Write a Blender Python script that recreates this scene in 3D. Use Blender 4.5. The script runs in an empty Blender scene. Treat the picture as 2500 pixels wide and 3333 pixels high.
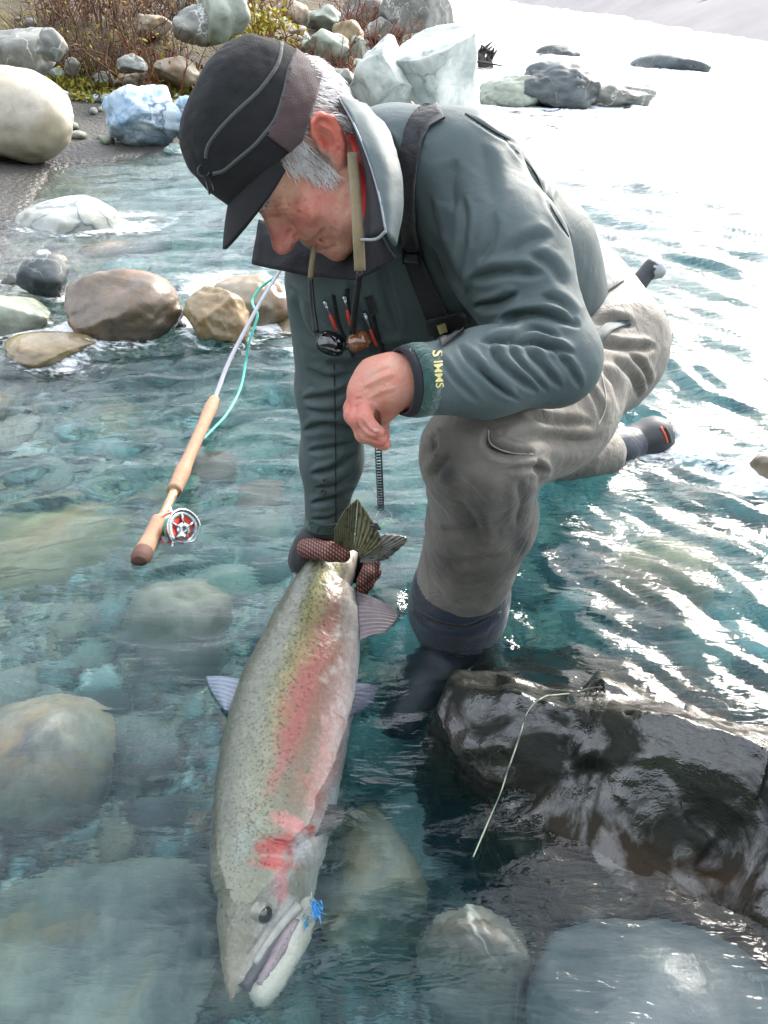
import bpy, bmesh, math, random
import numpy as np
from mathutils import Vector, Matrix
from mathutils.bvhtree import BVHTree

scene = bpy.context.scene
rnd = random.Random(7)
nrng = np.random.default_rng(11)

# ------------------------------------------------------------------ camera
FPX, CX, CY, W0, H0 = 2616.0, 1250.0, 1666.5, 2500.0, 3333.0   # photograph's pixel grid
CAMH, PITCH = 1.0, math.radians(34.0)
cam_d = bpy.data.cameras.new('camera')
cam = bpy.data.objects.new('camera', cam_d)
scene.collection.objects.link(cam)
cam.location = (0, 0, CAMH)
cam.rotation_euler = (math.radians(90) - PITCH, 0, 0)
cam_d.sensor_fit = 'VERTICAL'
cam_d.sensor_height = 24.0
cam_d.lens = FPX / H0 * 24.0
cam_d.clip_start = 0.02
cam_d.clip_end = 600.0
scene.camera = cam

# ------------------------------------------------------------------ sky, sun, exposure
SUN_EL, SUN_AZ = math.radians(30), math.radians(35)      # azimuth from +Y (away from camera) towards +X
np.seterr(over='ignore')
world = bpy.data.worlds.new('World')
scene.world = world
world.use_nodes = True
wn, wl = world.node_tree.nodes, world.node_tree.links
wn.clear()
w_out = wn.new('ShaderNodeOutputWorld')
w_bg = wn.new('ShaderNodeBackground')
w_sky = wn.new('ShaderNodeTexSky')
w_sky.sky_type = 'NISHITA'
w_sky.sun_disc = False
w_sky.sun_elevation = SUN_EL
w_sky.sun_rotation = SUN_AZ
w_sky.air_density = 1.0
w_sky.dust_density = 5.0
w_sky.ozone_density = 1.2
w_cl = wn.new('ShaderNodeTexNoise')
w_cl.inputs['Scale'].default_value = 2.2
w_cl.inputs['Detail'].default_value = 5
w_cl.inputs['Roughness'].default_value = 0.55
w_tc = wn.new('ShaderNodeTexCoord')
w_mp = wn.new('ShaderNodeMapping')
w_mp.inputs['Scale'].default_value = (1, 1, 2.4)
wl.new(w_tc.outputs['Generated'], w_mp.inputs['Vector'])
wl.new(w_mp.outputs['Vector'], w_cl.inputs['Vector'])
w_rp = wn.new('ShaderNodeMapRange')
w_rp.inputs['From Min'].default_value = 0.36
w_rp.inputs['From Max'].default_value = 0.62
w_rp.inputs['To Min'].default_value = 0.2
w_rp.inputs['To Max'].default_value = 0.85
wl.new(w_cl.outputs['Fac'], w_rp.inputs['Value'])
w_mx = wn.new('ShaderNodeMix')
w_mx.data_type = 'RGBA'
wl.new(w_rp.outputs['Result'], w_mx.inputs[0])
wl.new(w_sky.outputs['Color'], w_mx.inputs[6])
w_mx.inputs[7].default_value = (12.0, 12.8, 14.0, 1)
wl.new(w_mx.outputs[2], w_bg.inputs['Color'])
w_bg.inputs['Strength'].default_value = 0.12
wl.new(w_bg.outputs['Background'], w_out.inputs['Surface'])

sun_d = bpy.data.lights.new('sun', 'SUN')
sun_d.energy = 2.2
sun_d.angle = math.radians(22)
sun_d.color = (1.0, 0.96, 0.9)
sun = bpy.data.objects.new('sun', sun_d)
scene.collection.objects.link(sun)
sdir = Vector((math.sin(SUN_AZ) * math.cos(SUN_EL), math.cos(SUN_AZ) * math.cos(SUN_EL), math.sin(SUN_EL)))
sun.rotation_euler = (-sdir).to_track_quat('-Z', 'Y').to_euler()

scene.view_settings.view_transform = 'Standard'
scene.view_settings.look = 'None'
scene.view_settings.exposure = 1.45
scene.view_settings.gamma = 1.0
scene.render.engine = 'CYCLES'
scene.cycles.use_denoising = True
scene.cycles.use_adaptive_sampling = True
scene.cycles.adaptive_threshold = 0.02
scene.cycles.max_bounces = 10
scene.cycles.transmission_bounces = 8
scene.cycles.transparent_max_bounces = 16
scene.cycles.diffuse_bounces = 4
scene.cycles.glossy_bounces = 4
scene.cycles.volume_bounces = 2
scene.cycles.caustics_refractive = True
scene.cycles.caustics_reflective = False
scene.cycles.sample_clamp_indirect = 6.0

# ------------------------------------------------------------------ helpers: photo pixel + depth -> place in the world
ST, CT = math.sin(PITCH), math.cos(PITCH)
def P(px, py, t):
    a, b = (px - CX) / FPX, (CY - py) / FPX
    return np.array((a * t, t * (CT + b * ST), CAMH + t * (-ST + b * CT)))
def tz(px, py, z):                                       # depth at which the sight line meets height z
    b = (CY - py) / FPX
    return (z - CAMH) / (-ST + b * CT)
def Pz(px, py, z):
    return P(px, py, tz(px, py, z))
def to_px(v):                                            # N x 3 -> px, py, t
    v = np.asarray(v, dtype=np.float64)
    y, z = v[..., 1], v[..., 2] - CAMH
    t = y * CT - z * ST
    t = np.maximum(t, 1e-4)
    return CX + v[..., 0] / t * FPX, CY - (y * ST + z * CT) / t * FPX, t
CAMP = np.array((0, 0, CAMH))

def lin(r, g, b):
    f = lambda c: (c / 255 / 12.92) if c / 255 <= 0.04045 else ((c / 255 + 0.055) / 1.055) ** 2.4
    return (f(r), f(g), f(b), 1.0)

# ------------------------------------------------------------------ helpers: noise
def _hash(ix, iy, iz, seed):
    n = ix * np.uint32(374761393) + iy * np.uint32(668265263) + iz * np.uint32(1274126177) + np.uint32((seed * 974711) & 0xFFFFFFFF)
    n = (n ^ (n >> np.uint32(13))) * np.uint32(1103515245)
    n = (n ^ (n >> np.uint32(15))) * np.uint32(2654435761)
    return ((n ^ (n >> np.uint32(16))) & np.uint32(0xFFFF)).astype(np.float32) * np.float32(1 / 32767.5) - np.float32(1)
def vnoise(p, seed=0):
    p = np.asarray(p, dtype=np.float64)
    fl = np.floor(p)
    f = (p - fl).astype(np.float32)
    i = fl.astype(np.int64).astype(np.uint32)
    u = f * f * f * (f * (f * 6 - 15) + 10)
    r = 0
    o1 = np.uint32(1)
    for dx in (0, 1):
        wx = u[:, 0] if dx else 1 - u[:, 0]
        for dy in (0, 1):
            wy = u[:, 1] if dy else 1 - u[:, 1]
            for dz in (0, 1):
                wz = u[:, 2] if dz else 1 - u[:, 2]
                r = r + wx * wy * wz * _hash(i[:, 0] + o1 * np.uint32(dx), i[:, 1] + o1 * np.uint32(dy), i[:, 2] + o1 * np.uint32(dz), seed)
    return r
def fbm(p, octv=4, seed=0, gain=0.5):
    p = np.asarray(p, dtype=np.float64)
    r, a, s = 0, 1.0, 0
    for k in range(octv):
        r = r + a * vnoise(p * (2.03 ** k) + 17.3 * k, seed + k)
        s += a
        a *= gain
    return r / s
def sstep(a, b, x):
    t = np.clip((x - a) / (b - a), 0, 1)
    return t * t * (3 - 2 * t)

# ------------------------------------------------------------------ helpers: objects
def link(o, parent=None):
    scene.collection.objects.link(o)
    if parent is not None:
        o.parent = parent
    return o
def tag(o, label=None, cat=None, group=None, kind=None):
    if label: o['label'] = label
    if cat: o['category'] = cat
    if group: o['group'] = group
    if kind: o['kind'] = kind
    return o
def empty(name, loc, label=None, cat=None, group=None):
    o = bpy.data.objects.new(name, None)
    o.empty_display_size = 0.05
    o.location = [float(c) for c in loc]
    link(o)
    return tag(o, label, cat, group)
def mesh_obj(name, verts, faces, mat, parent=None, smooth=True, attrs=None):
    me = bpy.data.meshes.new(name)
    v = np.asarray(verts, dtype=np.float64)
    if parent is not None:
        v = v - np.array(root_loc(parent))
    if isinstance(faces, np.ndarray):
        nf, k = faces.shape
        me.vertices.add(len(v)); me.vertices.foreach_set('co', v.astype(np.float32).ravel())
        me.loops.add(nf * k); me.loops.foreach_set('vertex_index', faces.astype(np.int32).ravel())
        me.polygons.add(nf)
        me.polygons.foreach_set('loop_start', np.arange(0, nf * k, k, dtype=np.int32))
        me.update(calc_edges=True)
    else:
        me.from_pydata([tuple(x) for x in v], [], faces)
    me.validate()
    if smooth:
        me.polygons.foreach_set('use_smooth', np.ones(len(me.polygons), dtype=bool))
    if attrs:
        for an, arr in attrs.items():
            arr = np.asarray(arr, dtype=np.float32)
            if arr.ndim == 1:
                at = me.attributes.new(an, 'FLOAT', 'POINT'); at.data.foreach_set('value', arr)
            else:
                at = me.attributes.new(an, 'FLOAT_COLOR', 'POINT')
                at.data.foreach_set('color', np.c_[arr[:, :3], np.ones(len(arr))].astype(np.float32).ravel())
    if mat is not None:
        me.materials.append(mat)
    o = bpy.data.objects.new(name, me)
    return link(o, parent)
def root_loc(o):
    l = Vector((0, 0, 0))
    while o is not None:
        l += o.location
        o = o.parent
    return l

def catmull(pts, n):
    p = np.asarray(pts, dtype=np.float64)
    p = np.vstack([2 * p[0] - p[1], p, 2 * p[-1] - p[-2]])
    m = len(p) - 3
    u = np.linspace(0, m - 1e-9, n)
    i = u.astype(int); f = (u - i)[:, None]
    a, b, c, d = p[i], p[i + 1], p[i + 2], p[i + 3]
    return 0.5 * (2 * b + (c - a) * f + (2 * a - 5 * b + 4 * c - d) * f ** 2 + (3 * b - a - 3 * c + d) * f ** 3)
def frames(path):
    path = np.asarray(path)
    tg = np.gradient(path, axis=0)
    tg /= np.linalg.norm(tg, axis=1)[:, None] + 1e-12
    up = np.array((0, 0, 1.0)) if abs(tg[0][2]) < 0.9 else np.array((1.0, 0, 0))
    n = np.cross(tg[0], up); n /= np.linalg.norm(n)
    N = [n]
    for k in range(1, len(path)):
        n = n - tg[k] * np.dot(n, tg[k])
        n /= np.linalg.norm(n) + 1e-12
        N.append(n)
    N = np.array(N)
    return tg, N, np.cross(tg, N)
def tube_data(path, rad, seg=8, N=None, B=None, flat=1.0, cap=True):
    path = np.asarray(path, dtype=np.float64)
    n = len(path)
    r = np.broadcast_to(np.asarray(rad, dtype=np.float64), (n,))
    if N is None:
        _, N, B = frames(path)
    an = np.linspace(0, 2 * math.pi, seg, endpoint=False)
    v = path[:, None, :] + r[:, None, None] * (np.cos(an)[None, :, None] * N[:, None, :] + flat * np.sin(an)[None, :, None] * B[:, None, :])
    v = v.reshape(-1, 3)
    f = []
    for k in range(n - 1):
        for j in range(seg):
            a, b = k * seg + j, k * seg + (j + 1) % seg
            f.append((a, b, b + seg, a + seg))
    if cap:
        f.append(tuple(range(seg))[::-1]); f.append(tuple(range((n - 1) * seg, n * seg)))
    return v, f
def join_data(parts):
    V, F, o = [], [], 0
    for v, f in parts:
        V.append(np.asarray(v)); F += [tuple(i + o for i in q) for q in f]; o += len(v)
    return np.vstack(V), F
def tube(name, path, rad, mat, parent=None, seg=8, flat=1.0, N=None, B=None, attrs=None):
    v, f = tube_data(path, rad, seg, N, B, flat)
    return mesh_obj(name, v, f, mat, parent, True, attrs)

# ------------------------------------------------------------------ helpers: implicit surfaces
def rcone(p, a, b, ra, rb):
    a = np.asarray(a, dtype=np.float32); b = np.asarray(b, dtype=np.float32)
    ba = b - a
    h = np.clip(((p - a) @ ba) / max(float(ba @ ba), 1e-9), 0, 1)
    d = p - a - h[:, None] * ba
    return np.sqrt((d * d).sum(1)) - (ra + (rb - ra) * h)
def chain(p, pts, rads, k=0.02):
    r = None
    for i in range(len(pts) - 1):
        d = rcone(p, pts[i], pts[i + 1], rads[i], rads[i + 1])
        r = d if r is None else smin(r, d, k)
    return r
def ell(p, c, r, R=None):
    q = p - np.asarray(c, dtype=np.float32)
    if R is not None:
        q = q @ np.asarray(R, dtype=np.float32)          # columns of R: the axes of the ellipsoid
    r = np.asarray(r, dtype=np.float32)
    k0 = np.sqrt(((q / r) ** 2).sum(1)) + 1e-9
    k1 = np.sqrt(((q / (r * r)) ** 2).sum(1)) + 1e-9
    return k0 * (k0 - 1) / k1
def smin(a, b, k):
    h = np.maximum(k - np.abs(a - b), 0) / k
    return np.minimum(a, b) - h * h * k * 0.25
def smax(a, b, k):
    return -smin(-a, -b, k)
def axes(fwd, up):
    f = np.asarray(fwd, float); f = f / np.linalg.norm(f)
    u = np.asarray(up, float); u = u - f * (u @ f); u /= np.linalg.norm(u)
    return np.stack([np.cross(f, u), f, u], axis=1)      # columns: right, forward, up
def sdf_mesh(fn, lo, hi, h, s=4):
    lo = np.asarray(lo, float); hi = np.asarray(hi, float)
    n = (np.ceil((hi - lo) / h / s).astype(int)) * s + 1
    nc = (n - 1) // s + 1
    gc = np.stack(np.meshgrid(*[lo[k] + np.arange(nc[k]) * h * s for k in range(3)], indexing='ij'), -1).reshape(-1, 3).astype(np.float32)
    fc = fn(gc).reshape(nc)
    near = np.abs(fc) < h * s * 2.8
    nr = near.copy()
    for ax in range(3):
        z = nr.copy()
        sl = [slice(None)] * 3; sr = [slice(None)] * 3
        sl[ax] = slice(1, None); sr[ax] = slice(None, -1)
        z[tuple(sl)] |= nr[tuple(sr)]; z[tuple(sr)] |= nr[tuple(sl)]
        nr = z
    idx = [np.minimum(np.round(np.arange(n[k]) / s).astype(int), nc[k] - 1) for k in range(3)]
    m = nr[np.ix_(*idx)]
    f = fc[np.ix_(*idx)].astype(np.float32)
    ii = np.argwhere(m)
    pts = (lo + ii * h).astype(np.float32)
    out = np.empty(len(pts), dtype=np.float32)
    for c in range(0, len(pts), 400000):
        out[c:c + 400000] = fn(pts[c:c + 400000])
    f[m] = out
    return nets(f, lo, h)
def nets(f, lo, h):
    ins = (f < 0)
    u = ins.astype(np.uint8)
    sm = (u[:-1, :-1, :-1] + u[1:, :-1, :-1] + u[:-1, 1:, :-1] + u[1:, 1:, :-1] + u[:-1, :-1, 1:] + u[1:, :-1, 1:] + u[:-1, 1:, 1:] + u[1:, 1:, 1:])
    act = np.argwhere((sm > 0) & (sm < 8))
    vid = -np.ones(sm.shape, dtype=np.int64)
    vid[act[:, 0], act[:, 1], act[:, 2]] = np.arange(len(act))
    co = np.array([(x, y, z) for x in (0, 1) for y in (0, 1) for z in (0, 1)])
    val = np.stack([f[act[:, 0] + c[0], act[:, 1] + c[1], act[:, 2] + c[2]] for c in co], 1)
    acc = np.zeros((len(act), 3)); cnt = np.zeros(len(act))
    for i in range(8):
        for j in range(i + 1, 8):
            if np.abs(co[i] - co[j]).sum() != 1: continue
            a, b = val[:, i], val[:, j]
            cr = (a < 0) != (b < 0)
            t = np.where(cr, a / np.where(cr, a - b, 1), 0)
            acc += cr[:, None] * (co[i] + t[:, None] * (co[j] - co[i])); cnt += cr
    v = lo + (act + acc / cnt[:, None]) * h
    F = []
    for ax in range(3):
        a1, a2 = (ax + 1) % 3, (ax + 2) % 3
        sl = [slice(None)] * 3; sr = [slice(None)] * 3
        sl[ax] = slice(None, -1); sr[ax] = slice(1, None)
        A, Bv = ins[tuple(sl)], ins[tuple(sr)]
        e = np.argwhere(A != Bv)
        ok = (e[:, a1] > 0) & (e[:, a2] > 0) & (e[:, a1] < sm.shape[a1]) & (e[:, a2] < sm.shape[a2])
        e = e[ok]
        o1 = np.zeros(3, int); o1[a1] = 1
        o2 = np.zeros(3, int); o2[a2] = 1
        q = [e - o1 - o2, e - o2, e, e - o1]
        q = np.stack([vid[c[:, 0], c[:, 1], c[:, 2]] for c in q], 1)
        flip = ~A[e[:, 0], e[:, 1], e[:, 2]]
        q[flip] = q[flip][:, ::-1]
        F.append(q)
    F = np.vstack(F)
    F = F[(F >= 0).all(1)]
    return v, F
def vnormals(v, F):
    n = np.zeros_like(v)
    q = v[F]
    fn_ = np.cross(q[:, 2] - q[:, 0], q[:, 3 % q.shape[1]] - q[:, 1]) if q.shape[1] == 4 else np.cross(q[:, 1] - q[:, 0], q[:, 2] - q[:, 0])
    for k in range(F.shape[1]):
        np.add.at(n, F[:, k], fn_)
    return n / (np.linalg.norm(n, axis=1)[:, None] + 1e-12)
def relax(v, F, it=2, w=0.5):
    for _ in range(it):
        s = np.zeros_like(v); c = np.zeros(len(v))
        k = F.shape[1]
        for j in range(k):
            a, b = F[:, j], F[:, (j + 1) % k]
            np.add.at(s, a, v[b]); np.add.at(c, a, 1)
            np.add.at(s, b, v[a]); np.add.at(c, b, 1)
        v = v * (1 - w) + w * s / np.maximum(c, 1)[:, None]
    return v
def poly_dist(px, py, line):                             # distance to a polyline and the position along it (0..1)
    best = np.full(len(px), 1e9); par = np.zeros(len(px))
    L = np.asarray(line, float)
    seg = np.r_[0, np.cumsum(np.linalg.norm(np.diff(L, axis=0), axis=1))]
    sgn = np.zeros(len(px))
    for i in range(len(L) - 1):
        d = L[i + 1] - L[i]
        l2 = max(float(d @ d), 1e-9)
        h = np.clip(((px - L[i, 0]) * d[0] + (py - L[i, 1]) * d[1]) / l2, 0, 1)
        ex, ey = px - L[i, 0] - h * d[0], py - L[i, 1] - h * d[1]
        dd = np.hypot(ex, ey)
        m = dd < best
        best[m] = dd[m]; par[m] = ((seg[i] + h * math.sqrt(l2)) / seg[-1])[m]
        sgn[m] = np.sign(d[0] * ey - d[1] * ex)[m]
    return best, par, sgn
def sculpt(v, F, folds):                                 # cloth folds traced along lines of the photograph, pushed into the surface that faces it
    n = vnormals(v, F)
    px, py, t = to_px(v)
    vd = v - CAMP; vd /= np.linalg.norm(vd, axis=1)[:, None]
    face = sstep(0.0, 0.35, -(n * vd).sum(1))
    disp = np.zeros(len(v))
    for line, amp, wid in folds:
        ln = catmull(line, max(8, 6 * len(line))) if len(line) > 2 else np.asarray(line, float)
        lo, hi = ln.min(0) - 4 * wid, ln.max(0) + 4 * wid
        m = np.where((px > lo[0]) & (px < hi[0]) & (py > lo[1]) & (py < hi[1]))[0]
        if len(m) == 0: continue
        d, u, s = poly_dist(px[m], py[m], ln)
        taper = np.clip(np.minimum(u, 1 - u) * 5, 0.0, 1.0) ** 0.7
        w = wid * (0.45 + 0.55 * taper)
        sd = d * s
        g = np.exp(-(d / (0.8 * w)) ** 1.25) - 0.55 * np.exp(-((sd + 1.7 * w) / (1.1 * w)) ** 2) - 0.3 * np.exp(-((sd - 1.9 * w) / (1.1 * w)) ** 2)
        disp[m] += amp * g * taper
    return v + n * (disp * face)[:, None]

# ------------------------------------------------------------------ helpers: materials
def new_mat(name):
    m = bpy.data.materials.new(name)
    m.use_nodes = True
    nt = m.node_tree
    nt.nodes.clear()
    out = nt.nodes.new('ShaderNodeOutputMaterial')
    return m, nt, out
class NT:
    def __init__(s, nt): s.nt = nt
    def n(s, t, **kw):
        nd = s.nt.nodes.new('ShaderNode' + t)
        for k, v in kw.items():
            setattr(nd, k, v)
        return nd
    def l(s, a, b): s.nt.links.new(a, b)
    def noise(s, vec, scale, detail=4, rough=0.55, dist=0.0):
        nd = s.n('TexNoise')
        nd.inputs['Scale'].default_value = scale; nd.inputs['Detail'].default_value = detail
        nd.inputs['Roughness'].default_value = rough; nd.inputs['Distortion'].default_value = dist
        if vec is not None: s.l(vec, nd.inputs['Vector'])
        return nd.outputs['Fac']
    def mr(s, val, a, b, c=0.0, d=1.0):
        nd = s.n('MapRange'); nd.clamp = True
        for k, x in zip(('From Min', 'From Max', 'To Min', 'To Max'), (a, b, c, d)): nd.inputs[k].default_value = x
        s.l(val, nd.inputs['Value'])
        return nd.outputs['Result']
    def mix(s, fac, c1, c2, mode='MIX'):
        nd = s.n('Mix', data_type='RGBA', blend_type=mode)
        for sock, x in ((nd.inputs[0], fac), (nd.inputs[6], c1), (nd.inputs[7], c2)):
            if isinstance(x, (int, float)): sock.default_value = x
            elif isinstance(x, tuple): sock.default_value = x
            else: s.l(x, sock)
        return nd.outputs[2]
    def math(s, op, a, b=None):
        nd = s.n('Math', operation=op)
        for sock, x in zip(nd.inputs, (a, b)):
            if x is None: continue
            if isinstance(x, (int, float)): sock.default_value = x
            else: s.l(x, sock)
        return nd.outputs[0]
    def bump(s, h, strength, dist=0.01, normal=None):
        nd = s.n('Bump'); nd.inputs['Strength'].default_value = strength; nd.inputs['Distance'].default_value = dist
        s.l(h, nd.inputs['Height'])
        if normal is not None: s.l(normal, nd.inputs['Normal'])
        return nd.outputs['Normal']
    def coord(s, which='Object', scale=None, rot=None):
        c = s.n('TexCoord').outputs[which]
        if scale is None and rot is None: return c
        m = s.n('Mapping')
        if scale: m.inputs['Scale'].default_value = scale
        if rot: m.inputs['Rotation'].default_value = rot
        s.l(c, m.inputs['Vector'])
        return m.outputs['Vector']
def plain(name, col, rough=0.6, metal=0.0, var=0.15, scale=40, bump=0.1, bscale=None, bdist=0.002, spec=0.5, sheen=0.0, coat=0.0):
    m, nt, out = new_mat(name)
    k = NT(nt)
    b = k.n('BsdfPrincipled')
    co = k.coord()
    f = k.noise(co, scale, 5, 0.6)
    dk = tuple(c * (1 - var) for c in col[:3]) + (1,); lt = tuple(min(1, c * (1 + var)) for c in col[:3]) + (1,)
    k.l(k.mix(k.mr(f, 0.3, 0.7), dk, lt), b.inputs['Base Color'])
    b.inputs['Roughness'].default_value = rough
    b.inputs['Metallic'].default_value = metal
    b.inputs['Specular IOR Level'].default_value = spec
    b.inputs['Sheen Weight'].default_value = sheen
    b.inputs['Coat Weight'].default_value = coat
    if bump:
        k.l(k.bump(k.noise(co, bscale or scale * 3, 3), bump, bdist), b.inputs['Normal'])
    k.l(b.outputs[0], out.inputs['Surface'])
    return m

# ================================================================== SETTING
def rock_mat(name, base, dark, accent, acc=0.35, scale=6.0, vein=None, rough=0.62, wet=0.06, wetdark=0.72, bump=0.35, patchy=False):
    m, nt, out = new_mat(name)
    k = NT(nt)
    b = k.n('BsdfPrincipled')
    oi = k.n('ObjectInfo')
    ad = k.n('VectorMath', operation='ADD')
    k.l(k.coord(), ad.inputs[0])
    cx = k.n('CombineXYZ'); mu = k.math('MULTIPLY', oi.outputs['Random'], 37.0)
    for s in cx.inputs: k.l(mu, s)
    k.l(cx.outputs[0], ad.inputs[1])
    co = ad.outputs[0]
    n1 = k.noise(co, scale, 7, 0.62, 0.4)
    n2 = k.noise(co, scale * 0.45, 4, 0.55, 1.2)
    n3 = k.noise(co, scale * 5, 4, 0.65)
    col = k.mix(k.mr(n1, 0.34, 0.66), dark, base)
    col = k.mix(k.math('MULTIPLY', k.mr(n2, 0.5, 0.68), acc), col, accent)
    col = k.mix(k.mr(n3, 0.55, 0.8, 0, 0.35), col, tuple(c * 0.35 for c in dark[:3]) + (1,))
    if vein:
        vo = k.n('TexVoronoi', feature='DISTANCE_TO_EDGE'); vo.inputs['Scale'].default_value = vein[1]
        wv = k.n('VectorMath', operation='ADD')
        nv = k.n('TexNoise'); nv.inputs['Scale'].default_value = scale * 0.8; nv.inputs['Detail'].default_value = 4; k.l(co, nv.inputs['Vector'])
        sv = k.n('VectorMath', operation='SCALE'); k.l(nv.outputs['Color'], sv.inputs[0]); sv.inputs['Scale'].default_value = 0.5
        k.l(co, wv.inputs[0]); k.l(sv.outputs[0], wv.inputs[1]); k.l(wv.outputs[0], vo.inputs['Vector'])
        f = k.mr(vo.outputs['Distance'], 0.0, vein[2], 1.0, 0.0)
        f = k.math('MULTIPLY', f, k.mr(n2, 0.4, 0.6, 0.1, 1.0))
        col = k.mix(f, col, vein[0])
    ge = k.n('NewGeometry'); sp = k.n('SeparateXYZ'); k.l(ge.outputs['Position'], sp.inputs[0])
    zz = k.math('ADD', sp.outputs['Z'], k.mr(n1, 0.2, 0.8, -0.05, 0.05))
    w = k.mr(zz, wet * 0.4, wet * 1.3, 1.0, 0.0)
    col = k.mix(w, col, k.mix(1.0, col, (wetdark, wetdark, wetdark * 0.97, 1), 'MULTIPLY'))
    k.l(col, b.inputs['Base Color'])
    if patchy:
        pn = k.noise(co, 6.0, 6, 0.6, 1.2)
        k.l(k.mr(pn, 0.47, 0.55, 0.06, 0.6), b.inputs['Roughness'])
        k.l(k.mr(pn, 0.47, 0.55, 0.75, 0.12), b.inputs['Specular IOR Level'])
    else:
        under = k.mr(sp.outputs['Z'], -0.03, -0.005)
        k.l(k.mr(k.math('MULTIPLY', w, under), 0, 1, max(rough, 0.6), 0.16), b.inputs['Roughness'])
    h = k.math('ADD', k.math('MULTIPLY', n1, 1.0), k.math('MULTIPLY', n3, 0.25))
    k.l(k.bump(h, bump, 0.02), b.inputs['Normal'])
    k.l(b.outputs[0], out.inputs['Surface'])
    return m

M = {}
M['tan'] = rock_mat('tan_stone', lin(158, 148, 130), lin(112, 102, 86), lin(140, 92, 40), 0.5, 7, None, 0.6, 0.14, 0.7)
M['yellow'] = rock_mat('ochre_stone', lin(160, 144, 112), lin(118, 100, 70), lin(150, 96, 40), 0.5, 7, None, 0.6, 0.14, 0.7)
M['cream'] = rock_mat('cream_stone', lin(196, 188, 174), lin(160, 150, 130), lin(150, 136, 104), 0.5, 3.5, None, 0.7, 0.10, 0.75)
M['brown'] = rock_mat('brown_stone', lin(128, 112, 96), lin(88, 76, 64), lin(150, 88, 28), 0.75, 8, None, 0.6, 0.16, 0.7)
M['grey'] = rock_mat('grey_stone', lin(140, 140, 132), lin(92, 94, 90), lin(120, 112, 96), 0.4, 6, (lin(205, 210, 205), 3.0, 0.025))
M['green'] = rock_mat('grey_green_stone', lin(150, 156, 142), lin(104, 112, 100), lin(140, 140, 110), 0.35, 5)
M['white'] = rock_mat('pale_veined_stone', lin(204, 206, 198), lin(146, 154, 150), lin(168, 158, 140), 0.4, 4, (lin(96, 110, 116), 4.0, 0.05), 0.6, 0.05, 0.7)
M['blue'] = rock_mat('blue_white_stone', lin(198, 212, 222), lin(112, 142, 168), lin(196, 190, 176), 0.35, 5, (lin(70, 96, 120), 5.0, 0.06), 0.5, 0.1, 0.8)
M['dark'] = rock_mat('dark_grey_stone', lin(84, 92, 94), lin(44, 52, 54), lin(90, 80, 62), 0.4, 5, (lin(150, 155, 150), 3.0, 0.012), 0.5)
M['wetdark'] = rock_mat('wet_dark_stone', lin(34, 36, 31), lin(11, 13, 12), lin(44, 31, 16), 0.6, 6, (lin(60, 66, 62), 2.0, 0.0025), 0.16, 0.0, 1.0, 0.55, True)
M['teal'] = rock_mat('teal_stone', lin(122, 152, 148), lin(80, 110, 110), lin(150, 150, 130), 0.3, 6, (lin(220, 232, 228), 2.5, 0.02))
M['rust'] = rock_mat('rust_stone', lin(150, 108, 84), lin(110, 76, 60), lin(170, 100, 60), 0.5, 9)
M['paleblue'] = rock_mat('pale_blue_stone', lin(86, 98, 100), lin(54, 68, 73), lin(104, 98, 82), 0.5, 7, (lin(140, 148, 146), 3.2, 0.006), 0.4, 0.5, 1.0, 0.2)
M['drowned'] = rock_mat('grey_drowned_stone', lin(150, 150, 136), lin(66, 76, 76), lin(146, 122, 80), 0.6, 11, None, 0.6, 0.05, 0.8, 0.3)

# ---- terrain
SHORE = np.array([(-1.9, -8), (-1.75, -1.5), (-1.72, 1.5), (-1.55, 3.1), (-1.9, 4.6), (-2.0, 5.2), (-1.4, 5.75), (-0.5, 6.6), (0.3, 7.7), (0.8, 9.2), (1.0, 12), (1.2, 18), (1.0, 32), (-1, 70), (-10, 220)])
FAR = np.array([(30, 2), (9.5, 8), (6.6, 14.2), (6.4, 23), (4.8, 38), (3.2, 60), (3.5, 100), (0, 220)])
def shore_d(x, y):                                       # metres inland of the near shore, negative over the river
    d, u, s = poly_dist(x, y, SHORE)
    return d * s
def far_d(x, y):
    d, u, s = poly_dist(x, y, FAR)
    return -d * s
def ground_z(x, y):
    x = np.asarray(x, float); y = np.asarray(y, float)
    d = shore_d(x, y); e = far_d(x, y)
    p = np.c_[x, y, np.zeros_like(x)]
    land = 0.07 * np.clip(d, 0, 0.7) + 0.2 * np.clip(d - 0.7, 0, 6) + 0.55 * np.clip(d - 6.7, 0, 60)
    land = land + fbm(p * 0.8, 4, 3) * 0.14 * np.clip(d, 0, 2) + fbm(p * 5, 3, 5) * 0.012
    far = 0.03 + 0.4 * np.clip(e, 0, 3) + 0.12 * np.clip(e - 3, 0, 40) + fbm(p * 0.6, 4, 9) * 0.5 * np.clip(e, 0, 1.5)
    bed = -(0.04 + 0.16 * np.clip(-d, 0, 1.5) + 0.10 * np.clip(-d - 1.5, 0, 1.2))
    bed = np.maximum(bed, -(0.04 + 0.2 * np.clip(-e, 0, 3)))
    bed = bed + fbm(p * 2.2, 4, 21) * 0.05 + fbm(p * 9, 3, 22) * 0.012
    z = np.where(d > 0, land, np.where(e > 0, far, np.minimum(bed, -0.004)))
    return z
_gx = np.arange(-14, 10, 0.05); _gy = np.arange(-2, 30, 0.05)
_GX, _GY = np.meshgrid(_gx, _gy, indexing='ij')
_GZ = ground_z(_GX.ravel(), _GY.ravel()).reshape(_GX.shape)
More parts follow.
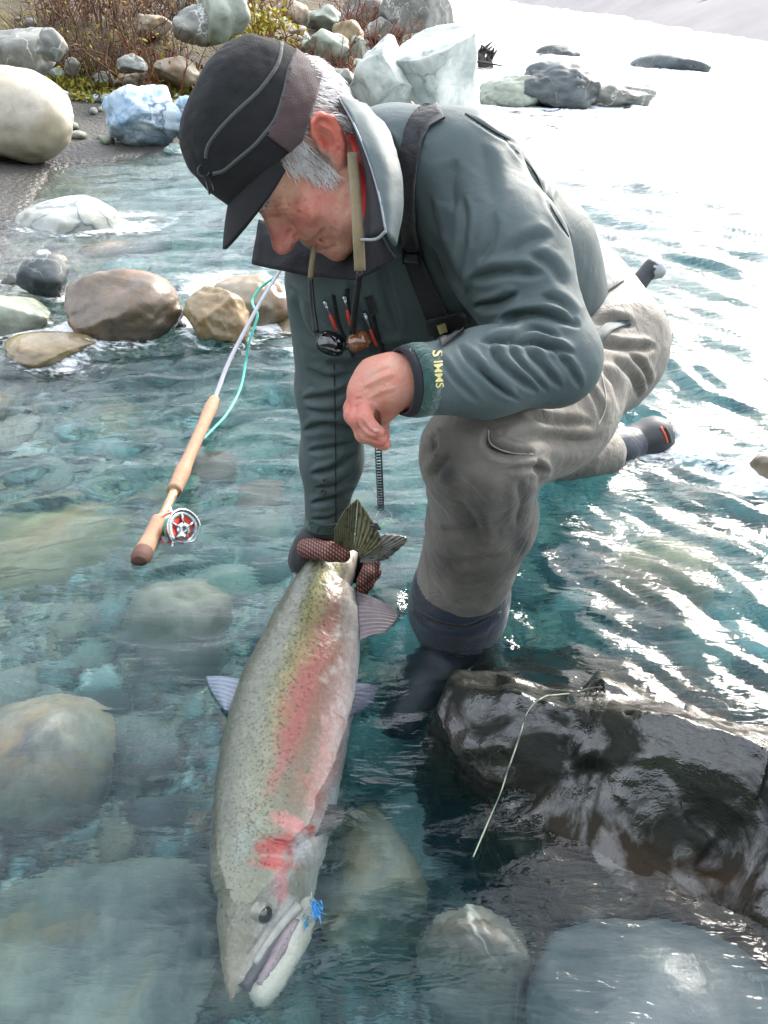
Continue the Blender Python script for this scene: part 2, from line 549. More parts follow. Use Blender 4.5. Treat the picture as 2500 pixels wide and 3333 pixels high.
def gz(x, y):
    i, j = (x + 14) / 0.05, (y + 2) / 0.05
    i = min(max(i, 0), len(_gx) - 2.001); j = min(max(j, 0), len(_gy) - 2.001)
    a, b_ = int(i), int(j); f, g = i - a, j - b_
    return float(_GZ[a, b_] * (1 - f) * (1 - g) + _GZ[a + 1, b_] * f * (1 - g) + _GZ[a, b_ + 1] * (1 - f) * g + _GZ[a + 1, b_ + 1] * f * g)

def grid_faces(nr, nc):
    i = np.arange((nr - 1) * nc).reshape(nr - 1, nc)[:, :-1].ravel()
    return np.stack([i, i + 1, i + 1 + nc, i + nc], 1)
s = np.arange(0, math.log(260 / 1.2), 0.016)
rows = -1.6 + 1.2 * np.exp(s)
nc = 230
u = np.linspace(-1, 1, nc)
gx = (u[None, :] * (0.9 * np.maximum(rows, 0)[:, None] + 3.5)).ravel(); gy = np.repeat(rows, nc)
gv = np.c_[gx, gy, ground_z(gx, gy)]

m, nt, out = new_mat('river_gravel'); k = NT(nt)
b = k.n('BsdfPrincipled'); co = k.coord()
vo = k.n('TexVoronoi'); vo.inputs['Scale'].default_value = 34; k.l(co, vo.inputs['Vector'])
v2 = k.n('TexVoronoi'); v2.inputs['Scale'].default_value = 110; k.l(co, v2.inputs['Vector'])
big = k.noise(co, 1.4, 5, 0.6)
colr = k.n('ValToRGB'); cr = colr.color_ramp
cr.elements[0].position = 0.0; cr.elements[0].color = lin(70, 74, 68)
cr.elements[1].position = 1.0; cr.elements[1].color = lin(176, 176, 162)
e = cr.elements.new(0.4); e.color = lin(116, 118, 106)
e = cr.elements.new(0.7); e.color = lin(140, 130, 108)
sx = k.n('SeparateXYZ'); k.l(vo.outputs['Color'], sx.inputs[0])
k.l(k.math('ADD', k.math('MULTIPLY', sx.outputs[0], 0.7), k.math('MULTIPLY', big, 0.3)), colr.inputs[0])
s2 = k.n('SeparateXYZ'); k.l(v2.outputs['Color'], s2.inputs[0])
c1 = k.mix(k.mr(s2.outputs[0], 0, 1, 0.0, 0.5), colr.outputs[0], lin(62, 64, 62))
ge = k.n('NewGeometry'); sp = k.n('SeparateXYZ'); k.l(ge.outputs['Position'], sp.inputs[0])
dry = k.mr(sp.outputs['Z'], -0.05, 0.0)
sand = k.mix(k.noise(co, 60, 4, 0.7), lin(40, 39, 37), lin(86, 83, 78))
bank = k.mix(k.mr(k.noise(co, 2.2, 6, 0.65), 0.42, 0.6), lin(56, 46, 34), lin(88, 78, 44))
c1 = k.mix(dry, k.mix(0.0, c1, sand), k.mix(k.mr(sp.outputs['Z'], 0.22, 0.5), sand, bank))
k.l(c1, b.inputs['Base Color'])
k.l(k.mr(sp.outputs['Z'], 0.0, 0.1, 0.3, 0.85), b.inputs['Roughness'])
hh = k.math('ADD', k.math('MULTIPLY', vo.outputs['Distance'], -1.0), k.math('MULTIPLY', v2.outputs['Distance'], -0.35))
k.l(k.bump(hh, 0.7, 0.02), b.inputs['Normal'])
k.l(b.outputs[0], out.inputs['Surface'])
M['gravel'] = m
tag(mesh_obj('ground', gv, grid_faces(len(rows), nc), M['gravel']), 'dark gravel river bed and sandy bank', kind='structure')

# ---- water
def water_h(x, y):
    x = np.asarray(x, float); y = np.asarray(y, float)
    wr = sstep(0.0, 0.55, x - 0.15 * (y - 1.2))            # right-hand current, running towards the viewer's right
    calm = 0.45 + 0.55 * sstep(0.9, 1.6, y + 0.7 * np.clip(x - 0.15, -0.2, 1) + 0.2 * vnoise(np.c_[x * 2, y * 2, 0 * x], 5))
    z = 0
    for ang, w in ((math.radians(-46), wr), (math.radians(8), 1 - wr)):
        c_, s_ = math.cos(ang), math.sin(ang)
        a = x * c_ + y * s_; n_ = -x * s_ + y * c_
        n_ = n_ + 0.05 * vnoise(np.c_[x * 3, y * 3, 0 * x + 4], 8)
        q = lambda l, t, sd: np.c_[a / l, n_ / t, 0 * x + sd]
        h = 0.0125 * fbm(q(0.34, 0.095, 1), 3, 31) + 0.0062 * fbm(q(0.13, 0.034, 2), 2, 41)
        far = sstep(1.8, 5, y)
        h = h * (1 - 0.3 * far) + far * (0.030 * fbm(q(1.3, 0.34, 3), 3, 51))
        z = z + w * h * (1.7 if ang < 0 else 1.8)
    near_ = sstep(2.2, 0.9, y)
    for ang, l_, t_, sd in ((math.radians(-38), 0.20, 0.050, 71), (math.radians(14), 0.26, 0.060, 72)):
        c_, s_ = math.cos(ang), math.sin(ang)
        a = x * c_ + y * s_; n_ = -x * s_ + y * c_ + 0.04 * vnoise(np.c_[x * 4, y * 4, 0 * x], sd)
        r_ = 1 - np.abs(fbm(np.c_[a / l_, n_ / t_, 0 * x + sd], 2, sd)) * 2.6
        z = z + 0.0042 * near_ * np.clip(r_, 0, 1) ** 4 * sstep(-0.15, 0.35, vnoise(np.c_[x * 2.3, y * 2.3, 0 * x + sd], sd + 3))
    return z * calm * (0.7 + 0.8 * sstep(-0.5, 0.6, vnoise(np.c_[x * 1.7, y * 1.7, 0 * x + 9], 88)))
s = np.arange(0, math.log(200 / 0.9), 0.0062)
rows = -0.75 + 0.9 * np.exp(s)
nc = 330
u = np.linspace(-1, 1, nc)
wx = (u[None, :] * (0.62 * np.maximum(rows, 0)[:, None] + 1.3)).ravel(); wy = np.repeat(rows, nc)
wz = water_h(wx, wy)
WAKES = []                                               # (x, y, radius, height): water piling up and dipping round things that stand in it
FOAM = []

def shade_slope():  # unseen slope, added to hold back fill light from behind the camera
    nx_, ny_ = 90, 40
    X_, Y_ = np.meshgrid(np.linspace(-70, 34, nx_), np.linspace(-70, -5, ny_), indexing='xy')
    x_, y_ = X_.ravel(), Y_.ravel()
    d = np.clip(-5 - y_, 0, 99)
    z_ = -0.6 + 0.9 * d * sstep(34, 10, x_) + 5 * fbm(np.c_[x_ * 0.06, y_ * 0.06, 0 * x_], 3, 700) * sstep(0, 12, d) + 2.2 * np.abs(fbm(np.c_[x_ * 0.5, y_ * 0.5, 0 * x_], 3, 701)) * sstep(0, 6, d)
    o = mesh_obj('shade_slope', np.c_[x_, y_, z_], grid_faces(ny_, nx_), plain('dark_shade_slope', lin(46, 58, 44), 0.95, var=0.5, scale=0.6, bump=0.6, bscale=2.0, bdist=0.6))
    tag(o, 'unseen dark slope added behind the viewer to cut front light', kind='structure')
shade_slope()

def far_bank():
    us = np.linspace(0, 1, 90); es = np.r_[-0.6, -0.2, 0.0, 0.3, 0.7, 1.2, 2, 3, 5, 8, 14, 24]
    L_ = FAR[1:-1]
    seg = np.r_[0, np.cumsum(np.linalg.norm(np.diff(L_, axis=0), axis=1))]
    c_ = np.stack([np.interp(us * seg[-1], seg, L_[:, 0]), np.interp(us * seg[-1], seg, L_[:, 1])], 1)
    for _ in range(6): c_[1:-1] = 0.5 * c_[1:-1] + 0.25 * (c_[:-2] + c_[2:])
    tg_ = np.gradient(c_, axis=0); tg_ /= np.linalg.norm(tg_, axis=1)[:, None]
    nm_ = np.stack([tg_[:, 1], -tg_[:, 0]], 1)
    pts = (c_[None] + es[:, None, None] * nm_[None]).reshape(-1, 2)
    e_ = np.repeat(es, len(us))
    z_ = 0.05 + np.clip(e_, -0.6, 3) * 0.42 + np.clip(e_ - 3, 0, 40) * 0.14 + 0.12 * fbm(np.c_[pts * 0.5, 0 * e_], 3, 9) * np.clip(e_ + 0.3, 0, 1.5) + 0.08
    o = mesh_obj('far_bank', np.c_[pts, z_], grid_faces(len(es), len(us)), plain('mist_pale_bank', lin(122, 118, 120), 0.95, var=0.15, scale=0.5, bump=0))  # mist over the far bank is put into its pale, even colour
    tag(o, 'far bank coloured pale grey for mist, across the bright river', kind='structure')
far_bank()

# ---- rocks
def ico(sub):
    bm = bmesh.new()
    bmesh.ops.create_icosphere(bm, subdivisions=sub, radius=1.0)
    v = np.array([x.co[:] for x in bm.verts]); f = np.array([[l.index for l in q.verts] for q in bm.faces])
    bm.free()
    return v, f
ICO = {k_: ico(k_) for k_ in (3, 4, 5)}
def rock_shape(seed, sub=4, amp=0.16, cuts=6, hard=0.75, freq=1.3, boxy=0.0):
    v, f = ICO[sub]
    r = np.random.default_rng(seed)
    p = v.copy()
    if boxy:
        p = np.sign(p) * np.abs(p) ** (1 - boxy)
        p /= np.abs(p).max()
    for _ in range(cuts):
        n = r.normal(size=3); n /= np.linalg.norm(n)
        o = r.uniform(0.55, 0.9)
        d = np.maximum(p @ n - o, 0)
        p = p - hard * d[:, None] * n
    q = p * freq + r.uniform(-50, 50, 3)
    nn = p / (np.linalg.norm(p, axis=1)[:, None] + 1e-9)
    p = p + nn * (amp * fbm(q, 3, seed) + amp * 0.25 * fbm(q * 4.5, 3, seed + 5))[:, None]
    lo, hi = p.min(0), p.max(0)
    return (p - (lo + hi) / 2) / ((hi - lo) / 2), f
ROCKS = []
def rock(box, mat, label, seed, name='boulder', sink=0.35, zb=None, dr=0.85, hmin=0.25, rot=0.0, tilt=(0, 0), group=None, cat='rock', sub=4, fixed=None, **kw):
    """box: the rock's outline in the photograph; it stands on the ground, its lower part `sink` of its half height deep."""
    x0, y0, x1, y1 = box
    cx_, cy_ = (x0 + x1) / 2, (y0 + y1) / 2
    t = tz(cx_, y1, 0.0 if zb is None else zb)
    t = min(max(t, 0.3), 60)
    for _ in range(12):
        rx = (x1 - x0) / 2 * t / FPX
        c = P(cx_, cy_, t)
        v = c - CAMP
        el = math.asin(np.clip(-v[2] / np.linalg.norm(v), 0.0, 1.0))
        hy = (y1 - y0) / 2 * t / FPX
        ry = rx * dr
        q = hy * hy - (ry * math.sin(el)) ** 2
        rz = math.sqrt(q) / math.cos(el) if q > 0 else 0
        if rz < hmin * rx:
            rz = hmin * rx
        base = zb if zb is not None else gz(c[0], c[1])
        zc = base + rz * (1 - sink)
        tn = tz(cx_, cy_, zc)
        tn = min(max(tn, 0.3), 60)
        t = 0.5 * t + 0.5 * tn
    v, f = rock_shape(seed, sub, **kw)
    R = np.array(Matrix.Rotation(rot, 3, 'Z') @ Matrix.Rotation(tilt[0], 3, 'X') @ Matrix.Rotation(tilt[1], 3, 'Y'))
    v = v @ R.T
    lo, hi = v.min(0), v.max(0)
    v = (v - (lo + hi) / 2) / ((hi - lo) / 2)
    v = v * np.array((rx, ry, rz))
    o = mesh_obj(name, v, f, mat)
    o.location = c
    tag(o, label, cat, group)
    ROCKS.append((c[0], c[1], rx, ry, c[2] + rz, c[2] - rz))
    return o

M['drowntan'] = rock_mat('tan_drowned_stone', lin(158, 144, 108), lin(92, 86, 64), lin(124, 92, 52), 0.6, 8, None, 0.6, 0.05, 0.85, 0.25)
# in and along the near water
rock((-170, 232, 240, 520), M['cream'], 'large smooth cream boulder on the dark sand', 1, sink=0.12, dr=0.8, cuts=5, amp=0.07, hard=0.7, sub=5, tilt=(0.1, 0.6))
rock((345, 285, 600, 478), M['blue'], 'blue and white streaked rock on the sand beside the shallows', 2, sink=0.2, amp=0.22, cuts=9, sub=5)
rock((560, 320, 660, 478), M['blue'], 'small blue-white rock leaning on the streaked rock', 92, sink=0.2, amp=0.22, cuts=9)
rock((530, 470, 625, 535), M['teal'], 'small mint-green rock at the edge of the shallows', 3, sink=0.3, amp=0.2)
rock((45, 650, 410, 830), M['white'], 'low white-topped rock with water running off one side', 4, sink=0.45, zb=-0.1, amp=0.15, cuts=6, sub=5)
rock((60, 835, 230, 1000), M['dark'], 'dark angular rock between the brown boulder and pale left rocks', 5, sink=0.25, zb=-0.03, amp=0.14, cuts=9, hard=0.9)
rock((0, 890, 80, 960), M['dark'], 'flat slate-blue stone beside the dark angular rock', 6, sink=0.4, zb=-0.04)
rock((220, 878, 600, 1135), M['brown'], 'rounded brown boulder with rusty patches and a wet shining back', 7, sink=0.25, zb=-0.03, amp=0.13, cuts=8, hard=0.8, freq=1.8, sub=5, dr=0.8, tilt=(0.1, 0.35))
rock((540, 1040, 620, 1120), M['dark'], 'small dark rock wedged beside the rusty brown boulder', 8, sink=0.4, zb=-0.06)
rock((598, 945, 812, 1150), M['yellow'], 'pointed tan rock standing in the riffle', 9, sink=0.25, zb=-0.03, amp=0.14, cuts=10, hard=0.95, freq=1.9, sub=5)
rock((680, 885, 965, 1105), M['tan'], 'pale flat rock with white water pouring over it', 10, sink=0.4, zb=-0.05, amp=0.15, cuts=6, sub=5, hmin=0.3)
rock((840, 1020, 1010, 1130), M['yellow'], 'mossy tan stone under the white water beside the flat rock', 11, sink=0.5, zb=-0.08, amp=0.16)
rock((10, 1072, 320, 1200), M['yellow'], 'small ochre and cream rock awash at one end', 12, sink=0.25, zb=-0.03, amp=0.12, cuts=5, sub=5)
rock((-120, 945, 165, 1110), M['green'], 'pale grey-green rock beside the small ochre rock', 13, sink=0.25, zb=-0.03, amp=0.09, cuts=4, sub=5)
rock((112, 815, 165, 848), M['white'], 'small white pebble beside the dark angular rock', 14, sink=0.3, zb=-0.02, name='pebble')
rock((2440, 1470, 2600, 1600), M['tan'], 'small rock breaking the surface beyond the outstretched boot', 15, sink=0.25, zb=-0.03, amp=0.15)
# submerged boulders that can be told apart
rock((-160, 1690, 420, 2060), M['drowntan'], 'large submerged tan boulder under green water', 16, sink=0.45, zb=-0.26, hmin=0.42, amp=0.06, cuts=2, sub=5, dr=0.9)
rock((-140, 2290, 400, 2760), M['drowned'], 'broad submerged grey-brown boulder beside the veined square stone', 17, sink=0.4, zb=-0.20, hmin=0.35, amp=0.07, cuts=3, sub=5, dr=0.9)
rock((275, 2255, 450, 2440), M['teal'], 'pale square submerged stone crossed by white veins', 18, sink=0.3, zb=-0.24, hmin=0.35, boxy=0.45, cuts=3, amp=0.06, rot=0.5)
rock((-150, 2930, 720, 3480), M['drowned'], 'huge flat submerged slab beside the fish head', 19, sink=0.5, zb=-0.19, hmin=0.22, amp=0.10, cuts=5, sub=5, dr=0.9)
rock((440, 2650, 660, 2960), M['paleblue'], 'dim blue-grey submerged stone against the fish back', 20, sink=0.4, zb=-0.38, hmin=0.4, amp=0.1)
rock((1710, 3045, 2620, 3640), M['paleblue'], 'large pale blue submerged boulder with white veins', 21, sink=0.3, zb=-0.16, hmin=0.5, amp=0.05, cuts=2, sub=5, dr=0.85)
rock((1350, 3000, 1720, 3420), M['grey'], 'lumpy grey submerged stone beside the pale blue boulder', 22, sink=0.4, zb=-0.24, hmin=0.35, amp=0.2, sub=5)
rock((1020, 2730, 1410, 3240), M['drowned'], 'long brownish submerged stone by the fish jaw', 23, sink=0.45, zb=-0.28, hmin=0.35, amp=0.1, dr=1.3, sub=5)
rock((980, 3180, 1260, 3420), M['grey'], 'dull grey submerged stone under the fish snout', 24, sink=0.4, zb=-0.36, hmin=0.4)
rock((1960, 1830, 2330, 2110), M['drowntan'], 'submerged tan stone under rippled water beyond the dark rock', 25, sink=0.5, zb=-0.26, hmin=0.4, amp=0.08)
rock((430, 1930, 780, 2330), M['green'], 'submerged grey-green stone by the dorsal fin', 26, sink=0.45, zb=-0.26, hmin=0.35, amp=0.12, sub=5)
rock((170, 1390, 520, 1530), M['yellow'], 'submerged yellowish stone beside the cork rod handle', 27, sink=0.5, zb=-0.26, hmin=0.35)
rock((720, 2150, 1000, 2420), M['dark'], 'dark submerged stone hidden under the fish back', 28, sink=0.5, zb=-0.4, hmin=0.4)
rock((90, 2010, 370, 2110), M['yellow'], 'thin yellow submerged stone beside the large tan boulder', 29, sink=0.4, zb=-0.3, hmin=0.3)
rock((-60, 2110, 160, 2270), M['teal'], 'mint submerged stone beyond the broad grey-brown boulder', 30, sink=0.4, zb=-0.3, hmin=0.4)
rock((150, 2870, 310, 2950), M['yellow'], 'small yellow-grey stone lying against the huge slab', 31, sink=0.4, zb=-0.27, hmin=0.4)
# the big wet rock by the boot: a broken slab, its faces cut by planes
def slab_rock():
    A, B, C_ = Pz(1715, 2262, 0.098), Pz(2045, 2316, 0.112), Pz(2560, 2486, 0.120)
    L0 = Pz(1480, 2225, 0.035)
    ins_ = Pz(2050, 2480, -0.06)
    def plane(a, b_, c):
        n = np.cross(b_ - a, c - a); n /= np.linalg.norm(n)
        if (ins_ - a) @ n > 0: n = -n
        return n.astype(np.float32), np.float32(a @ n)
    PL = [plane(A, B, Pz(1800, 2192, -0.005)), plane(B, C_, Pz(2300, 2322, -0.005)), plane(A, L0, Pz(1640, 2168, -0.01)),
          plane(A, B, Pz(1720, 2705, 0.004)), plane(B, C_, Pz(2130, 2800, 0.004)), plane(A, L0, Pz(1600, 2640, -0.004)),
          plane(L0, Pz(1405, 2440, -0.03), Pz(1405, 2440, -0.03) + np.array((-0.03, -0.0, -0.2))), plane(Pz(1415, 2400, -0.02), Pz(1660, 2690, -0.012), Pz(1660, 2690, -0.012) + np.array((-0.02, -0.02, -0.2)))]
    rp_ = np.random.default_rng(17)
    lo0, hi0 = np.array((0.0, 0.55, -0.05)), np.array((0.85, 1.0, 0.15))
    seeds = (lo0 + (hi0 - lo0) * rp_.random((46, 3))).astype(np.float32)
    grads = (rp_.normal(size=(46, 3)) * 0.17).astype(np.float32)
    def chips(p):                                         # each patch of the face is broken off at its own slight tilt
        w = np.zeros(len(p), dtype=np.float32); s_ = np.zeros(len(p), dtype=np.float32)
        pw_ = p + (0.02 * fbm(p * 16, 2, 86))[:, None].astype(np.float32)
        dm = np.full(len(p), 9.0, dtype=np.float32)
        ds = [((pw_ - q) ** 2).sum(1) for q in seeds]
        for d_ in ds: dm = np.minimum(dm, d_)
        for d_, q, g_ in zip(ds, seeds, grads):
            e = np.exp(-(np.sqrt(d_) - np.sqrt(dm)) * 260)
            w += e; s_ += e * ((p - q) @ g_)
        return s_ / w
    def f(p):
        d = None
        for n, o in PL:
            e = p @ n - o
            d = e if d is None else smax(d, e, 0.0025)
        d = smax(d, -0.40 - p[:, 2], 0.02)
        d = smax(d, p[:, 0] - 0.85, 0.05)
        big = fbm(p * 6.0, 3, 77); rg_ = 1 - np.abs(fbm(p * 12, 3, 78)) * 2
        # chipped steps: the noise is stepped so that the faces break into flakes
        st_ = fbm(p * np.array((7.0, 7.0, 9.0)), 2, 81) * 3
        st_ = (np.floor(st_) + sstep(0.40, 0.60, st_ - np.floor(st_))) / 3
        d = d + np.clip(chips(p), -0.014, 0.02) + np.float32(0.004) * big.astype(np.float32) + np.float32(0.008) * st_.astype(np.float32) + np.float32(0.0035) * (fbm(p * 34, 3, 79)).astype(np.float32) - np.float32(0.003) * rg_.astype(np.float32)
        ck = Pz(2045, 2316, 0.112); cd = Pz(2085, 2640, 0.02)
        d = np.maximum(d, -(rcone(p, ck, cd, 0.007, 0.004)))
        return d
    lo_ = np.array((-0.15, 0.38, -0.42)); hi_ = np.array((0.9, 1.12, 0.17))
    v, F = sdf_mesh(f, lo_, hi_, 0.0065)
    r_ = Pz(2050, 2600, -0.2)
    o = mesh_obj('boulder', v - r_, F, M['wetdark'])
    o.location = r_
    tag(o, 'big dark wet angular rock with a pale flat top beside the boot', 'rock')
    return o
slab = slab_rock()

# out in the river and along the far edge of the shore
rock((1130, 135, 1345, 400), M['white'], 'left half of the big split white boulder', 40, sink=0.1, dr=0.9, cuts=12, hard=0.95, amp=0.10, freq=2.2, boxy=0.3, sub=5, zb=-0.02)
rock((1275, 105, 1560, 395), M['white'], 'right half of the big split white boulder, by the river', 41, sink=0.1, dr=0.9, cuts=12, hard=0.95, amp=0.10, freq=2.2, boxy=0.3, sub=5, zb=-0.02)
rock((1560, 250, 1800, 372), M['green'], 'pale lichen-green rock at one end of the mid-river reef', 42, sink=0.25, zb=-0.05, amp=0.25, cuts=9, sub=5)
rock((1660, 208, 1960, 372), M['dark'], 'jagged dark rock in the middle of the river reef', 43, sink=0.25, zb=-0.05, amp=0.3, cuts=10, sub=5)
rock((1880, 265, 2130, 362), M['grey'], 'low grey and white rock at the tail of the river reef', 44, sink=0.3, zb=-0.05, amp=0.25, cuts=8, sub=5)
rock((1738, 146, 1894, 210), M['dark'], 'small domed dark rock alone in the white river', 45, sink=0.4, zb=-0.08, amp=0.14, cuts=7)
rock((2045, 172, 2300, 256), M['dark'], 'low dark rock farthest out in the white river', 46, sink=0.4, zb=-0.08, amp=0.14, cuts=8)
rock((1230, -60, 1490, 160), M['grey'], 'tall dark cracked boulder behind the split white boulder', 47, sink=0.15, zb=0.05, amp=0.16, cuts=10, hard=0.9, sub=5)
rock((1390, 40, 1480, 160), M['dark'], 'brown angular block at the foot of the tall cracked boulder', 48, sink=0.2, zb=0.0, amp=0.14, cuts=10, hard=0.9)
# on the bank
BANK = [((970, 100, 1140, 215), 'green', 'round pale green boulder behind the cap', 0.05), ((1082, 72, 1185, 178), 'yellow', 'orange-tan boulder leaning behind the round pale green boulder', 0.1),
        ((560, 22, 705, 142), 'grey', 'tall grey boulder lying in front of the olive one', 0.05), ((640, -40, 815, 132), 'green', 'big olive-grey boulder at the foot of the brush', 0.05),
        ((-40, 100, 205, 252), 'grey', 'angular grey-green slab below the brush', 0.08), ((108, 96, 212, 196), 'grey', 'narrow upright slab of grey stone among the twigs', 0.05),
        ((378, 178, 478, 238), 'grey', 'grey stone half hidden under the twigs', 0.1), ((372, 232, 476, 286), 'tan', 'low brown-grey stone on the sand edge', 0.2),
        ((496, 186, 650, 282), 'tan', 'tan boulder with a dark hollow on the sand edge', 0.12), ((560, 160, 690, 215), 'cream', 'pale flat stone behind the tan boulder', 0.15),
        ((428, 50, 560, 122), 'tan', 'pinkish boulder among the brush', 0.1), ((455, 14, 545, 62), 'white', 'white stone on top of the pinkish boulder', 0.1),
        ((905, 0, 1005, 90), 'tan', 'upright tan boulder behind the yellow bush', 0.05), ((905, 80, 1000, 128), 'tan', 'low olive stone beside the yellow bush', 0.15),
        ((1000, 20, 1110, 110), 'green', 'grey-green boulder above the round pale green one', 0.05), ((1115, -20, 1260, 90), 'grey', 'mottled grey boulder high on the bank', 0.05),
        ((1185, 60, 1290, 150), 'grey', 'mottled grey stone under the high boulder', 0.05), ((300, 235, 382, 290), 'green', 'small white-green stone on the sand by the moss', 0.25),
        ((1010, 190, 1062, 225), 'yellow', 'small yellow stone beside the round pale green boulder', 0.2), ((1100, 180, 1155, 240), 'tan', 'small tan stone against the round pale green boulder', 0.2),
        ((1140, 120, 1190, 200), 'green', 'thin grey-green stone against the split boulder', 0.1), ((120, 290, 230, 325), 'white', 'flat white pebble on the sand by the cream boulder', 0.3),
        ((275, 306, 350, 332), 'blue', 'flat bluish pebble beside the streaked rock', 0.3), ((550, 305, 600, 332), 'white', 'flat white pebble behind the streaked rock', 0.3),
        ((210, 190, 262, 250), 'grey', 'thin grey slab leaning beside the moss', 0.1), ((160, 222, 215, 262), 'green', 'small mottled stone below the angular slab', 0.2), ((60, 228, 130, 280), 'green', 'speckled stone at the foot of the angular slab', 0.2),
        ((760, 110, 900, 175), 'tan', 'tan stone just behind the cap', 0.1), ((1060, 225, 1160, 300), 'grey', 'dark grey stone behind the collar', 0.2), ((1030, 280, 1180, 350), 'white', 'pale stone low behind the collar', 0.25),
        ((700, -10, 800, 40), 'tan', 'brown stone on top of the olive-grey boulder', 0.1), ((0, 440, 0, 440), None, None, 0)]
for i_, (bx_, mt_, lb_, sk_) in enumerate(BANK):
    if mt_: rock(bx_, M[mt_], lb_, 100 + i_, sink=sk_, amp=0.17, cuts=9, hard=0.9, freq=1.9)

# cobbles on the bed: twelve shapes, scattered over the bed that shows
SH = []
for i_ in range(12):
    v_, f_ = rock_shape(300 + i_, 3, amp=0.12, cuts=4, hard=0.6)
    me = bpy.data.meshes.new('cobble'); me.from_pydata([tuple(x) for x in v_], [], [tuple(q) for q in f_])
    me.polygons.foreach_set('use_smooth', np.ones(len(me.polygons), dtype=bool))
    SH.append(me)
COB = {'grey': 'rounded grey cobble on the river bed', 'teal': 'rounded mint-green cobble on the river bed', 'tan': 'rounded brown-grey cobble on the river bed', 'rust': 'small rust-red cobble on the river bed', 'white': 'pale veined cobble on the river bed', 'green': 'rounded grey-green cobble on the river bed', 'dark': 'dark slate cobble on the river bed'}
SHM = {}
def cobble(me, mk, loc, sc, rot):
    key = (me.name, mk)
    if key not in SHM:
        c_ = me.copy(); c_.materials.append(M[mk]); SHM[key] = c_
    o = bpy.data.objects.new('cobble', SHM[key])
    o.location = loc; o.scale = sc; o.rotation_euler = (0, 0, rot)
    link(o)
    return o
def beside(px_, py_, marks):
    return min(marks, key=lambda m_: (m_[0] - px_) ** 2 + (m_[1] - py_) ** 2)[2]
BEDM = [(500, 1750, 'near the rod butt'), (950, 2350, 'beside the fish'), (1500, 2000, 'round the planted boot'), (1900, 2600, 'against the big dark wet rock'), (2150, 1450, 'by the trailing boot'), (420, 1000, 'by the rusty brown boulder'), (100, 2500, 'by the broad grey-brown boulder'), (300, 3150, 'by the huge flat slab'), (1150, 2950, 'by the fish jaw'), (2100, 3250, 'by the pale blue boulder'), (200, 1870, 'by the large tan boulder'), (800, 1050, 'below the pale flat rock'), (2000, 1900, 'between the boot and the dark wet rock'), (560, 2150, 'by the dorsal fin'), (200, 1250, 'below the small ochre rock'), (900, 1500, 'between the rod and the right sleeve')]
BANKM = [(100, 400, 'near the cream boulder'), (460, 380, 'by the blue and white streaked rock'), (1050, 160, 'by the round pale green boulder'), (1350, 250, 'by the split white boulder'), (700, 60, 'by the olive-grey boulder'), (300, 200, 'beside the moss'), (80, 180, 'by the angular slab'), (1350, 60, 'by the tall cracked boulder'), (570, 230, 'by the tan boulder on the sand edge'), (480, 80, 'by the pinkish boulder')]
n_c = 0
placed = [(r_[0], r_[1], max(r_[2], r_[3]) * 0.8) for r_ in ROCKS]
tries = 0
while n_c < 285 and tries < 9000:
    tries += 1
    px_, py_ = rnd.uniform(-60, 2560), 3400 - 2700 * rnd.random() ** 1.25
    q = Pz(px_, py_, -0.28)
    q = Pz(px_, py_, gz(q[0], q[1]))
    if q[1] > 6 or shore_d(q[:1], q[1:2])[0] > -0.05: continue
    r0 = rnd.choice((0.022, 0.03, 0.035, 0.045, 0.06, 0.08)) * (1 + 0.15 * max(0, q[1] - 1))
    if any((q[0] - a) ** 2 + (q[1] - b_) ** 2 < (r0 * 0.75 + c_) ** 2 for a, b_, c_ in placed): continue
    placed.append((q[0], q[1], r0))
    mk = rnd.choices(list(COB), (5, 3, 5, 1.2, 2, 5, 2))[0]
    sc = (r0 * rnd.uniform(0.9, 1.4), r0 * rnd.uniform(0.8, 1.2), r0 * rnd.uniform(0.5, 0.8))
    o = cobble(rnd.choice(SH), mk, (q[0], q[1], gz(q[0], q[1]) + sc[2] * 0.45), sc, rnd.uniform(0, 6.28))
    tag(o, COB[mk] + ' ' + beside(px_, py_, BEDM), 'cobble', COB[mk].replace('cobble', 'cobbles') + ' under water')
    n_c += 1
# loose stones along the sand and up the bank
SHOREL = {'grey': 'small grey stone lying loose on the bank', 'tan': 'small tan stone lying loose on the bank', 'green': 'small grey-green stone lying loose on the bank', 'white': 'small white stone lying loose on the bank'}
n_c = 0; tries = 0
while n_c < 150 and tries < 9000:
    tries += 1
    px_, py_ = rnd.uniform(0, 1350), rnd.uniform(30, 480)
    q = Pz(px_, py_, 0.05)
    for _ in range(6):
        z_ = gz(q[0], q[1]); t_ = tz(px_, py_, z_)
        if t_ < 0 or t_ > 40: break
        q = P(px_, py_, t_)
    if t_ < 0 or t_ > 14 or shore_d(q[:1], q[1:2])[0] < 0.05: continue
    r0 = rnd.choice((0.05, 0.07, 0.09, 0.12, 0.16, 0.2))
    if py_ > 290: r0 *= 0.3
    if any((q[0] - a) ** 2 + (q[1] - b_) ** 2 < (r0 * 0.8 + c_ * 0.7) ** 2 for a, b_, c_ in placed): continue
    placed.append((q[0], q[1], r0))
    mk = rnd.choices(list(SHOREL), (4, 5, 4, 1))[0]
    sc = (r0 * rnd.uniform(0.9, 1.4), r0 * rnd.uniform(0.8, 1.2), r0 * rnd.uniform(0.55, 0.9))
    o = cobble(rnd.choice(SH), mk, (q[0], q[1], gz(q[0], q[1]) + sc[2] * 0.4), sc, rnd.uniform(0, 6.28))
    o.name = 'stone'
    tag(o, SHOREL[mk] + ' ' + beside(px_, py_, BANKM), 'stone', SHOREL[mk].replace('stone', 'stones'))
    n_c += 1
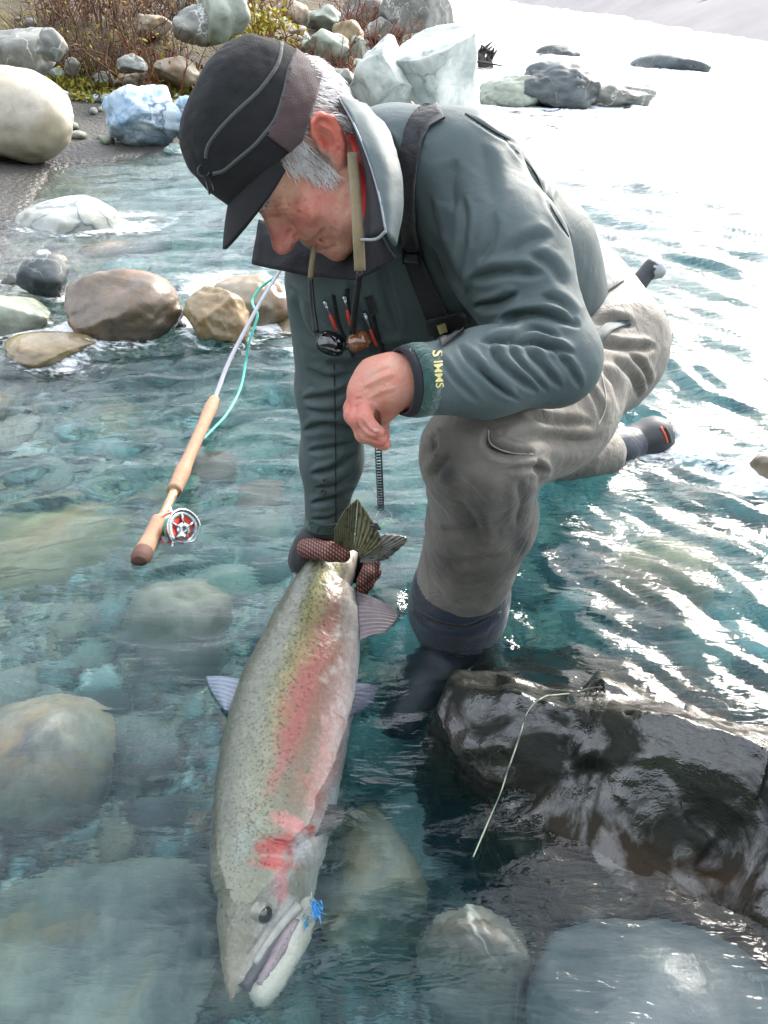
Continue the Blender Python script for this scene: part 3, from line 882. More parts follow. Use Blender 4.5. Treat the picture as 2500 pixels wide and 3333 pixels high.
# gravel between the cobbles: nobody could count it
def gravel_stuff(n, r_lo, r_hi):
    v0, f0 = ICO[3]
    bm = bmesh.new(); bmesh.ops.create_icosphere(bm, subdivisions=1, radius=1.0)
    v0 = np.array([x.co[:] for x in bm.verts]); f0 = np.array([[l.index for l in q.verts] for q in bm.faces]); bm.free()
    px_ = nrng.uniform(-80, 2580, n); py_ = 3420 - 2500 * nrng.random(n) ** 1.2
    q = np.array([Pz(a, b_, -0.27) for a, b_ in zip(px_, py_)])
    d_ = shore_d(q[:, 0], q[:, 1])
    q = q[(d_ < -0.02) & (q[:, 1] < 5)]
    n = len(q)
    q[:, 2] = ground_z(q[:, 0], q[:, 1])
    r = (r_lo + (r_hi - r_lo) * nrng.random(n) ** 2.5) * (1 + 0.3 * np.clip(q[:, 1] - 1, 0, 4))
    S = r[:, None] * nrng.uniform(0.6, 1.3, (n, 3)) * np.array((1, 1, 0.7))
    an = nrng.uniform(0, 6.28, n)
    vv = v0[None] * (1 + 0.25 * nrng.normal(size=(n, len(v0), 1)).clip(-1, 1)) * S[:, None, :]
    c_, s_ = np.cos(an)[:, None], np.sin(an)[:, None]
    vx = vv[..., 0] * c_ - vv[..., 1] * s_; vy = vv[..., 0] * s_ + vv[..., 1] * c_
    vv = np.stack([vx, vy, vv[..., 2]], -1) + q[:, None, :] + np.array((0, 0, 0.3)) * r[:, None, None]
    F_ = (f0[None] + (np.arange(n) * len(v0))[:, None, None]).reshape(-1, 3)
    pal = np.array([lin(120, 126, 122)[:3], lin(96, 104, 104)[:3], lin(142, 132, 108)[:3], lin(130, 150, 146)[:3], lin(150, 112, 84)[:3], lin(176, 178, 168)[:3], lin(84, 84, 78)[:3]])
    cc = np.repeat(pal[nrng.choice(len(pal), n, p=(.24, .2, .18, .14, .05, .07, .12))], len(v0), 0)
    m, nt, out = new_mat('gravel_grains'); k = NT(nt)
    b = k.n('BsdfPrincipled'); at = k.n('Attribute', attribute_name='col')
    f = k.noise(k.coord(), 90, 3, 0.6)
    k.l(k.mix(k.mr(f, 0.3, 0.7, 0, 0.5), at.outputs['Color'], lin(70, 72, 70)), b.inputs['Base Color'])
    b.inputs['Roughness'].default_value = 0.45
    k.l(b.outputs[0], out.inputs['Surface'])
    o = mesh_obj('gravel', vv.reshape(-1, 3), F_, m, None, True, {'col': cc})
    tag(o, 'mixed grey and brown gravel between the cobbles under water', 'gravel', kind='stuff')
gravel_stuff(7000, 0.006, 0.022)

# ---- brush, moss and driftwood on the bank
M['twig'] = plain('dry_twig_bark', lin(96, 74, 58), 0.9, var=0.4, scale=12)
M['redtwig'] = plain('red_twig_bark', lin(112, 64, 46), 0.9, var=0.4, scale=12)
M['moss'] = plain('yellow_moss', lin(120, 114, 38), 0.95, var=0.45, scale=30)
M['leaf'] = plain('dead_leaf', lin(150, 112, 62), 0.9, var=0.45, scale=20)
M['yleaf'] = plain('yellow_leaf', lin(150, 140, 34), 0.8, var=0.3, scale=20)
def on_ground(px_, py_):
    q = Pz(px_, max(py_, -40), 0.1)
    t_ = 1
    for _ in range(25):
        t_n = tz(px_, py_, gz(q[0], q[1]))
        if t_n < 0 or t_n > 25: t_n = 12.0
        t_ = 0.6 * t_ + 0.4 * t_n if _ else t_n
        q = P(px_, py_, t_)
    q[2] = gz(q[0], q[1])
    return q
def leaf_cards(pts, size, rng_):
    n = len(pts)
    d1 = rng_.normal(size=(n, 3)); d1 /= np.linalg.norm(d1, axis=1)[:, None]
    d2 = np.cross(d1, rng_.normal(size=(n, 3))); d2 /= np.linalg.norm(d2, axis=1)[:, None]
    nn = np.cross(d1, d2)
    s_ = size * rng_.uniform(0.6, 1.3, n)[:, None]
    V_ = np.stack([pts - d1 * s_, pts + d2 * s_ * 0.45 + nn * s_ * 0.12, pts + d1 * s_, pts - d2 * s_ * 0.45 + nn * s_ * 0.12], 1).reshape(-1, 3)
    F_ = (np.arange(n)[:, None] * 4 + np.arange(4)[None])
    return V_, F_
def shrub(px_, py_, hgt, spread, n, label, mat, leaf=None, nleaf=0, lsize=0.02, seed=0, name='shrub', lean=0.7, rad=0.0075):
    r = np.random.default_rng(seed)
    base = on_ground(px_, py_)
    root = empty(name, base, label, 'shrub')
    parts, tips = [], []
    for i_ in range(n):
        a = r.uniform(0, 6.28); q0 = base + np.array((r.normal() * spread * 0.35, r.normal() * spread * 0.3, -0.02))
        L = hgt * r.uniform(0.5, 1.15)
        d = np.array((math.cos(a) * lean * r.random(), math.sin(a) * lean * r.random(), 1.0)); d /= np.linalg.norm(d)
        pts = [q0]
        for s_ in range(5):
            d = d + r.normal(size=3) * 0.22; d /= np.linalg.norm(d)
            pts.append(pts[-1] + d * L / 5)
        pts = np.array(pts)
        parts.append(tube_data(pts, np.linspace(rad, rad * 0.3, 6) * r.uniform(0.7, 1.3), 4))
        for b_ in range(3):
            st = pts[r.integers(2, 5)]
            dd = d + r.normal(size=3) * 0.8; dd /= np.linalg.norm(dd)
            l2 = L * r.uniform(0.2, 0.45)
            pp = np.array([st, st + dd * l2 * 0.5 + r.normal(size=3) * 0.01, st + dd * l2 + r.normal(size=3) * 0.03])
            parts.append(tube_data(pp, np.linspace(rad * 0.5, rad * 0.2, 3), 3))
            tips += [pp[1], pp[2]]
    v_, f_ = join_data(parts)
    mesh_obj('branches', v_, f_, mat, root)
    if leaf is not None and nleaf:
        tp = np.array(tips)[r.integers(0, len(tips), nleaf)] + r.normal(size=(nleaf, 3)) * 0.05
        lv, lf = leaf_cards(tp, lsize, r)
        o = mesh_obj('leaves', lv, lf, leaf, root, False); o['kind'] = 'stuff'
    return root
SHR = [(30, 60, 'tangle of bare brown twigs over the angular grey-green slab', 'twig', 'leaf', 260), (110, 110, 'bare brown bush rising behind the upright slab', 'twig', 'yleaf', 60), (220, 60, 'dry twiggy bush with a few yellow leaves', 'twig', 'yleaf', 90),
       (300, 130, 'sparse red-brown twigs above the moss patch', 'redtwig', 'leaf', 160), (360, 40, 'thick dead brush beside the white-topped pinkish boulder', 'twig', 'leaf', 300), (420, 180, 'low dry stems in front of the grey stones', 'twig', 'yleaf', 60),
       (520, 120, 'thin dead stems between the grey boulders', 'redtwig', 'leaf', 90), (830, 20, 'rust-coloured bush above the yellow bush', 'redtwig', 'leaf', 300), (1060, 190, 'single tuft of dry stems beside the round pale green boulder', 'redtwig', None, 0),
       (1290, 130, 'reddish stems in front of the tall cracked boulder', 'redtwig', 'leaf', 60), (1170, 60, 'reddish twigs below the mottled boulder', 'redtwig', 'leaf', 80), (150, 20, 'dense dead brush high on the bank corner', 'twig', 'leaf', 300)]
SHR += [(20, 130, 'low dead stems hanging over the angular slab', 'twig', 'leaf', 200), (250, 10, 'tall bare brush at the top of the bank', 'twig', 'leaf', 260), (470, 10, 'dead brush behind the white-topped boulder', 'twig', 'leaf', 220), (330, 90, 'thicket of thin twigs between the moss and the pinkish boulder', 'twig', 'yleaf', 90), (180, 160, 'leafy tangle beside the narrow slab', 'twig', 'yleaf', 90), (600, 10, 'grey twigs above the tall grey boulder', 'twig', 'leaf', 120), (1230, 40, 'rusty stems between the mottled boulders', 'redtwig', 'leaf', 100)]
for i_, (x_, y_, lb_, mt_, lf_, nl_) in enumerate(SHR):
    big_ = 0.75 if y_ < 100 else 0.45
    shrub(x_, y_ + 60, big_, 0.7, 48, lb_, M[mt_], M[lf_] if lf_ else None, nl_, 0.022, 700 + i_)
shrub(862, 150, 0.42, 0.3, 18, 'bright yellow leafy bush behind the cap', M['redtwig'], M['yleaf'], 420, 0.03, 801)
def moss_patch(px_, py_, r0, seed, label):
    r = np.random.default_rng(seed)
    base = on_ground(px_, py_)
    n = 900
    a = r.uniform(0, 6.28, n); q = r0 * np.sqrt(r.random(n))
    x_ = base[0] + np.cos(a) * q * 1.5; y_ = base[1] + np.sin(a) * q
    pts = np.c_[x_, y_, ground_z(x_, y_) + r.random(n) * 0.07]
    v_, f_ = leaf_cards(pts, 0.028, r)
    o = mesh_obj('moss', v_, f_, M['moss'], None, False)
    tag(o, label, 'moss', kind='stuff')
for i_, (x_, y_, r_, lb_) in enumerate([(290, 215, 0.5, 'yellow-green moss under the red-brown twigs'), (450, 140, 0.45, 'yellow moss below the pinkish boulder'), (540, 165, 0.35, 'moss beside the grey boulder'), (140, 270, 0.35, 'moss at the foot of the angular slab'), (860, 135, 0.3, 'yellow moss below the bright bush'), (60, 40, 0.5, 'dull moss under the dense brush')]):
    moss_patch(x_, y_ + 20, r_, 850 + i_, lb_)
def driftwood():
    base = Pz(1545, 224, 0.0)
    root = empty('driftwood_stump', base, 'dark snagged driftwood stump sticking out of the river', 'driftwood')
    r = np.random.default_rng(5)
    parts = []
    for x_ in (1515, 1530, 1572, 1590):
        b0 = Pz(x_, 232, -0.03)
        top = P(x_ + r.uniform(-14, 14), r.uniform(145, 165), to_px(b0)[2])
        mid = (b0 + top) / 2 + r.normal(size=3) * 0.02
        parts.append(tube_data(np.array([b0, mid, top]), np.array((0.06, 0.05, 0.018)) * 1.2, 7))
        for _ in range(5):
            st = b0 + (top - b0) * r.uniform(0.3, 0.9)
            parts.append(tube_data(np.array([st, st + np.array((r.normal() * 0.1, r.normal() * 0.05, 0.08 + 0.05 * r.random()))]), (0.028, 0.008), 5))
    l0 = Pz(1465, 205, 0.05); l1 = Pz(1640, 215, 0.05)
    parts.append(tube_data(np.array([l0, (l0 + l1) / 2 + np.array((0, 0, 0.03)), l1]), (0.012, 0.02, 0.006), 6))
    v_, f_ = join_data(parts)
    mesh_obj('branches', v_, f_, plain('wet_driftwood', lin(52, 46, 40), 0.6, var=0.4, scale=20), root)
driftwood()

# ================================================================== THE ANGLER
def skin_mat():
    m, nt, out = new_mat('skin'); k = NT(nt)
    b = k.n('BsdfPrincipled'); at = k.n('Attribute', attribute_name='col')
    co = k.coord()
    f = k.noise(co, 160, 4, 0.65); g = k.noise(co, 45, 4, 0.6)
    c = k.mix(k.mr(g, 0.38, 0.66, 0, 0.42), at.outputs['Color'], lin(186, 92, 78))
    c = k.mix(k.mr(f, 0.55, 0.75, 0, 0.3), c, lin(150, 96, 74))
    k.l(c, b.inputs['Base Color'])
    b.inputs['Roughness'].default_value = 0.5
    b.inputs['Subsurface Weight'].default_value = 0.10
    b.inputs['Subsurface Radius'].default_value = (0.008, 0.003, 0.0015)
    b.inputs['Subsurface Scale'].default_value = 1.0
    k.l(k.bump(k.math('ADD', k.noise(co, 420, 4, 0.6), k.math('MULTIPLY', k.noise(co, 110, 3, 0.6), 1.5)), 0.5, 0.0018), b.inputs['Normal'])
    k.l(b.outputs[0], out.inputs['Surface'])
    return m
def cloth_mat(name, col, rough=0.75, var=0.12, weave=900, bump=0.12, stain=None, sheen=0.15, blot=6, shin_dark=None, crease=1.0):
    m, nt, out = new_mat(name); k = NT(nt)
    b = k.n('BsdfPrincipled'); co = k.coord()
    f = k.noise(co, blot, 6, 0.62, 0.5)
    dk = tuple(c * (1 - var) for c in col[:3]) + (1,); lt = tuple(min(1, c * (1 + var)) for c in col[:3]) + (1,)
    c = k.mix(k.mr(f, 0.3, 0.7), dk, lt)
    if stain:
        g = k.noise(co, stain[1], 7, 0.66, 0.8)
        c = k.mix(k.mr(g, stain[2], stain[3], 0, stain[4]), c, stain[0])
    if shin_dark:
        at = k.n('Attribute', attribute_name='shin_dark')
        c = k.mix(k.math('MULTIPLY', at.outputs['Fac'], k.mr(k.noise(co, 14, 6, 0.65, 0.6), 0.25, 0.6, 0.8, 1.0)), c, shin_dark)
    k.l(c, b.inputs['Base Color'])
    b.inputs['Roughness'].default_value = rough
    b.inputs['Sheen Weight'].default_value = sheen
    b.inputs['Sheen Roughness'].default_value = 0.5
    cr_ = k.math('ABSOLUTE', k.math('SUBTRACT', k.noise(co, 13, 3, 0.5, 1.2), 0.5))
    cr2 = k.math('ABSOLUTE', k.math('SUBTRACT', k.noise(co, 34, 2, 0.5, 0.8), 0.5))
    h = k.math('ADD', k.noise(co, weave, 2, 0.5), k.math('ADD', k.math('MULTIPLY', k.mr(cr_, 0.0, 0.10), 1.6 * crease), k.math('MULTIPLY', k.mr(cr2, 0.0, 0.10), 0.7 * crease)))
    k.l(k.bump(h, bump * 1.8, 0.003), b.inputs['Normal'])
    k.l(b.outputs[0], out.inputs['Surface'])
    return m
M['skin'] = skin_mat()
M['jacket'] = cloth_mat('grey_softshell', lin(60, 74, 75), 0.62, 0.12, 900, 0.10, None, 0.05, 6, None, 0.45)
M['lining'] = cloth_mat('navy_lining', lin(15, 15, 23), 0.85, 0.12, 900, 0.12, None, 0.03)
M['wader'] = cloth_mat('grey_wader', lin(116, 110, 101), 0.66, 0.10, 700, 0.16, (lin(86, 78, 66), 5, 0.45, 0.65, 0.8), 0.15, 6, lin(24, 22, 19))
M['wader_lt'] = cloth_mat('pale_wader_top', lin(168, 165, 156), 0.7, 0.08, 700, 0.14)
M['neoprene'] = cloth_mat('navy_neoprene', lin(22, 33, 48), 0.42, 0.15, 500, 0.1)
M['black'] = cloth_mat('black_webbing', lin(16, 17, 22), 0.7, 0.2, 800, 0.15)
M['wool'] = cloth_mat('black_wool', lin(8, 9, 12), 0.92, 0.25, 700, 0.25, None, 0.02, 14, None, 0.0)
M['brownwool'] = cloth_mat('brown_wool', lin(62, 44, 44), 0.92, 0.18, 700, 0.35, None, 0.35, 40, None, 0.0)
M['piping'] = cloth_mat('grey_piping', lin(58, 61, 61), 0.8)
M['silverpipe'] = cloth_mat('silver_piping', lin(128, 132, 138), 0.6)
M['green'+'cuff'] = cloth_mat('green_velcro', lin(34, 70, 64), 0.95, 0.25, 600, 0.4, None, 0.3, 90)
M['red'] = cloth_mat('red_fleece', lin(186, 40, 34), 0.85)
M['tanstrap'] = cloth_mat('tan_cord_sleeve', lin(118, 105, 78), 0.85)
M['rubber'] = plain('dark_rubber', lin(40, 42, 46), 0.5, scale=60)
M['orange'] = plain('orange_trim', lin(214, 92, 60), 0.5)
M['gold'] = plain('gold_thread', lin(200, 186, 120), 0.55, scale=200)
M['redplastic'] = plain('red_pull', lin(206, 60, 44), 0.45)
M['steel'] = plain('bright_steel', lin(170, 176, 180), 0.25, 0.9)
M['blackplastic'] = plain('black_plastic', lin(18, 18, 20), 0.3, scale=30)

ORG = Pz(1500, 1990, -0.1)
person = empty('person', ORG, 'man in grey jacket and waders crouching in the river, gripping the fish by its tail', 'person')

def bb(pts, mrg):
    a = np.array(pts)
    return a.min(0) - mrg, a.max(0) + mrg
def bvh_of(v, F):
    return BVHTree.FromPolygons([tuple(x) for x in v], [tuple(int(i) for i in q) for q in F])
def cast(bvh, px_, py_, off=0.0, far=None):
    d = Vector(P(px_, py_, 1.0) - CAMP).normalized()
    loc, nor, _, _ = bvh.ray_cast(Vector(CAMP), d)
    if loc is None:
        return None
    if nor.dot(d) > 0: nor = -nor
    return np.array(loc + nor * off), np.array(nor)
def path_on(bvh, line, n, off, smooth=True):
    ln = catmull(line, n) if smooth and len(line) > 2 else np.linspace(line[0], line[1], n)
    out_ = []
    for x_, y_ in ln:
        h_ = cast(bvh, x_, y_, off)
        if h_ is not None: out_.append(h_[0])
    out_ = np.array(out_)
    for _ in range(2):
        out_[1:-1] = 0.5 * out_[1:-1] + 0.25 * (out_[:-2] + out_[2:])
    return out_
def ribbon_on(name, bvh, line, half, n, off, thick, mat, parent, cross=5):
    ln = catmull(line, n) if len(line) > 2 else np.linspace(line[0], line[1], n)
    tg = np.gradient(ln, axis=0); tg /= np.linalg.norm(tg, axis=1)[:, None]
    nm = np.c_[-tg[:, 1], tg[:, 0]]
    hw = np.interp(np.linspace(0, 1, n), np.linspace(0, 1, len(np.atleast_1d(half))), np.atleast_1d(half))
    T_, B_, last = [], [], None
    for i_ in range(n):
        row_t, row_b = [], []
        for c_ in np.linspace(-1, 1, cross):
            x_, y_ = ln[i_] + nm[i_] * hw[i_] * c_
            h_ = cast(bvh, x_, y_)
            if h_ is None: h_ = last
            last = h_
            row_t.append(h_[0] + h_[1] * (off + thick)); row_b.append(h_[0] + h_[1] * (off - thick))
        T_.append(row_t); B_.append(row_b)
    T_, B_ = np.array(T_), np.array(B_)
    for A_ in (T_, B_):
        A_[1:-1] = 0.5 * A_[1:-1] + 0.25 * (A_[:-2] + A_[2:])
    V_ = np.vstack([T_.reshape(-1, 3), B_.reshape(-1, 3)])
    f1 = grid_faces(n, cross); o_ = n * cross
    F_ = [tuple(q) for q in f1] + [tuple(q[::-1] + o_) for q in f1]
    for i_ in range(n - 1):
        a, b_ = i_ * cross, (i_ + 1) * cross
        F_.append((b_, a, a + o_, b_ + o_))
        a, b_ = i_ * cross + cross - 1, (i_ + 1) * cross + cross - 1
        F_.append((a, b_, b_ + o_, a + o_))
    F_.append(tuple(range(cross)) [::-1] + tuple(range(o_, o_ + cross)))
    e_ = (n - 1) * cross
    F_.append(tuple(range(e_, e_ + cross)) + tuple(range(o_ + e_, o_ + e_ + cross))[::-1])
    return mesh_obj(name, V_, F_, mat, parent)
def sheet(name, rows_, nu, nv, thick, mat, parent, wob=0.0, seed=0):
    """a cloth panel through rows of control points, given thickness"""
    R_ = np.array([catmull(np.array(r), nu) for r in rows_])
    G = np.array([catmull(R_[:, j], nv) if len(rows_) > 2 else np.linspace(R_[0, j], R_[1, j], nv) for j in range(nu)]).transpose(1, 0, 2)
    p = G.reshape(-1, 3)
    F_ = grid_faces(nv, nu)
    n_ = vnormals(p, F_)
    if wob: p = p + n_ * (fbm(p * 28, 3, seed) * wob)[:, None]
    V_ = np.vstack([p + n_ * thick, p - n_ * thick]); o_ = len(p)
    fs = [tuple(q) for q in F_] + [tuple(q[::-1] + o_) for q in F_]
    ring = list(range(nu)) + [i * nu + nu - 1 for i in range(1, nv)] + list(range(nv * nu - 2, (nv - 1) * nu - 1, -1)) + [i * nu for i in range(nv - 2, 0, -1)]
    fs += [(ring[(i + 1) % len(ring)], ring[i], ring[i] + o_, ring[(i + 1) % len(ring)] + o_) for i in range(len(ring))]
    return mesh_obj(name, V_, fs, mat, parent), G

# ---- jacket
SL, SLm, EL, FM, WL = P(1495, 572, 1.08), P(1650, 830, 1.055), P(1800, 1170, 1.04), P(1580, 1215, 0.99), P(1318, 1242, 0.948)
SR, ER, FR, WR = P(1085, 930, 1.28), P(1085, 1270, 1.40), P(1080, 1500, 1.47), P(1055, 1715, 1.525)
def jacket_f(p):
    d = chain(p, [P(1290, 520, 1.15), P(1480, 620, 1.18), P(1700, 860, 1.28), P(1780, 1050, 1.36)], [0.072, 0.094, 0.108, 0.112], 0.05)
    d = smin(d, chain(p, [P(1180, 780, 1.24), P(1330, 900, 1.32), P(1500, 1080, 1.40)], [0.09, 0.11, 0.11], 0.05), 0.09)
    d = smin(d, chain(p, [P(1225, 500, 1.09), P(1345, 520, 1.08), SL], [0.050, 0.054, 0.072], 0.03), 0.05)
    d = smin(d, rcone(p, P(1190, 640, 1.21), P(1120, 850, 1.31), 0.06, 0.075), 0.06)
    arm = chain(p, [SL, SLm, EL], [0.077, 0.073, 0.060], 0.04)
    fore = chain(p, [EL, FM, WL], [0.060, 0.050, 0.0405], 0.03)
    d = smin(d, arm, 0.035)
    d = smin(d, fore, 0.014)
    ra = chain(p, [SR, ER, FR, WR], [0.077, 0.061, 0.053, 0.036], 0.03)
    d = smin(d, ra, 0.035)
    # the sleeves end in open cuffs
    ax = (WL - FM) / np.linalg.norm(WL - FM)
    d = smax(d, ((p - (WL + ax * 0.004)) @ ax.astype(np.float32)) - 0.0 + 10 * (np.sqrt(((p - WL.astype(np.float32)) ** 2).sum(1)) > 0.09), 0.006) if False else d
    return d
lo, hi = bb([SL, EL, WL, SR, ER, FR, WR, P(1780, 1050, 1.36), P(1215, 470, 1.08), P(1700, 860, 1.28)], 0.15)
jv, jF = sdf_mesh(jacket_f, lo, hi, 0.0031)
FOLDS_J = [
    ([(1485, 520), (1470, 600), (1478, 690)], -0.010, 34), ([(1570, 470), (1592, 560), (1600, 660)], -0.008, 30), ([(1508, 640), (1512, 720), (1500, 800)], -0.008, 16),
    ([(1610, 690), (1600, 780), (1560, 860)], -0.008, 20), ([(1530, 915), (1600, 890), (1680, 882), (1770, 892)], -0.012, 20), ([(1540, 1000), (1612, 990), (1690, 950)], -0.011, 17),
    ([(1620, 1065), (1680, 1030), (1770, 1022), (1890, 1062)], -0.014, 16), ([(1660, 1100), (1735, 1078), (1830, 1104)], -0.009, 12), ([(1655, 825), (1720, 785), (1800, 765)], -0.010, 24),
    ([(1560, 1110), (1672, 1108), (1800, 1128), (1870, 1150)], -0.016, 15), ([(1720, 830), (1790, 860), (1840, 930)], -0.006, 20), ([(1760, 960), (1830, 990), (1880, 1050)], -0.007, 18),
    ([(1490, 1120), (1563, 1204), (1672, 1295)], -0.008, 15), ([(1587, 1114), (1642, 1192), (1750, 1277)], -0.009, 14), ([(1690, 1114), (1762, 1186), (1829, 1265)], -0.009, 13),
    ([(1792, 1126), (1853, 1192), (1891, 1265)], -0.008, 13), ([(1430, 1150), (1480, 1230), (1560, 1310)], -0.005, 12), ([(1640, 1110), (1700, 1190), (1790, 1280)], -0.006, 9), ([(1540, 1150), (1600, 1240), (1700, 1310)], -0.005, 9),
    ([(1515, 372), (1642, 451), (1732, 478)], -0.005, 7), ([(1642, 457), (1732, 553), (1790, 672), (1860, 780)], -0.007, 9), ([(1672, 463), (1720, 540), (1768, 625)], -0.009, 13), ([(1752, 523), (1776, 590), (1784, 660)], -0.010, 13),
    ([(1800, 590), (1850, 640)], -0.005, 8), ([(1700, 500), (1770, 520)], -0.005, 9),
    ([(1400, 760), (1440, 830), (1500, 960)], -0.016, 22), ([(1400, 640), (1410, 720), (1440, 800)], -0.008, 16), ([(1520, 760), (1500, 850), (1505, 960)], -0.010, 14), ([(1290, 640), (1300, 740), (1320, 830)], -0.008, 18),
    ([(1000, 1200), (1060, 1232), (1150, 1215)], -0.010, 15), ([(985, 1300), (1075, 1290), (1150, 1255)], -0.012, 15), ([(985, 1405), (1060, 1385), (1165, 1400)], -0.011, 15), ([(990, 1330), (1060, 1345), (1130, 1330)], -0.006, 12),
    ([(1010, 1545), (1080, 1530), (1160, 1475)], -0.011, 14), ([(1000, 1470), (1070, 1460), (1150, 1440)], -0.008, 12), ([(1010, 1640), (1080, 1625), (1160, 1590)], -0.010, 12), ([(1020, 1590), (1090, 1580), (1150, 1540)], -0.006, 9), ([(1010, 1690), (1070, 1690), (1130, 1655)], -0.008, 10),
    ([(960, 960), (985, 1060), (1040, 1130)], -0.008, 16), ([(940, 930), (1000, 1000), (1060, 1060)], -0.006, 14), ([(1060, 1180), (1130, 1190), (1190, 1160)], -0.012, 20),
    ([(1240, 850), (1260, 960), (1300, 1080)], -0.007, 18), ([(1130, 900), (1160, 1000), (1230, 1110)], -0.006, 16), ([(1180, 1110), (1260, 1130), (1340, 1120)], -0.012, 16),
    ([(1370, 420), (1360, 480)], -0.005, 12), ([(1250, 420), (1290, 520), (1300, 640)], -0.006, 16),
]
jv = sculpt(jv, jF, [(l_, a_ * (0.55 if np.mean([q[1] for q in l_]) < 860 and np.mean([q[0] for q in l_]) > 1400 else 0.85), w_ * 0.85) for l_, a_, w_ in FOLDS_J])
jn = vnormals(jv, jF)
jv = jv + jn * (0.0013 * fbm(jv * np.array((26, 26, 18)), 3, 90))[:, None]
# the jacket is tucked into the waders and stops at the wrists
axL = (WL - FM) / np.linalg.norm(WL - FM); axR = (WR - FR) / np.linalg.norm(WR - FR)
cutL = ((jv - WL) @ axL > 0.002) & (np.linalg.norm(jv - WL, axis=1) < 0.08)
cutR = ((jv - WR) @ axR > 0.004) & (np.linalg.norm(jv - WR, axis=1) < 0.07)
def drop(v, F, kill):
    F = F[~kill[F].any(1)]
    used = np.unique(F); mp_ = -np.ones(len(v), int); mp_[used] = np.arange(len(used))
    return v[used], mp_[F]
jv, jF = drop(jv, jF, cutL | cutR)
JB = bvh_of(jv, jF)
jacket = mesh_obj('jacket', jv, jF, M['jacket'], person)

# cuffs
def ring_band(name, c, axis, r0, r1, w, thick, mat, parent, seg=36, sq=1.0):
    a = np.asarray(axis) / np.linalg.norm(axis)
    n_ = np.cross(a, (0.3, 0.2, 1)); n_ /= np.linalg.norm(n_); b_ = np.cross(a, n_)
    an = np.linspace(0, 2 * math.pi, seg, endpoint=False)
    rings = []
    for (o_, r) in ((0, r0), (w * 0.5, (r0 + r1) / 2 + 0.001), (w, r1), (w, r1 - thick), (w * 0.5, (r0 + r1) / 2 - thick), (0, r0 - thick)):
        rings.append(c + a * o_ + r * (np.cos(an)[:, None] * n_ + np.sin(an)[:, None] * b_ * sq))
    V_ = np.vstack(rings); F_ = []
    for i_ in range(6):
        for j in range(seg):
            F_.append((i_ * seg + j, i_ * seg + (j + 1) % seg, ((i_ + 1) % 6) * seg + (j + 1) % seg, ((i_ + 1) % 6) * seg + j))
    return mesh_obj(name, V_, F_, mat, parent)
ring_band('sleeve_end', WL - axL * 0.006, axL, 0.0415, 0.0400, 0.012, 0.004, M['lining'], jacket)
ring_band('cuff_tab', WL - axL * 0.026, axL, 0.0440, 0.0430, 0.022, 0.004, M['greencuff'], jacket)
ring_band('sleeve_end', WR - axR * 0.02, axR, 0.0385, 0.0365, 0.026, 0.004, M['jacket'], jacket)
ribbon_on('cuff_tab', JB, [(1002, 1705), (1050, 1722), (1112, 1712)], [14, 15, 14], 14, 0.003, 0.002, M['greencuff'], jacket)

# collar: near panel, its navy lining, the far lapel
E_ = [P(1103, 318, 1.02), P(1150, 400, 0.955), P(1200, 520, 0.93), P(1235, 640, 0.915), P(1256, 752, 0.91)]
B_ = [P(1190, 345, 1.03), P(1262, 420, 0.975), P(1300, 545, 0.945), P(1308, 690, 0.935), P(1290, 800, 0.935)]
Mid_ = [0.5 * a + 0.5 * b_ + (P(1250, 560, 0.90) - P(1250, 560, 0.908)) for a, b_ in zip(E_, B_)]
col_near, _ = sheet('collar', [E_, Mid_, B_], 26, 12, 0.0018, M['jacket'], jacket, 0.004, 3)
tube('collar_piping', catmull(np.array(E_), 30), 0.0014, M['silverpipe'], jacket, 6)
tube('collar_piping', catmull(np.array([P(1256, 752, 0.909), P(1225, 778, 0.925), P(1175, 780, 0.945)]), 12), 0.0018, M['silverpipe'], jacket, 6)
Lin = [P(1125, 360, 1.08), P(1165, 470, 1.04), P(1185, 590, 1.02), P(1180, 700, 1.0), P(1168, 785, 0.965)]
sheet('collar_lining', [E_, [0.5 * a + 0.5 * b_ for a, b_ in zip(E_, Lin)], Lin], 22, 8, 0.0012, M['lining'], jacket, 0.002, 4)
sheet('lapel', [[P(842, 716, 1.235), P(930, 740, 1.23), P(1040, 770, 1.215), P(1160, 760, 1.13), P(1230, 740, 1.0)],
                [P(832, 790, 1.225), P(935, 820, 1.20), P(1040, 840, 1.18), P(1160, 850, 1.11), P(1260, 800, 0.99)],
                [P(820, 858, 1.22), P(934, 884, 1.185), P(1045, 900, 1.155), P(1160, 905, 1.10), P(1290, 840, 0.985)]], 26, 12, 0.002, M['lining'], jacket, 0.004, 6)
# red shirt collar
sheet('shirt_collar', [[P(1130, 440, 1.03), P(1160, 520, 0.995), P(1172, 620, 0.985), P(1160, 720, 0.985)], [P(1170, 440, 1.03), P(1196, 540, 1.0), P(1200, 640, 0.985), P(1185, 730, 0.98)]], 16, 5, 0.0015, M['red'], person, 0.002, 7)

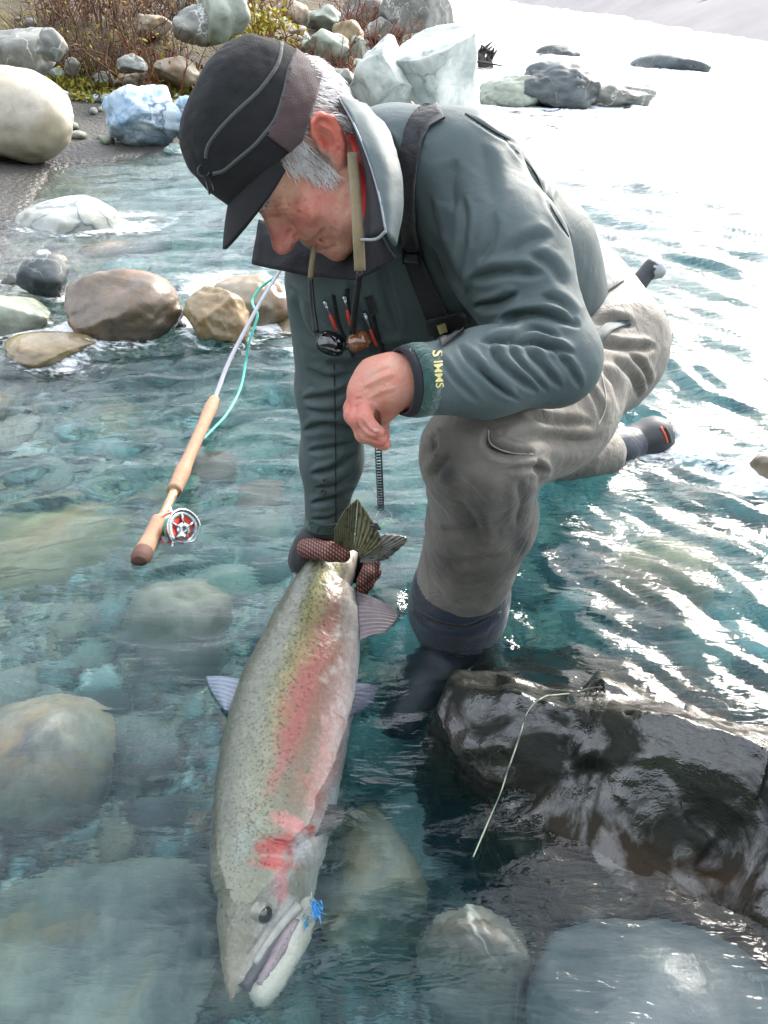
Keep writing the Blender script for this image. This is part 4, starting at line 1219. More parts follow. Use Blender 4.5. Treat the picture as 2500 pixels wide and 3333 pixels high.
# seams, zips and pulls
tube('seam', path_on(JB, [(1088, 1185), (1092, 1400), (1093, 1600), (1094, 1745)], 90, 0.0009), 0.0011, M['lining'], jacket, 5)
tube('seam', path_on(JB, [(1515, 370), (1600, 425), (1680, 465), (1735, 478)], 24, 0.0002), 0.0012, M['lining'], jacket, 5)
tube('seam', path_on(JB, [(1640, 452), (1735, 553), (1792, 672), (1850, 770)], 24, 0.0002), 0.0012, M['lining'], jacket, 5)
def zip_pull(x_, y_, dx, dy, zipline):
    tube('zipper', path_on(JB, zipline, 20, 0.001), 0.0032, M['lining'], jacket, 6)
    h_ = cast(JB, x_, y_, 0.006); g_ = cast(JB, x_ + dx, y_ + dy, 0.007)
    if h_ and g_:
        tube('zipper_pull', np.array([h_[0], 0.5 * (h_[0] + g_[0]), g_[0]]), (0.0022, 0.003, 0.0026), M['redplastic'], jacket, 6)
        tube('pull_loop', np.array([h_[0] + (h_[0] - g_[0]) * 0.8, h_[0]]), (0.003, 0.0022), M['steel'], jacket, 6)
zip_pull(1075, 1015, 18, 50, [(1085, 960), (1105, 1060), (1150, 1160)])
zip_pull(1128, 1000, 10, 48, [(1130, 940), (1140, 1040), (1175, 1140)])
zip_pull(1210, 1058, 22, 56, [(1205, 970), (1222, 1060), (1250, 1150)])
ribbon_on('zipper_garage', JB, [(1200, 965), (1216, 1020)], 14, 6, 0.003, 0.0015, M['black'], jacket)
# lettering on the left cuff, set into the sleeve
def text_on(txt, bvh, origin, ux, uy, size, mat, parent, off=0.0032, name='lettering'):
    cu = bpy.data.curves.new(name, 'FONT'); cu.body = txt; cu.size = 1.0; cu.resolution_u = 3; cu.offset = 0.012
    to = bpy.data.objects.new(name, cu); link(to)
    dg = bpy.context.evaluated_depsgraph_get()
    me = bpy.data.meshes.new_from_object(to.evaluated_get(dg))
    bpy.data.objects.remove(to)
    bm = bmesh.new(); bm.from_mesh(me)
    bmesh.ops.triangulate(bm, faces=bm.faces[:])
    bmesh.ops.subdivide_edges(bm, edges=[e for e in bm.edges if e.calc_length() > 0.25], cuts=2)
    bmesh.ops.triangulate(bm, faces=bm.faces[:])
    V_ = []
    for v_ in bm.verts:
        x_ = origin[0] + (ux[0] * v_.co.x + uy[0] * v_.co.y) * size
        y_ = origin[1] + (ux[1] * v_.co.x + uy[1] * v_.co.y) * size
        h_ = cast(bvh, x_, y_, off)
        V_.append(h_[0])
    F_ = [tuple(l.index for l in f_.verts) for f_ in bm.faces]
    bm.free()
    return mesh_obj(name, np.array(V_), F_, mat, parent, False)
text_on('S', JB, (1406, 1146), (0.06, 1.0), (1.0, -0.06), 48, M['gold'], jacket)
text_on('IMMS', JB, (1409, 1178), (0.09, 1.0), (1.0, -0.09), 37, M['gold'], jacket)

# suspender over the shoulder, buckle and badge
ribbon_on('suspender', JB, [(1432, 362), (1372, 400), (1340, 480), (1325, 600), (1328, 720), (1345, 850)], [34, 34, 32, 32, 32, 34], 34, 0.004, 0.0018, M['black'], person)
ribbon_on('suspender', JB, [(1345, 830), (1385, 940), (1430, 1040), (1475, 1110)], [30, 32, 36, 46], 22, 0.006, 0.002, M['black'], person)
ribbon_on('buckle', JB, [(1316, 826), (1372, 822)], [18, 18], 8, 0.010, 0.003, M['blackplastic'], person)
ribbon_on('buckle', JB, [(1390, 1052), (1520, 1030)], [24, 30], 10, 0.011, 0.003, M['black'], person)
ribbon_on('badge', JB, [(1424, 1052), (1452, 1044)], [13, 13], 6, 0.017, 0.001, M['gold'], person)

# ---- waders
HL, TM, KL = P(1945, 1130, 1.38), P(1775, 1335, 1.23), P(1563, 1475, 1.11)
S1, S2 = P(1568, 1690, 1.27), P(1512, 1870, 1.41)
def wader_f(p):
    d = chain(p, [HL, TM, KL], [0.104, 0.093, 0.079], 0.05)
    d = smin(d, chain(p, [KL, S1, S2], [0.080, 0.081, 0.083], 0.03), 0.018)
    d = smin(d, chain(p, [P(1800, 810, 1.36), P(1872, 970, 1.41), HL], [0.070, 0.084, 0.104], 0.05), 0.06)
    d = smin(d, chain(p, [P(1560, 1120, 1.40), P(1750, 1150, 1.46)], [0.11, 0.11], 0.05), 0.08)
    rk = P(1700, 1455, 1.80)
    d = smin(d, chain(p, [P(1880, 1150, 1.52), rk], [0.10, 0.085], 0.04), 0.04)
    d = smin(d, chain(p, [rk, P(1960, 1478, 1.98)], [0.08, 0.06], 0.04), 0.03)
    return d
lo, hi = bb([HL, KL, S1, S2, P(1810, 800, 1.36), P(1960, 1478, 1.98), P(1700, 1455, 1.80), P(1560, 1120, 1.4)], 0.14)
wv_, wF_ = sdf_mesh(wader_f, lo, hi, 0.0042)
FOLDS_W = [
    ([(1585, 1400), (1600, 1450), (1660, 1475), (1740, 1480)], -0.016, 16), ([(1640, 1430), (1760, 1420), (1900, 1440), (1960, 1420)], -0.009, 24), ([(1700, 1350), (1800, 1375), (1930, 1380)], -0.009, 16),
    ([(1395, 1400), (1412, 1440), (1400, 1480)], -0.014, 14), ([(1745, 1490), (1762, 1540), (1752, 1600)], -0.008, 12), ([(1400, 1560), (1430, 1520), (1460, 1480)], -0.006, 16),
    ([(1690, 1560), (1700, 1640), (1680, 1720)], -0.006, 18), ([(1480, 1620), (1540, 1700), (1560, 1790)], -0.005, 22), ([(1420, 1720), (1480, 1730), (1560, 1720)], -0.004, 14), ([(1400, 1790), (1500, 1830), (1640, 1800)], -0.004, 16),
    ([(2000, 1170), (2060, 1230), (2080, 1300)], -0.009, 12), ([(2040, 1150), (2095, 1200), (2110, 1260)], -0.008, 10), ([(1960, 1190), (2010, 1260), (2020, 1340)], -0.009, 13), ([(1930, 1110), (2030, 1130), (2140, 1130)], -0.012, 14),
    ([(1900, 1230), (1950, 1310), (1960, 1380)], -0.006, 10), ([(1900, 1000), (1960, 960), (2030, 915)], -0.005, 10), ([(1930, 1050), (2000, 1040), (2070, 1060)], -0.008, 14), ([(1880, 820), (1900, 900), (1930, 980)], -0.006, 16), ([(1650, 1530), (1720, 1520), (1790, 1540)], -0.008, 12),
]
wv_ = sculpt(wv_, wF_, FOLDS_W)
wn_ = vnormals(wv_, wF_)
wv_ = wv_ + wn_ * (0.0035 * fbm(wv_ * 20, 3, 93))[:, None]
# pale upper, grey legs: the upper is its own piece of cloth
fx_, fy_, ft_ = to_px(wv_)
axs = S2 - S1; axs = axs / np.linalg.norm(axs)
kill = ((wv_ - S2) @ axs > 0.01) & (np.linalg.norm(wv_ - S2, axis=1) < 0.16)
wv_, wF_ = drop(wv_, wF_, kill)
WB = bvh_of(wv_, wF_)
fx_, fy_, ft_ = to_px(wv_)
dn_ = fbm(np.c_[fx_ / 90, fy_ / 130, 0 * fx_], 4, 95)
shin_dark = np.zeros(len(wv_))  # darker blotches over the knee and the front of the shin
for c_, rx_, ry_, w_ in (((1570, 1690), 190, 220, 0.95), ((1690, 1770), 50, 90, 1.0), ((1480, 1520), 110, 110, 0.8), ((1540, 1830), 190, 80, 0.8), ((1500, 1420), 80, 60, 0.45), ((1640, 1560), 100, 70, 0.6)):
    shin_dark = np.maximum(shin_dark, w_ * np.exp(-((fx_ - c_[0]) / rx_) ** 2 - ((fy_ - c_[1]) / ry_) ** 2))
shin_dark = np.clip(shin_dark * (1.05 + 0.7 * dn_), 0, 1)
waders = mesh_obj('waders', wv_, wF_, M['wader'], person, True, {'shin_dark': shin_dark})
c_px = to_px(wv_[wF_].mean(1))
# belt line: world plane through hip, above it the pale upper
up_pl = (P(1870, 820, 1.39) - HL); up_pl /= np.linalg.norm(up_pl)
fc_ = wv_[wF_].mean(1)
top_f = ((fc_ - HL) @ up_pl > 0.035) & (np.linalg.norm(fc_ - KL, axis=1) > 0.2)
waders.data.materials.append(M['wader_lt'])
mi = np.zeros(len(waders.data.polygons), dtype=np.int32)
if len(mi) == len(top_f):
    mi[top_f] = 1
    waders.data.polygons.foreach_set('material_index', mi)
tube('seam', path_on(WB, [(1958, 1220), (1972, 1290), (1968, 1340), (1945, 1385)], 20, 0.0002), 0.0012, M['wader_lt'], waders, 5)
tube('seam', path_on(WB, [(1920, 990), (1975, 950), (2030, 915)], 14, 0.0005), 0.002, M['brownwool'], waders, 5)
tube('seam', path_on(WB, [(1590, 1400), (1600, 1445), (1660, 1472), (1735, 1478)], 24, 0.0004), 0.0012, M['wader_lt'], waders, 5)
ribbon_on('belt', WB, [(1930, 1120), (1960, 1085), (2000, 1060), (2050, 1050)], [16, 15, 14, 12], 14, 0.003, 0.002, M['jacket'], waders)

# ---- gravel guards and boots
def guard_f(p):
    d = chain(p, [P(1515, 1850, 1.395), P(1500, 1930, 1.455), P(1488, 1990, 1.50), P(1470, 2060, 1.545)], [0.076, 0.083, 0.085, 0.076], 0.03)
    return d
lo, hi = bb([P(1515, 1850, 1.395), P(1470, 2060, 1.545)], 0.13)
v_, F_ = sdf_mesh(guard_f, lo, hi, 0.005)
v_ = sculpt(v_, F_, [([(1350, 1990), (1420, 2030), (1520, 2045), (1620, 2000)], -0.008, 12), ([(1360, 1940), (1440, 1975), (1560, 1985), (1650, 1930)], -0.003, 10), ([(1380, 1830), (1450, 1880), (1560, 1895), (1660, 1850)], -0.010, 10)])
guard = mesh_obj('gravel_guard', v_, F_, M['neoprene'], person)
GBv = bvh_of(v_, F_)
tube('elastic_hem', path_on(GBv, [(1345, 1985), (1420, 2026), (1520, 2040), (1630, 1990)], 24, 0.001), 0.003, M['black'], guard, 6)
def boot_f(p):
    a_ = Pz(1480, 2060, -0.04); toe = a_ + np.array((-0.10, -0.17, -0.085)); heel = a_ + np.array((0.02, 0.05, -0.07))
    d = rcone(p, a_, heel, 0.066, 0.052)
    d = smin(d, chain(p, [heel, a_ + np.array((-0.05, -0.08, -0.08)), toe], [0.05, 0.052, 0.042], 0.03), 0.04)
    return np.maximum(d, (a_[2] - 0.125) - p[:, 2])
a_ = Pz(1480, 2060, -0.04)
v_, F_ = sdf_mesh(boot_f, a_ - np.array((0.25, 0.3, 0.22)), a_ + np.array((0.18, 0.2, 0.12)), 0.006)
mesh_obj('boot', v_, F_, M['rubber'], person)
# the other foot trails behind, sole to the river
FB = [P(1960, 1432, 2.0), P(2040, 1410, 2.04), P(2110, 1388, 2.06), P(2165, 1372, 2.07)]
def guard2_f(p):
    return chain(p, [P(1955, 1470, 1.99), P(2010, 1456, 2.02), P(2070, 1440, 2.05)], [0.050, 0.047, 0.043], 0.02)
lo, hi = bb([P(1955, 1440, 1.99), P(2070, 1408, 2.05)], 0.08)
v_, F_ = sdf_mesh(guard2_f, lo, hi, 0.006)
mesh_obj('gravel_guard', v_, F_, M['neoprene'], person)
sole_ax = P(2180, 1372, 2.09) - P(2060, 1405, 2.05); sole_ax /= np.linalg.norm(sole_ax)
def boot2_f(p):
    h_, t_ = P(2125, 1424, 2.07), P(2140, 1485, 2.09)
    d = smin(rcone(p, P(2060, 1440, 2.05), h_, 0.045, 0.046), rcone(p, h_, t_ , 0.05, 0.045), 0.03)
    return smax(d, (p - P(2172, 1412, 2.08).astype(np.float32)) @ sole_ax.astype(np.float32), 0.012)
lo, hi = bb([P(2060, 1406, 2.05), P(2140, 1450, 2.09), P(2180, 1380, 2.08)], 0.09)
v_, F_ = sdf_mesh(boot2_f, lo, hi, 0.005)
boot2 = mesh_obj('boot', v_, F_, M['rubber'], person)
B2 = bvh_of(v_, F_)
try:
    tube('trim_stripe', path_on(B2, [(2150, 1390), (2163, 1412), (2172, 1440)], 16, 0.001), 0.0028, M['orange'], boot2, 6)
    tube('sole_edge', path_on(B2, [(2164, 1392), (2176, 1414), (2182, 1440)], 16, 0.001), 0.005, M['piping'], boot2, 6)
except Exception as ex:
    print('boot trim', ex)

# ---- head
HS, HO = 0.939, P(1017.7, 511, 1.08)
Ru, Uu, Fu = np.array((1.0, 0, 0)), np.array((0, ST, CT)), np.array((0, CT, -ST))
cv = lambda x, y, z: Ru * x + Uu * y + Fu * z
HR = axes(cv(-0.53, -0.82, 0.12), cv(-0.80, 0.45, -0.38))       # columns: right, forward, up
def HW(l): return HO + (np.asarray(l, float) * HS) @ HR.T
def HLc(w): return ((np.asarray(w, float) - HO) @ HR) / HS
def head_f(p):
    q = ((p - HO.astype(np.float32)) @ HR.astype(np.float32)) / np.float32(HS)
    m_ = q.copy(); m_[:, 0] = np.abs(m_[:, 0])                   # the face is mirrored
    d = ell(q, (0, -0.005, 0.045), (0.075, 0.098, 0.082))
    d = smin(d, ell(q, (0, 0.045, -0.028), (0.058, 0.050, 0.062)), 0.03)
    d = smin(d, ell(q, (0, 0.058, 0.035), (0.056, 0.034, 0.032)), 0.02)
    d = smin(d, rcone(m_, (0.054, 0.0, -0.045), (0.022, 0.074, -0.094), 0.021, 0.019), 0.03)
    d = smin(d, ell(q, (0, 0.086, -0.098), (0.023, 0.017, 0.017)), 0.018)
    d = smin(d, ell(q, (0, 0.080, -0.066), (0.031, 0.022, 0.026)), 0.02)
    d = smin(d, ell(m_, (0.040, 0.064, -0.026), (0.027, 0.025, 0.022)), 0.018)
    d = smin(d, ell(m_, (0.046, 0.045, -0.070), (0.022, 0.030, 0.026)), 0.02)
    d = smax(d, -ell(m_, (0.031, 0.104, 0.004), (0.019, 0.017, 0.011)), 0.012)
    d = smin(d, ell(m_, (0.032, 0.0790, 0.0035), (0.0165, 0.0140, 0.0130)), 0.004)
    d = smin(d, ell(m_, (0.035, 0.083, -0.0095), (0.013, 0.006, 0.0045)), 0.006)     # bag under the eye
    d = smin(d, rcone(m_, (0.010, 0.098, 0.0225), (0.046, 0.077, 0.0235), 0.0075, 0.0065), 0.012)
    d = smin(d, rcone(q, (0, 0.092, 0.020), (0, 0.121, -0.022), 0.0098, 0.0135), 0.012)
    d = smin(d, ell(q, (0, 0.093, -0.010), (0.015, 0.019, 0.030)), 0.012)
    d = smin(d, ell(q, (0, 0.074, -0.040), (0.036, 0.030, 0.028)), 0.015)
    d = smin(d, ell(q, (0, 0.123, -0.027), (0.0155, 0.0165, 0.0145)), 0.010)
    d = smin(d, ell(m_, (0.0135, 0.108, -0.031), (0.0095, 0.0125, 0.0095)), 0.006)
    d = smin(d, rcone(m_, (0.0, 0.1005, -0.0595), (0.020, 0.091, -0.0635), 0.0058, 0.0032), 0.006)
    d = smin(d, rcone(m_, (0.0, 0.0995, -0.0725), (0.018, 0.090, -0.0695), 0.0066, 0.0034), 0.006)
    d = smax(d, -rcone(m_, (0.0, 0.108, -0.0660), (0.027, 0.0895, -0.0670), 0.0024, 0.0020), 0.003)
    d = smax(d, -rcone(m_, (0.018, 0.108, -0.033), (0.033, 0.0905, -0.068), 0.0022, 0.0018), 0.008)
    d = smax(d, -rcone(m_, (0.018, 0.0955, 0.0005), (0.046, 0.0795, -0.0005), 0.0011, 0.0008), 0.003)   # lid line
    for k_ in range(4):
        d = smax(d, -rcone(m_, (0.051, 0.073, 0.003 - 0.002 * k_), (0.062, 0.058, 0.010 - 0.008 * k_), 0.0007, 0.0005), 0.0035)
    nb_ = HLc(P(1265, 560, 1.14)); d = smin(d, rcone(q, (0, -0.030, -0.035), nb_, 0.060, 0.062), 0.03)
    d = smin(d, rcone(q, (0, 0.03, -0.085), tuple(0.5 * nb_ + np.array((0, 0.01, -0.04))), 0.034, 0.045), 0.03)
    # ears
    e = m_ - np.array((0.0765, -0.016, 0.002), dtype=np.float32)
    ea = 0.42
    ex = e[:, 0] * math.cos(ea) + e[:, 1] * math.sin(ea); ey = -e[:, 0] * math.sin(ea) + e[:, 1] * math.cos(ea)
    et = 0.42
    eq = np.stack([ex, ey * math.cos(et) + e[:, 2] * math.sin(et), -ey * math.sin(et) + e[:, 2] * math.cos(et)], 1)
    pin = ell(eq, (0.0035, -0.004, 0.002), (0.0060, 0.0195, 0.0325))
    pin = smax(pin, -ell(eq, (0.0105, -0.002, 0.004), (0.0090, 0.0125, 0.0230)), 0.004)
    rim = [(0.004, 0.010, 0.004), (0.006, 0.013, 0.017), (0.0075, 0.006, 0.030), (0.008, -0.008, 0.0335), (0.008, -0.0195, 0.022), (0.0075, -0.0205, 0.004), (0.006, -0.015, -0.014), (0.004, -0.006, -0.026)]
    for i_ in range(len(rim) - 1):
        pin = smin(pin, rcone(eq, rim[i_], rim[i_ + 1], 0.0036, 0.0036), 0.003)
    anti = [(0.0068, -0.004, 0.020), (0.0068, -0.0115, 0.008), (0.0065, -0.009, -0.010), (0.006, 0.002, -0.016)]
    for i_ in range(len(anti) - 1):
        pin = smin(pin, rcone(eq, anti[i_], anti[i_ + 1], 0.0026, 0.0026), 0.003)
    pin = smin(pin, ell(eq, (0.0035, 0.001, -0.029), (0.0060, 0.0095, 0.0105)), 0.006)
    pin = smin(pin, ell(eq, (0.004, 0.012, -0.004), (0.0045, 0.0045, 0.0085)), 0.004)
    d = smin(d, pin, 0.005)
    return d * np.float32(HS)
corners = [HW((x_, y_, z_)) for x_ in (-0.11, 0.11) for y_ in (-0.16, 0.15) for z_ in (-0.24, 0.14)]
lo, hi = bb(corners, 0.0)
hv, hF = sdf_mesh(head_f, lo, hi, 0.0022)
hv = sculpt(hv, hF, [([(846, 702), (890, 694), (942, 682)], -0.0034, 7), ([(850, 672), (892, 662), (940, 660)], -0.0016, 7), ([(948, 645), (985, 605)], -0.0012, 5), ([(952, 665), (1002, 642)], -0.0013, 5), ([(955, 688), (1005, 700)], -0.0012, 5),
    ([(868, 716), (920, 726), (962, 712)], -0.0016, 7), ([(955, 742), (985, 768), (1008, 800)], -0.0026, 9), ([(992, 800), (1030, 775), (1062, 738)], -0.0042, 8), ([(1000, 700), (1040, 700), (1080, 690)], 0.0035, 46), ([(1075, 740), (1100, 765)], -0.0018, 9),
    ([(862, 600), (900, 560)], -0.0010, 6), ([(880, 630), (930, 590)], -0.0012, 6), ([(1010, 830), (1060, 815), (1100, 800)], -0.0018, 9), ([(1120, 700), (1150, 620)], -0.0015, 12), ([(1090, 620), (1110, 680)], -0.0012, 10)])
hl = HLc(hv)
def g3(l, c, r): return np.exp(-(((l - np.array(c)) / np.array(r)) ** 2).sum(1))
ml = hl.copy(); ml[:, 0] = np.abs(ml[:, 0])
def mixc(c, col, w): return c * (1 - w[:, None]) + np.array(col[:3]) * w[:, None]
hc = np.tile(np.array(lin(192, 144, 124)[:3]), (len(hl), 1))
hc = mixc(hc, lin(206, 172, 138), np.clip(g3(ml, (0.05, 0.06, 0.03), (0.05, 0.05, 0.03)), 0, 1) * 0.7)
hc = mixc(hc, lin(216, 118, 104), np.clip(g3(ml, (0.048, 0.07, -0.028), (0.03, 0.05, 0.024)), 0, 1) * 0.75)
hc = mixc(hc, lin(206, 112, 108), np.clip(g3(ml, (0, 0.124, -0.024), (0.022, 0.024, 0.024)), 0, 1) * 0.85)
hc = mixc(hc, lin(196, 140, 108), np.clip(g3(ml, (0.032, 0.09, 0.004), (0.02, 0.02, 0.012)), 0, 1) * 0.6)
hc = mixc(hc, lin(176, 84, 76), np.clip(g3(ml, (0, 0.103, -0.066), (0.022, 0.012, 0.010)), 0, 1) * 0.9)
hc = mixc(hc, lin(200, 146, 122), np.clip(g3(ml, (0.0, 0.08, -0.09), (0.05, 0.05, 0.022)), 0, 1) * 0.6)
ear_w = np.clip((ml[:, 0] - 0.076) / 0.010, 0, 1) * (np.abs(hl[:, 1] + 0.016) < 0.032)
hc = mixc(hc, lin(228, 122, 104), ear_w * 0.85)
hc = mixc(hc, lin(198, 66, 48), np.clip(g3(ml, (0.079, -0.010, 0.004), (0.010, 0.009, 0.014)), 0, 1) * 0.8)
pale = np.exp(-(np.clip(np.abs(hl[:, 1] - 0.018) - 0.012, 0, 1) / 0.008) ** 2) * sstep(-0.03, -0.01, hl[:, 2]) * (ml[:, 0] > 0.04)
pale = np.maximum(pale, sstep(-0.03, -0.05, hl[:, 1]) * sstep(-0.075, -0.05, hl[:, 2]))
hc = mixc(hc, lin(176, 166, 162), np.clip(pale, 0, 1) * 0.75 * (ear_w < 0.3))
sp_ = fbm(hl * 140, 2, 400)
hc = mixc(hc, lin(158, 92, 70), np.clip((sp_ - 0.42) * 5, 0, 1) * 0.45)

# ---- left hand, hanging from the cuff
def finger(p, pts, rads): return chain(p, [P(*q) for q in pts], rads, 0.004)
FING = {
    'index': ([(1180, 1268, 0.985), (1150, 1330, 0.975), (1178, 1392, 0.985), (1228, 1428, 0.99)], (0.0115, 0.0105, 0.0098, 0.0085)),
    'middle': ([(1172, 1280, 0.970), (1153, 1350, 0.958), (1186, 1412, 0.962), (1250, 1444, 0.970)], (0.0120, 0.0110, 0.0100, 0.0086)),
    'ring': ([(1178, 1296, 0.955), (1166, 1362, 0.943), (1196, 1408, 0.948), (1240, 1430, 0.955)], (0.0115, 0.0105, 0.0095, 0.0080)),
    'little': ([(1196, 1312, 0.945), (1186, 1360, 0.934), (1206, 1392, 0.936), (1232, 1404, 0.941)], (0.0100, 0.0090, 0.0084, 0.0072)),
    'thumb': ([(1270, 1290, 0.975), (1245, 1340, 1.0), (1232, 1385, 1.0), (1244, 1420, 0.99)], (0.0150, 0.0130, 0.0115, 0.0095)),
}
def hand_f(p):
    w0, w1 = P(1390, 1240, 0.958), P(1290, 1240, 0.952)
    d = rcone(p, w0, w1, 0.0305, 0.0285)
    palm = chain(p, [P(1290, 1240, 0.962), P(1235, 1258, 0.960), P(1190, 1285, 0.958)], (0.0270, 0.0265, 0.0195), 0.02)
    palm = smin(palm, chain(p, [P(1285, 1235, 0.972), P(1225, 1240, 0.975), P(1185, 1265, 0.98)], (0.0240, 0.0225, 0.0150), 0.02), 0.018)
    palm = smin(palm, chain(p, [P(1285, 1275, 0.968), P(1250, 1325, 0.975), P(1226, 1372, 0.985)], (0.021, 0.0165, 0.0105), 0.01), 0.012)
    d = smin(d, palm, 0.02)
    fs = None
    for n_, (pts, rads) in FING.items():
        f_ = finger(p, pts, rads)
        for q_, r_ in zip(pts[1:3], rads[1:3]):
            f_ = smin(f_, np.sqrt(((p - P(*q_).astype(np.float32)) ** 2).sum(1)) - np.float32(r_ * 1.12), 0.004)
        fs = f_ if fs is None else smin(fs, f_, 0.0022)
    d = smin(d, fs, 0.010)
    return d
lo, hi = bb([P(1400, 1240, 0.962), P(1150, 1330, 0.975), P(1250, 1460, 0.97), P(1232, 1404, 0.93), P(1270, 1290, 1.0)], 0.04)
nv_, nF = sdf_mesh(hand_f, lo, hi, 0.0018)
nv_ = sculpt(nv_, nF, [([(1290, 1215), (1230, 1235), (1180, 1262)], 0.0016, 9), ([(1295, 1260), (1240, 1275), (1196, 1300)], 0.0014, 8), ([(1270, 1195), (1220, 1215)], -0.0014, 8), ([(1155, 1345), (1185, 1345)], -0.0009, 4), ([(1160, 1352), (1190, 1354)], -0.0007, 3), ([(1200, 1310), (1230, 1350), (1225, 1380)], -0.0018, 6), ([(1160, 1376), (1190, 1418), (1238, 1440)], -0.0022, 5), ([(1176, 1366), (1200, 1400), (1232, 1414)], -0.0022, 5), ([(1158, 1300), (1180, 1296)], -0.0012, 5), ([(1150, 1325), (1172, 1322)], -0.0010, 4)])
hx, hy, _ = to_px(nv_)
nc_ = np.tile(np.array(lin(180, 134, 116)[:3]), (len(nv_), 1))
for c_, r_, w_ in (((1160, 1310), 60, 0.75), ((1240, 1440), 45, 0.9), ((1155, 1350), 40, 0.5)):
    nc_ = mixc(nc_, lin(172, 98, 88), np.exp(-((hx - c_[0]) ** 2 + (hy - c_[1]) ** 2) / r_ ** 2) * w_)
nc_ = mixc(nc_, lin(190, 120, 92), np.clip(fbm(nv_ * 90, 3, 410) * 2, 0, 1) * 0.35)
# the rest of the body under the clothes, so that head and hands belong to one figure
def under_f(p):
    d = chain(p, [HW((0, -0.03, -0.05)), P(1290, 560, 1.15), P(1600, 840, 1.30), P(1850, 1080, 1.42)], [0.055, 0.07, 0.09, 0.09], 0.05)
    d = smin(d, chain(p, [P(1330, 560, 1.13), SL, EL, P(1395, 1240, 0.965)], [0.05, 0.05, 0.036, 0.028], 0.03), 0.03)
    d = smin(d, chain(p, [P(1230, 800, 1.25), SR, ER, WR], [0.06, 0.05, 0.036, 0.026], 0.03), 0.03)
    d = smin(d, chain(p, [P(1880, 1100, 1.40), KL, S2], [0.07, 0.05, 0.045], 0.03), 0.03)
    return d
lo, hi = bb([HW((0, -0.03, -0.05)), SL, EL, SR, WR, KL, S2, P(1850, 1080, 1.42), P(1395, 1240, 0.965)], 0.1)
uv_, uF = sdf_mesh(under_f, lo, hi, 0.011)
bv = np.vstack([hv, nv_, uv_]); bF = np.vstack([hF, nF + len(hv), uF + len(hv) + len(nv_)])
bc = np.vstack([hc, nc_, np.tile(np.array(lin(214, 164, 140)[:3]), (len(uv_), 1))])
body = mesh_obj('body', bv, bF, M['skin'], person, True, {'col': bc})
HB = bvh_of(hv, hF)

# fingernails
M['nail'] = plain('fingernail', lin(226, 170, 156), 0.3, scale=300, bump=0)
NB_ = bvh_of(nv_, nF)
for x_, y_ in ((1236, 1424), (1222, 1402)):
    h_ = cast(NB_, x_, y_, 0.0003)
    if h_ is not None:
        a1_ = np.cross(h_[1], (0.3, 0.2, 1)); a1_ /= np.linalg.norm(a1_); a2_ = np.cross(h_[1], a1_)
        th_ = np.linspace(0, 2 * math.pi, 16, endpoint=False)
        ring_ = h_[0] + 0.0046 * np.cos(th_)[:, None] * a1_ + 0.0036 * np.sin(th_)[:, None] * a2_ - h_[1] * 0.001
        mesh_obj('fingernail', np.vstack([ring_, h_[0] + h_[1] * 0.0009]), [(j, (j + 1) % 16, 16) for j in range(16)], M['nail'], body)
# ---- hair: white strands round the ear, at the temple and on the nape
M['hair'] = plain('white_hair', lin(236, 233, 232), 0.6, var=0.12, scale=200, bump=0)
hn = vnormals(hv, hF)
lz = 0.050 - 0.30 * np.clip(hl[:, 1], -0.2, 0.0) * 0.2
side = ((hl[:, 2] > -0.005) & (hl[:, 2] < 0.085) & (hl[:, 1] < 0.030) & (ml[:, 0] < 0.0835) & ~((np.abs(hl[:, 1] + 0.016) < 0.026) & (hl[:, 2] < 0.036) & (hl[:, 1] < 0.004)))
side |= ((hl[:, 1] > 0.006) & (hl[:, 1] < 0.036 + 0.2 * (hl[:, 2])) & (hl[:, 2] > -0.024) & (hl[:, 2] < 0.06) & (ml[:, 0] > 0.045))
side |= ((hl[:, 1] < -0.040) & (hl[:, 2] > -0.055) & (hl[:, 2] < 0.08))
idx = np.where(side)[0]
rg = np.random.default_rng(3)
pick = rg.choice(idx, 7000)
parts = []
cent = np.zeros(3)
for i_ in pick:
    p0 = hl[i_] + rg.normal(size=3) * 0.001
    n_l = (hn[i_] @ HR)
    front = p0[1] > 0.0
    g = np.array((0, 0.30 + rg.normal() * 0.18, -1.0)) if front else np.array((0, -0.45 + rg.normal() * 0.2, -0.85))
    g = g + rg.normal(size=3) * 0.12
    g = g - n_l * (g @ n_l); g /= np.linalg.norm(g)
    L = rg.uniform(0.014, 0.034) * (1.0 if not front else 0.8)
    lift = rg.uniform(0.001, 0.0045)
    pts = np.array([p0 - n_l * 0.002, p0 + g * L * 0.35 + n_l * lift, p0 + g * L * 0.7 + n_l * lift * 1.2, p0 + g * L + n_l * lift * 0.6 + rg.normal(size=3) * 0.0015])
    parts.append(tube_data(HW(pts), np.array((0.0004, 0.00045, 0.0004, 0.0001)), 3, cap=False))
v_, f_ = join_data(parts)
hair = mesh_obj('hair', v_, f_, M['hair'], person)
hair['kind'] = 'stuff'
# brows
parts = []
for s_ in (-1, 1):
    for _ in range(70):
        u_ = rg.random()
        p0 = np.array((s_ * (0.014 + 0.034 * u_), 0.1035 - 0.020 * u_ ** 1.4, 0.0250 + rg.normal() * 0.002))
        g = np.array((s_ * 0.8, 0.1, 0.35 * rg.normal() + 0.1)); g /= np.linalg.norm(g)
        parts.append(tube_data(HW(np.array([p0, p0 + g * 0.004 + (0, 0.0015, 0), p0 + g * 0.009])), np.array((0.0005, 0.0004, 0.0001)), 3, cap=False))
v_, f_ = join_data(parts)
eb = mesh_obj('eyebrows', v_, f_, M['hair'], person); eb['kind'] = 'stuff'

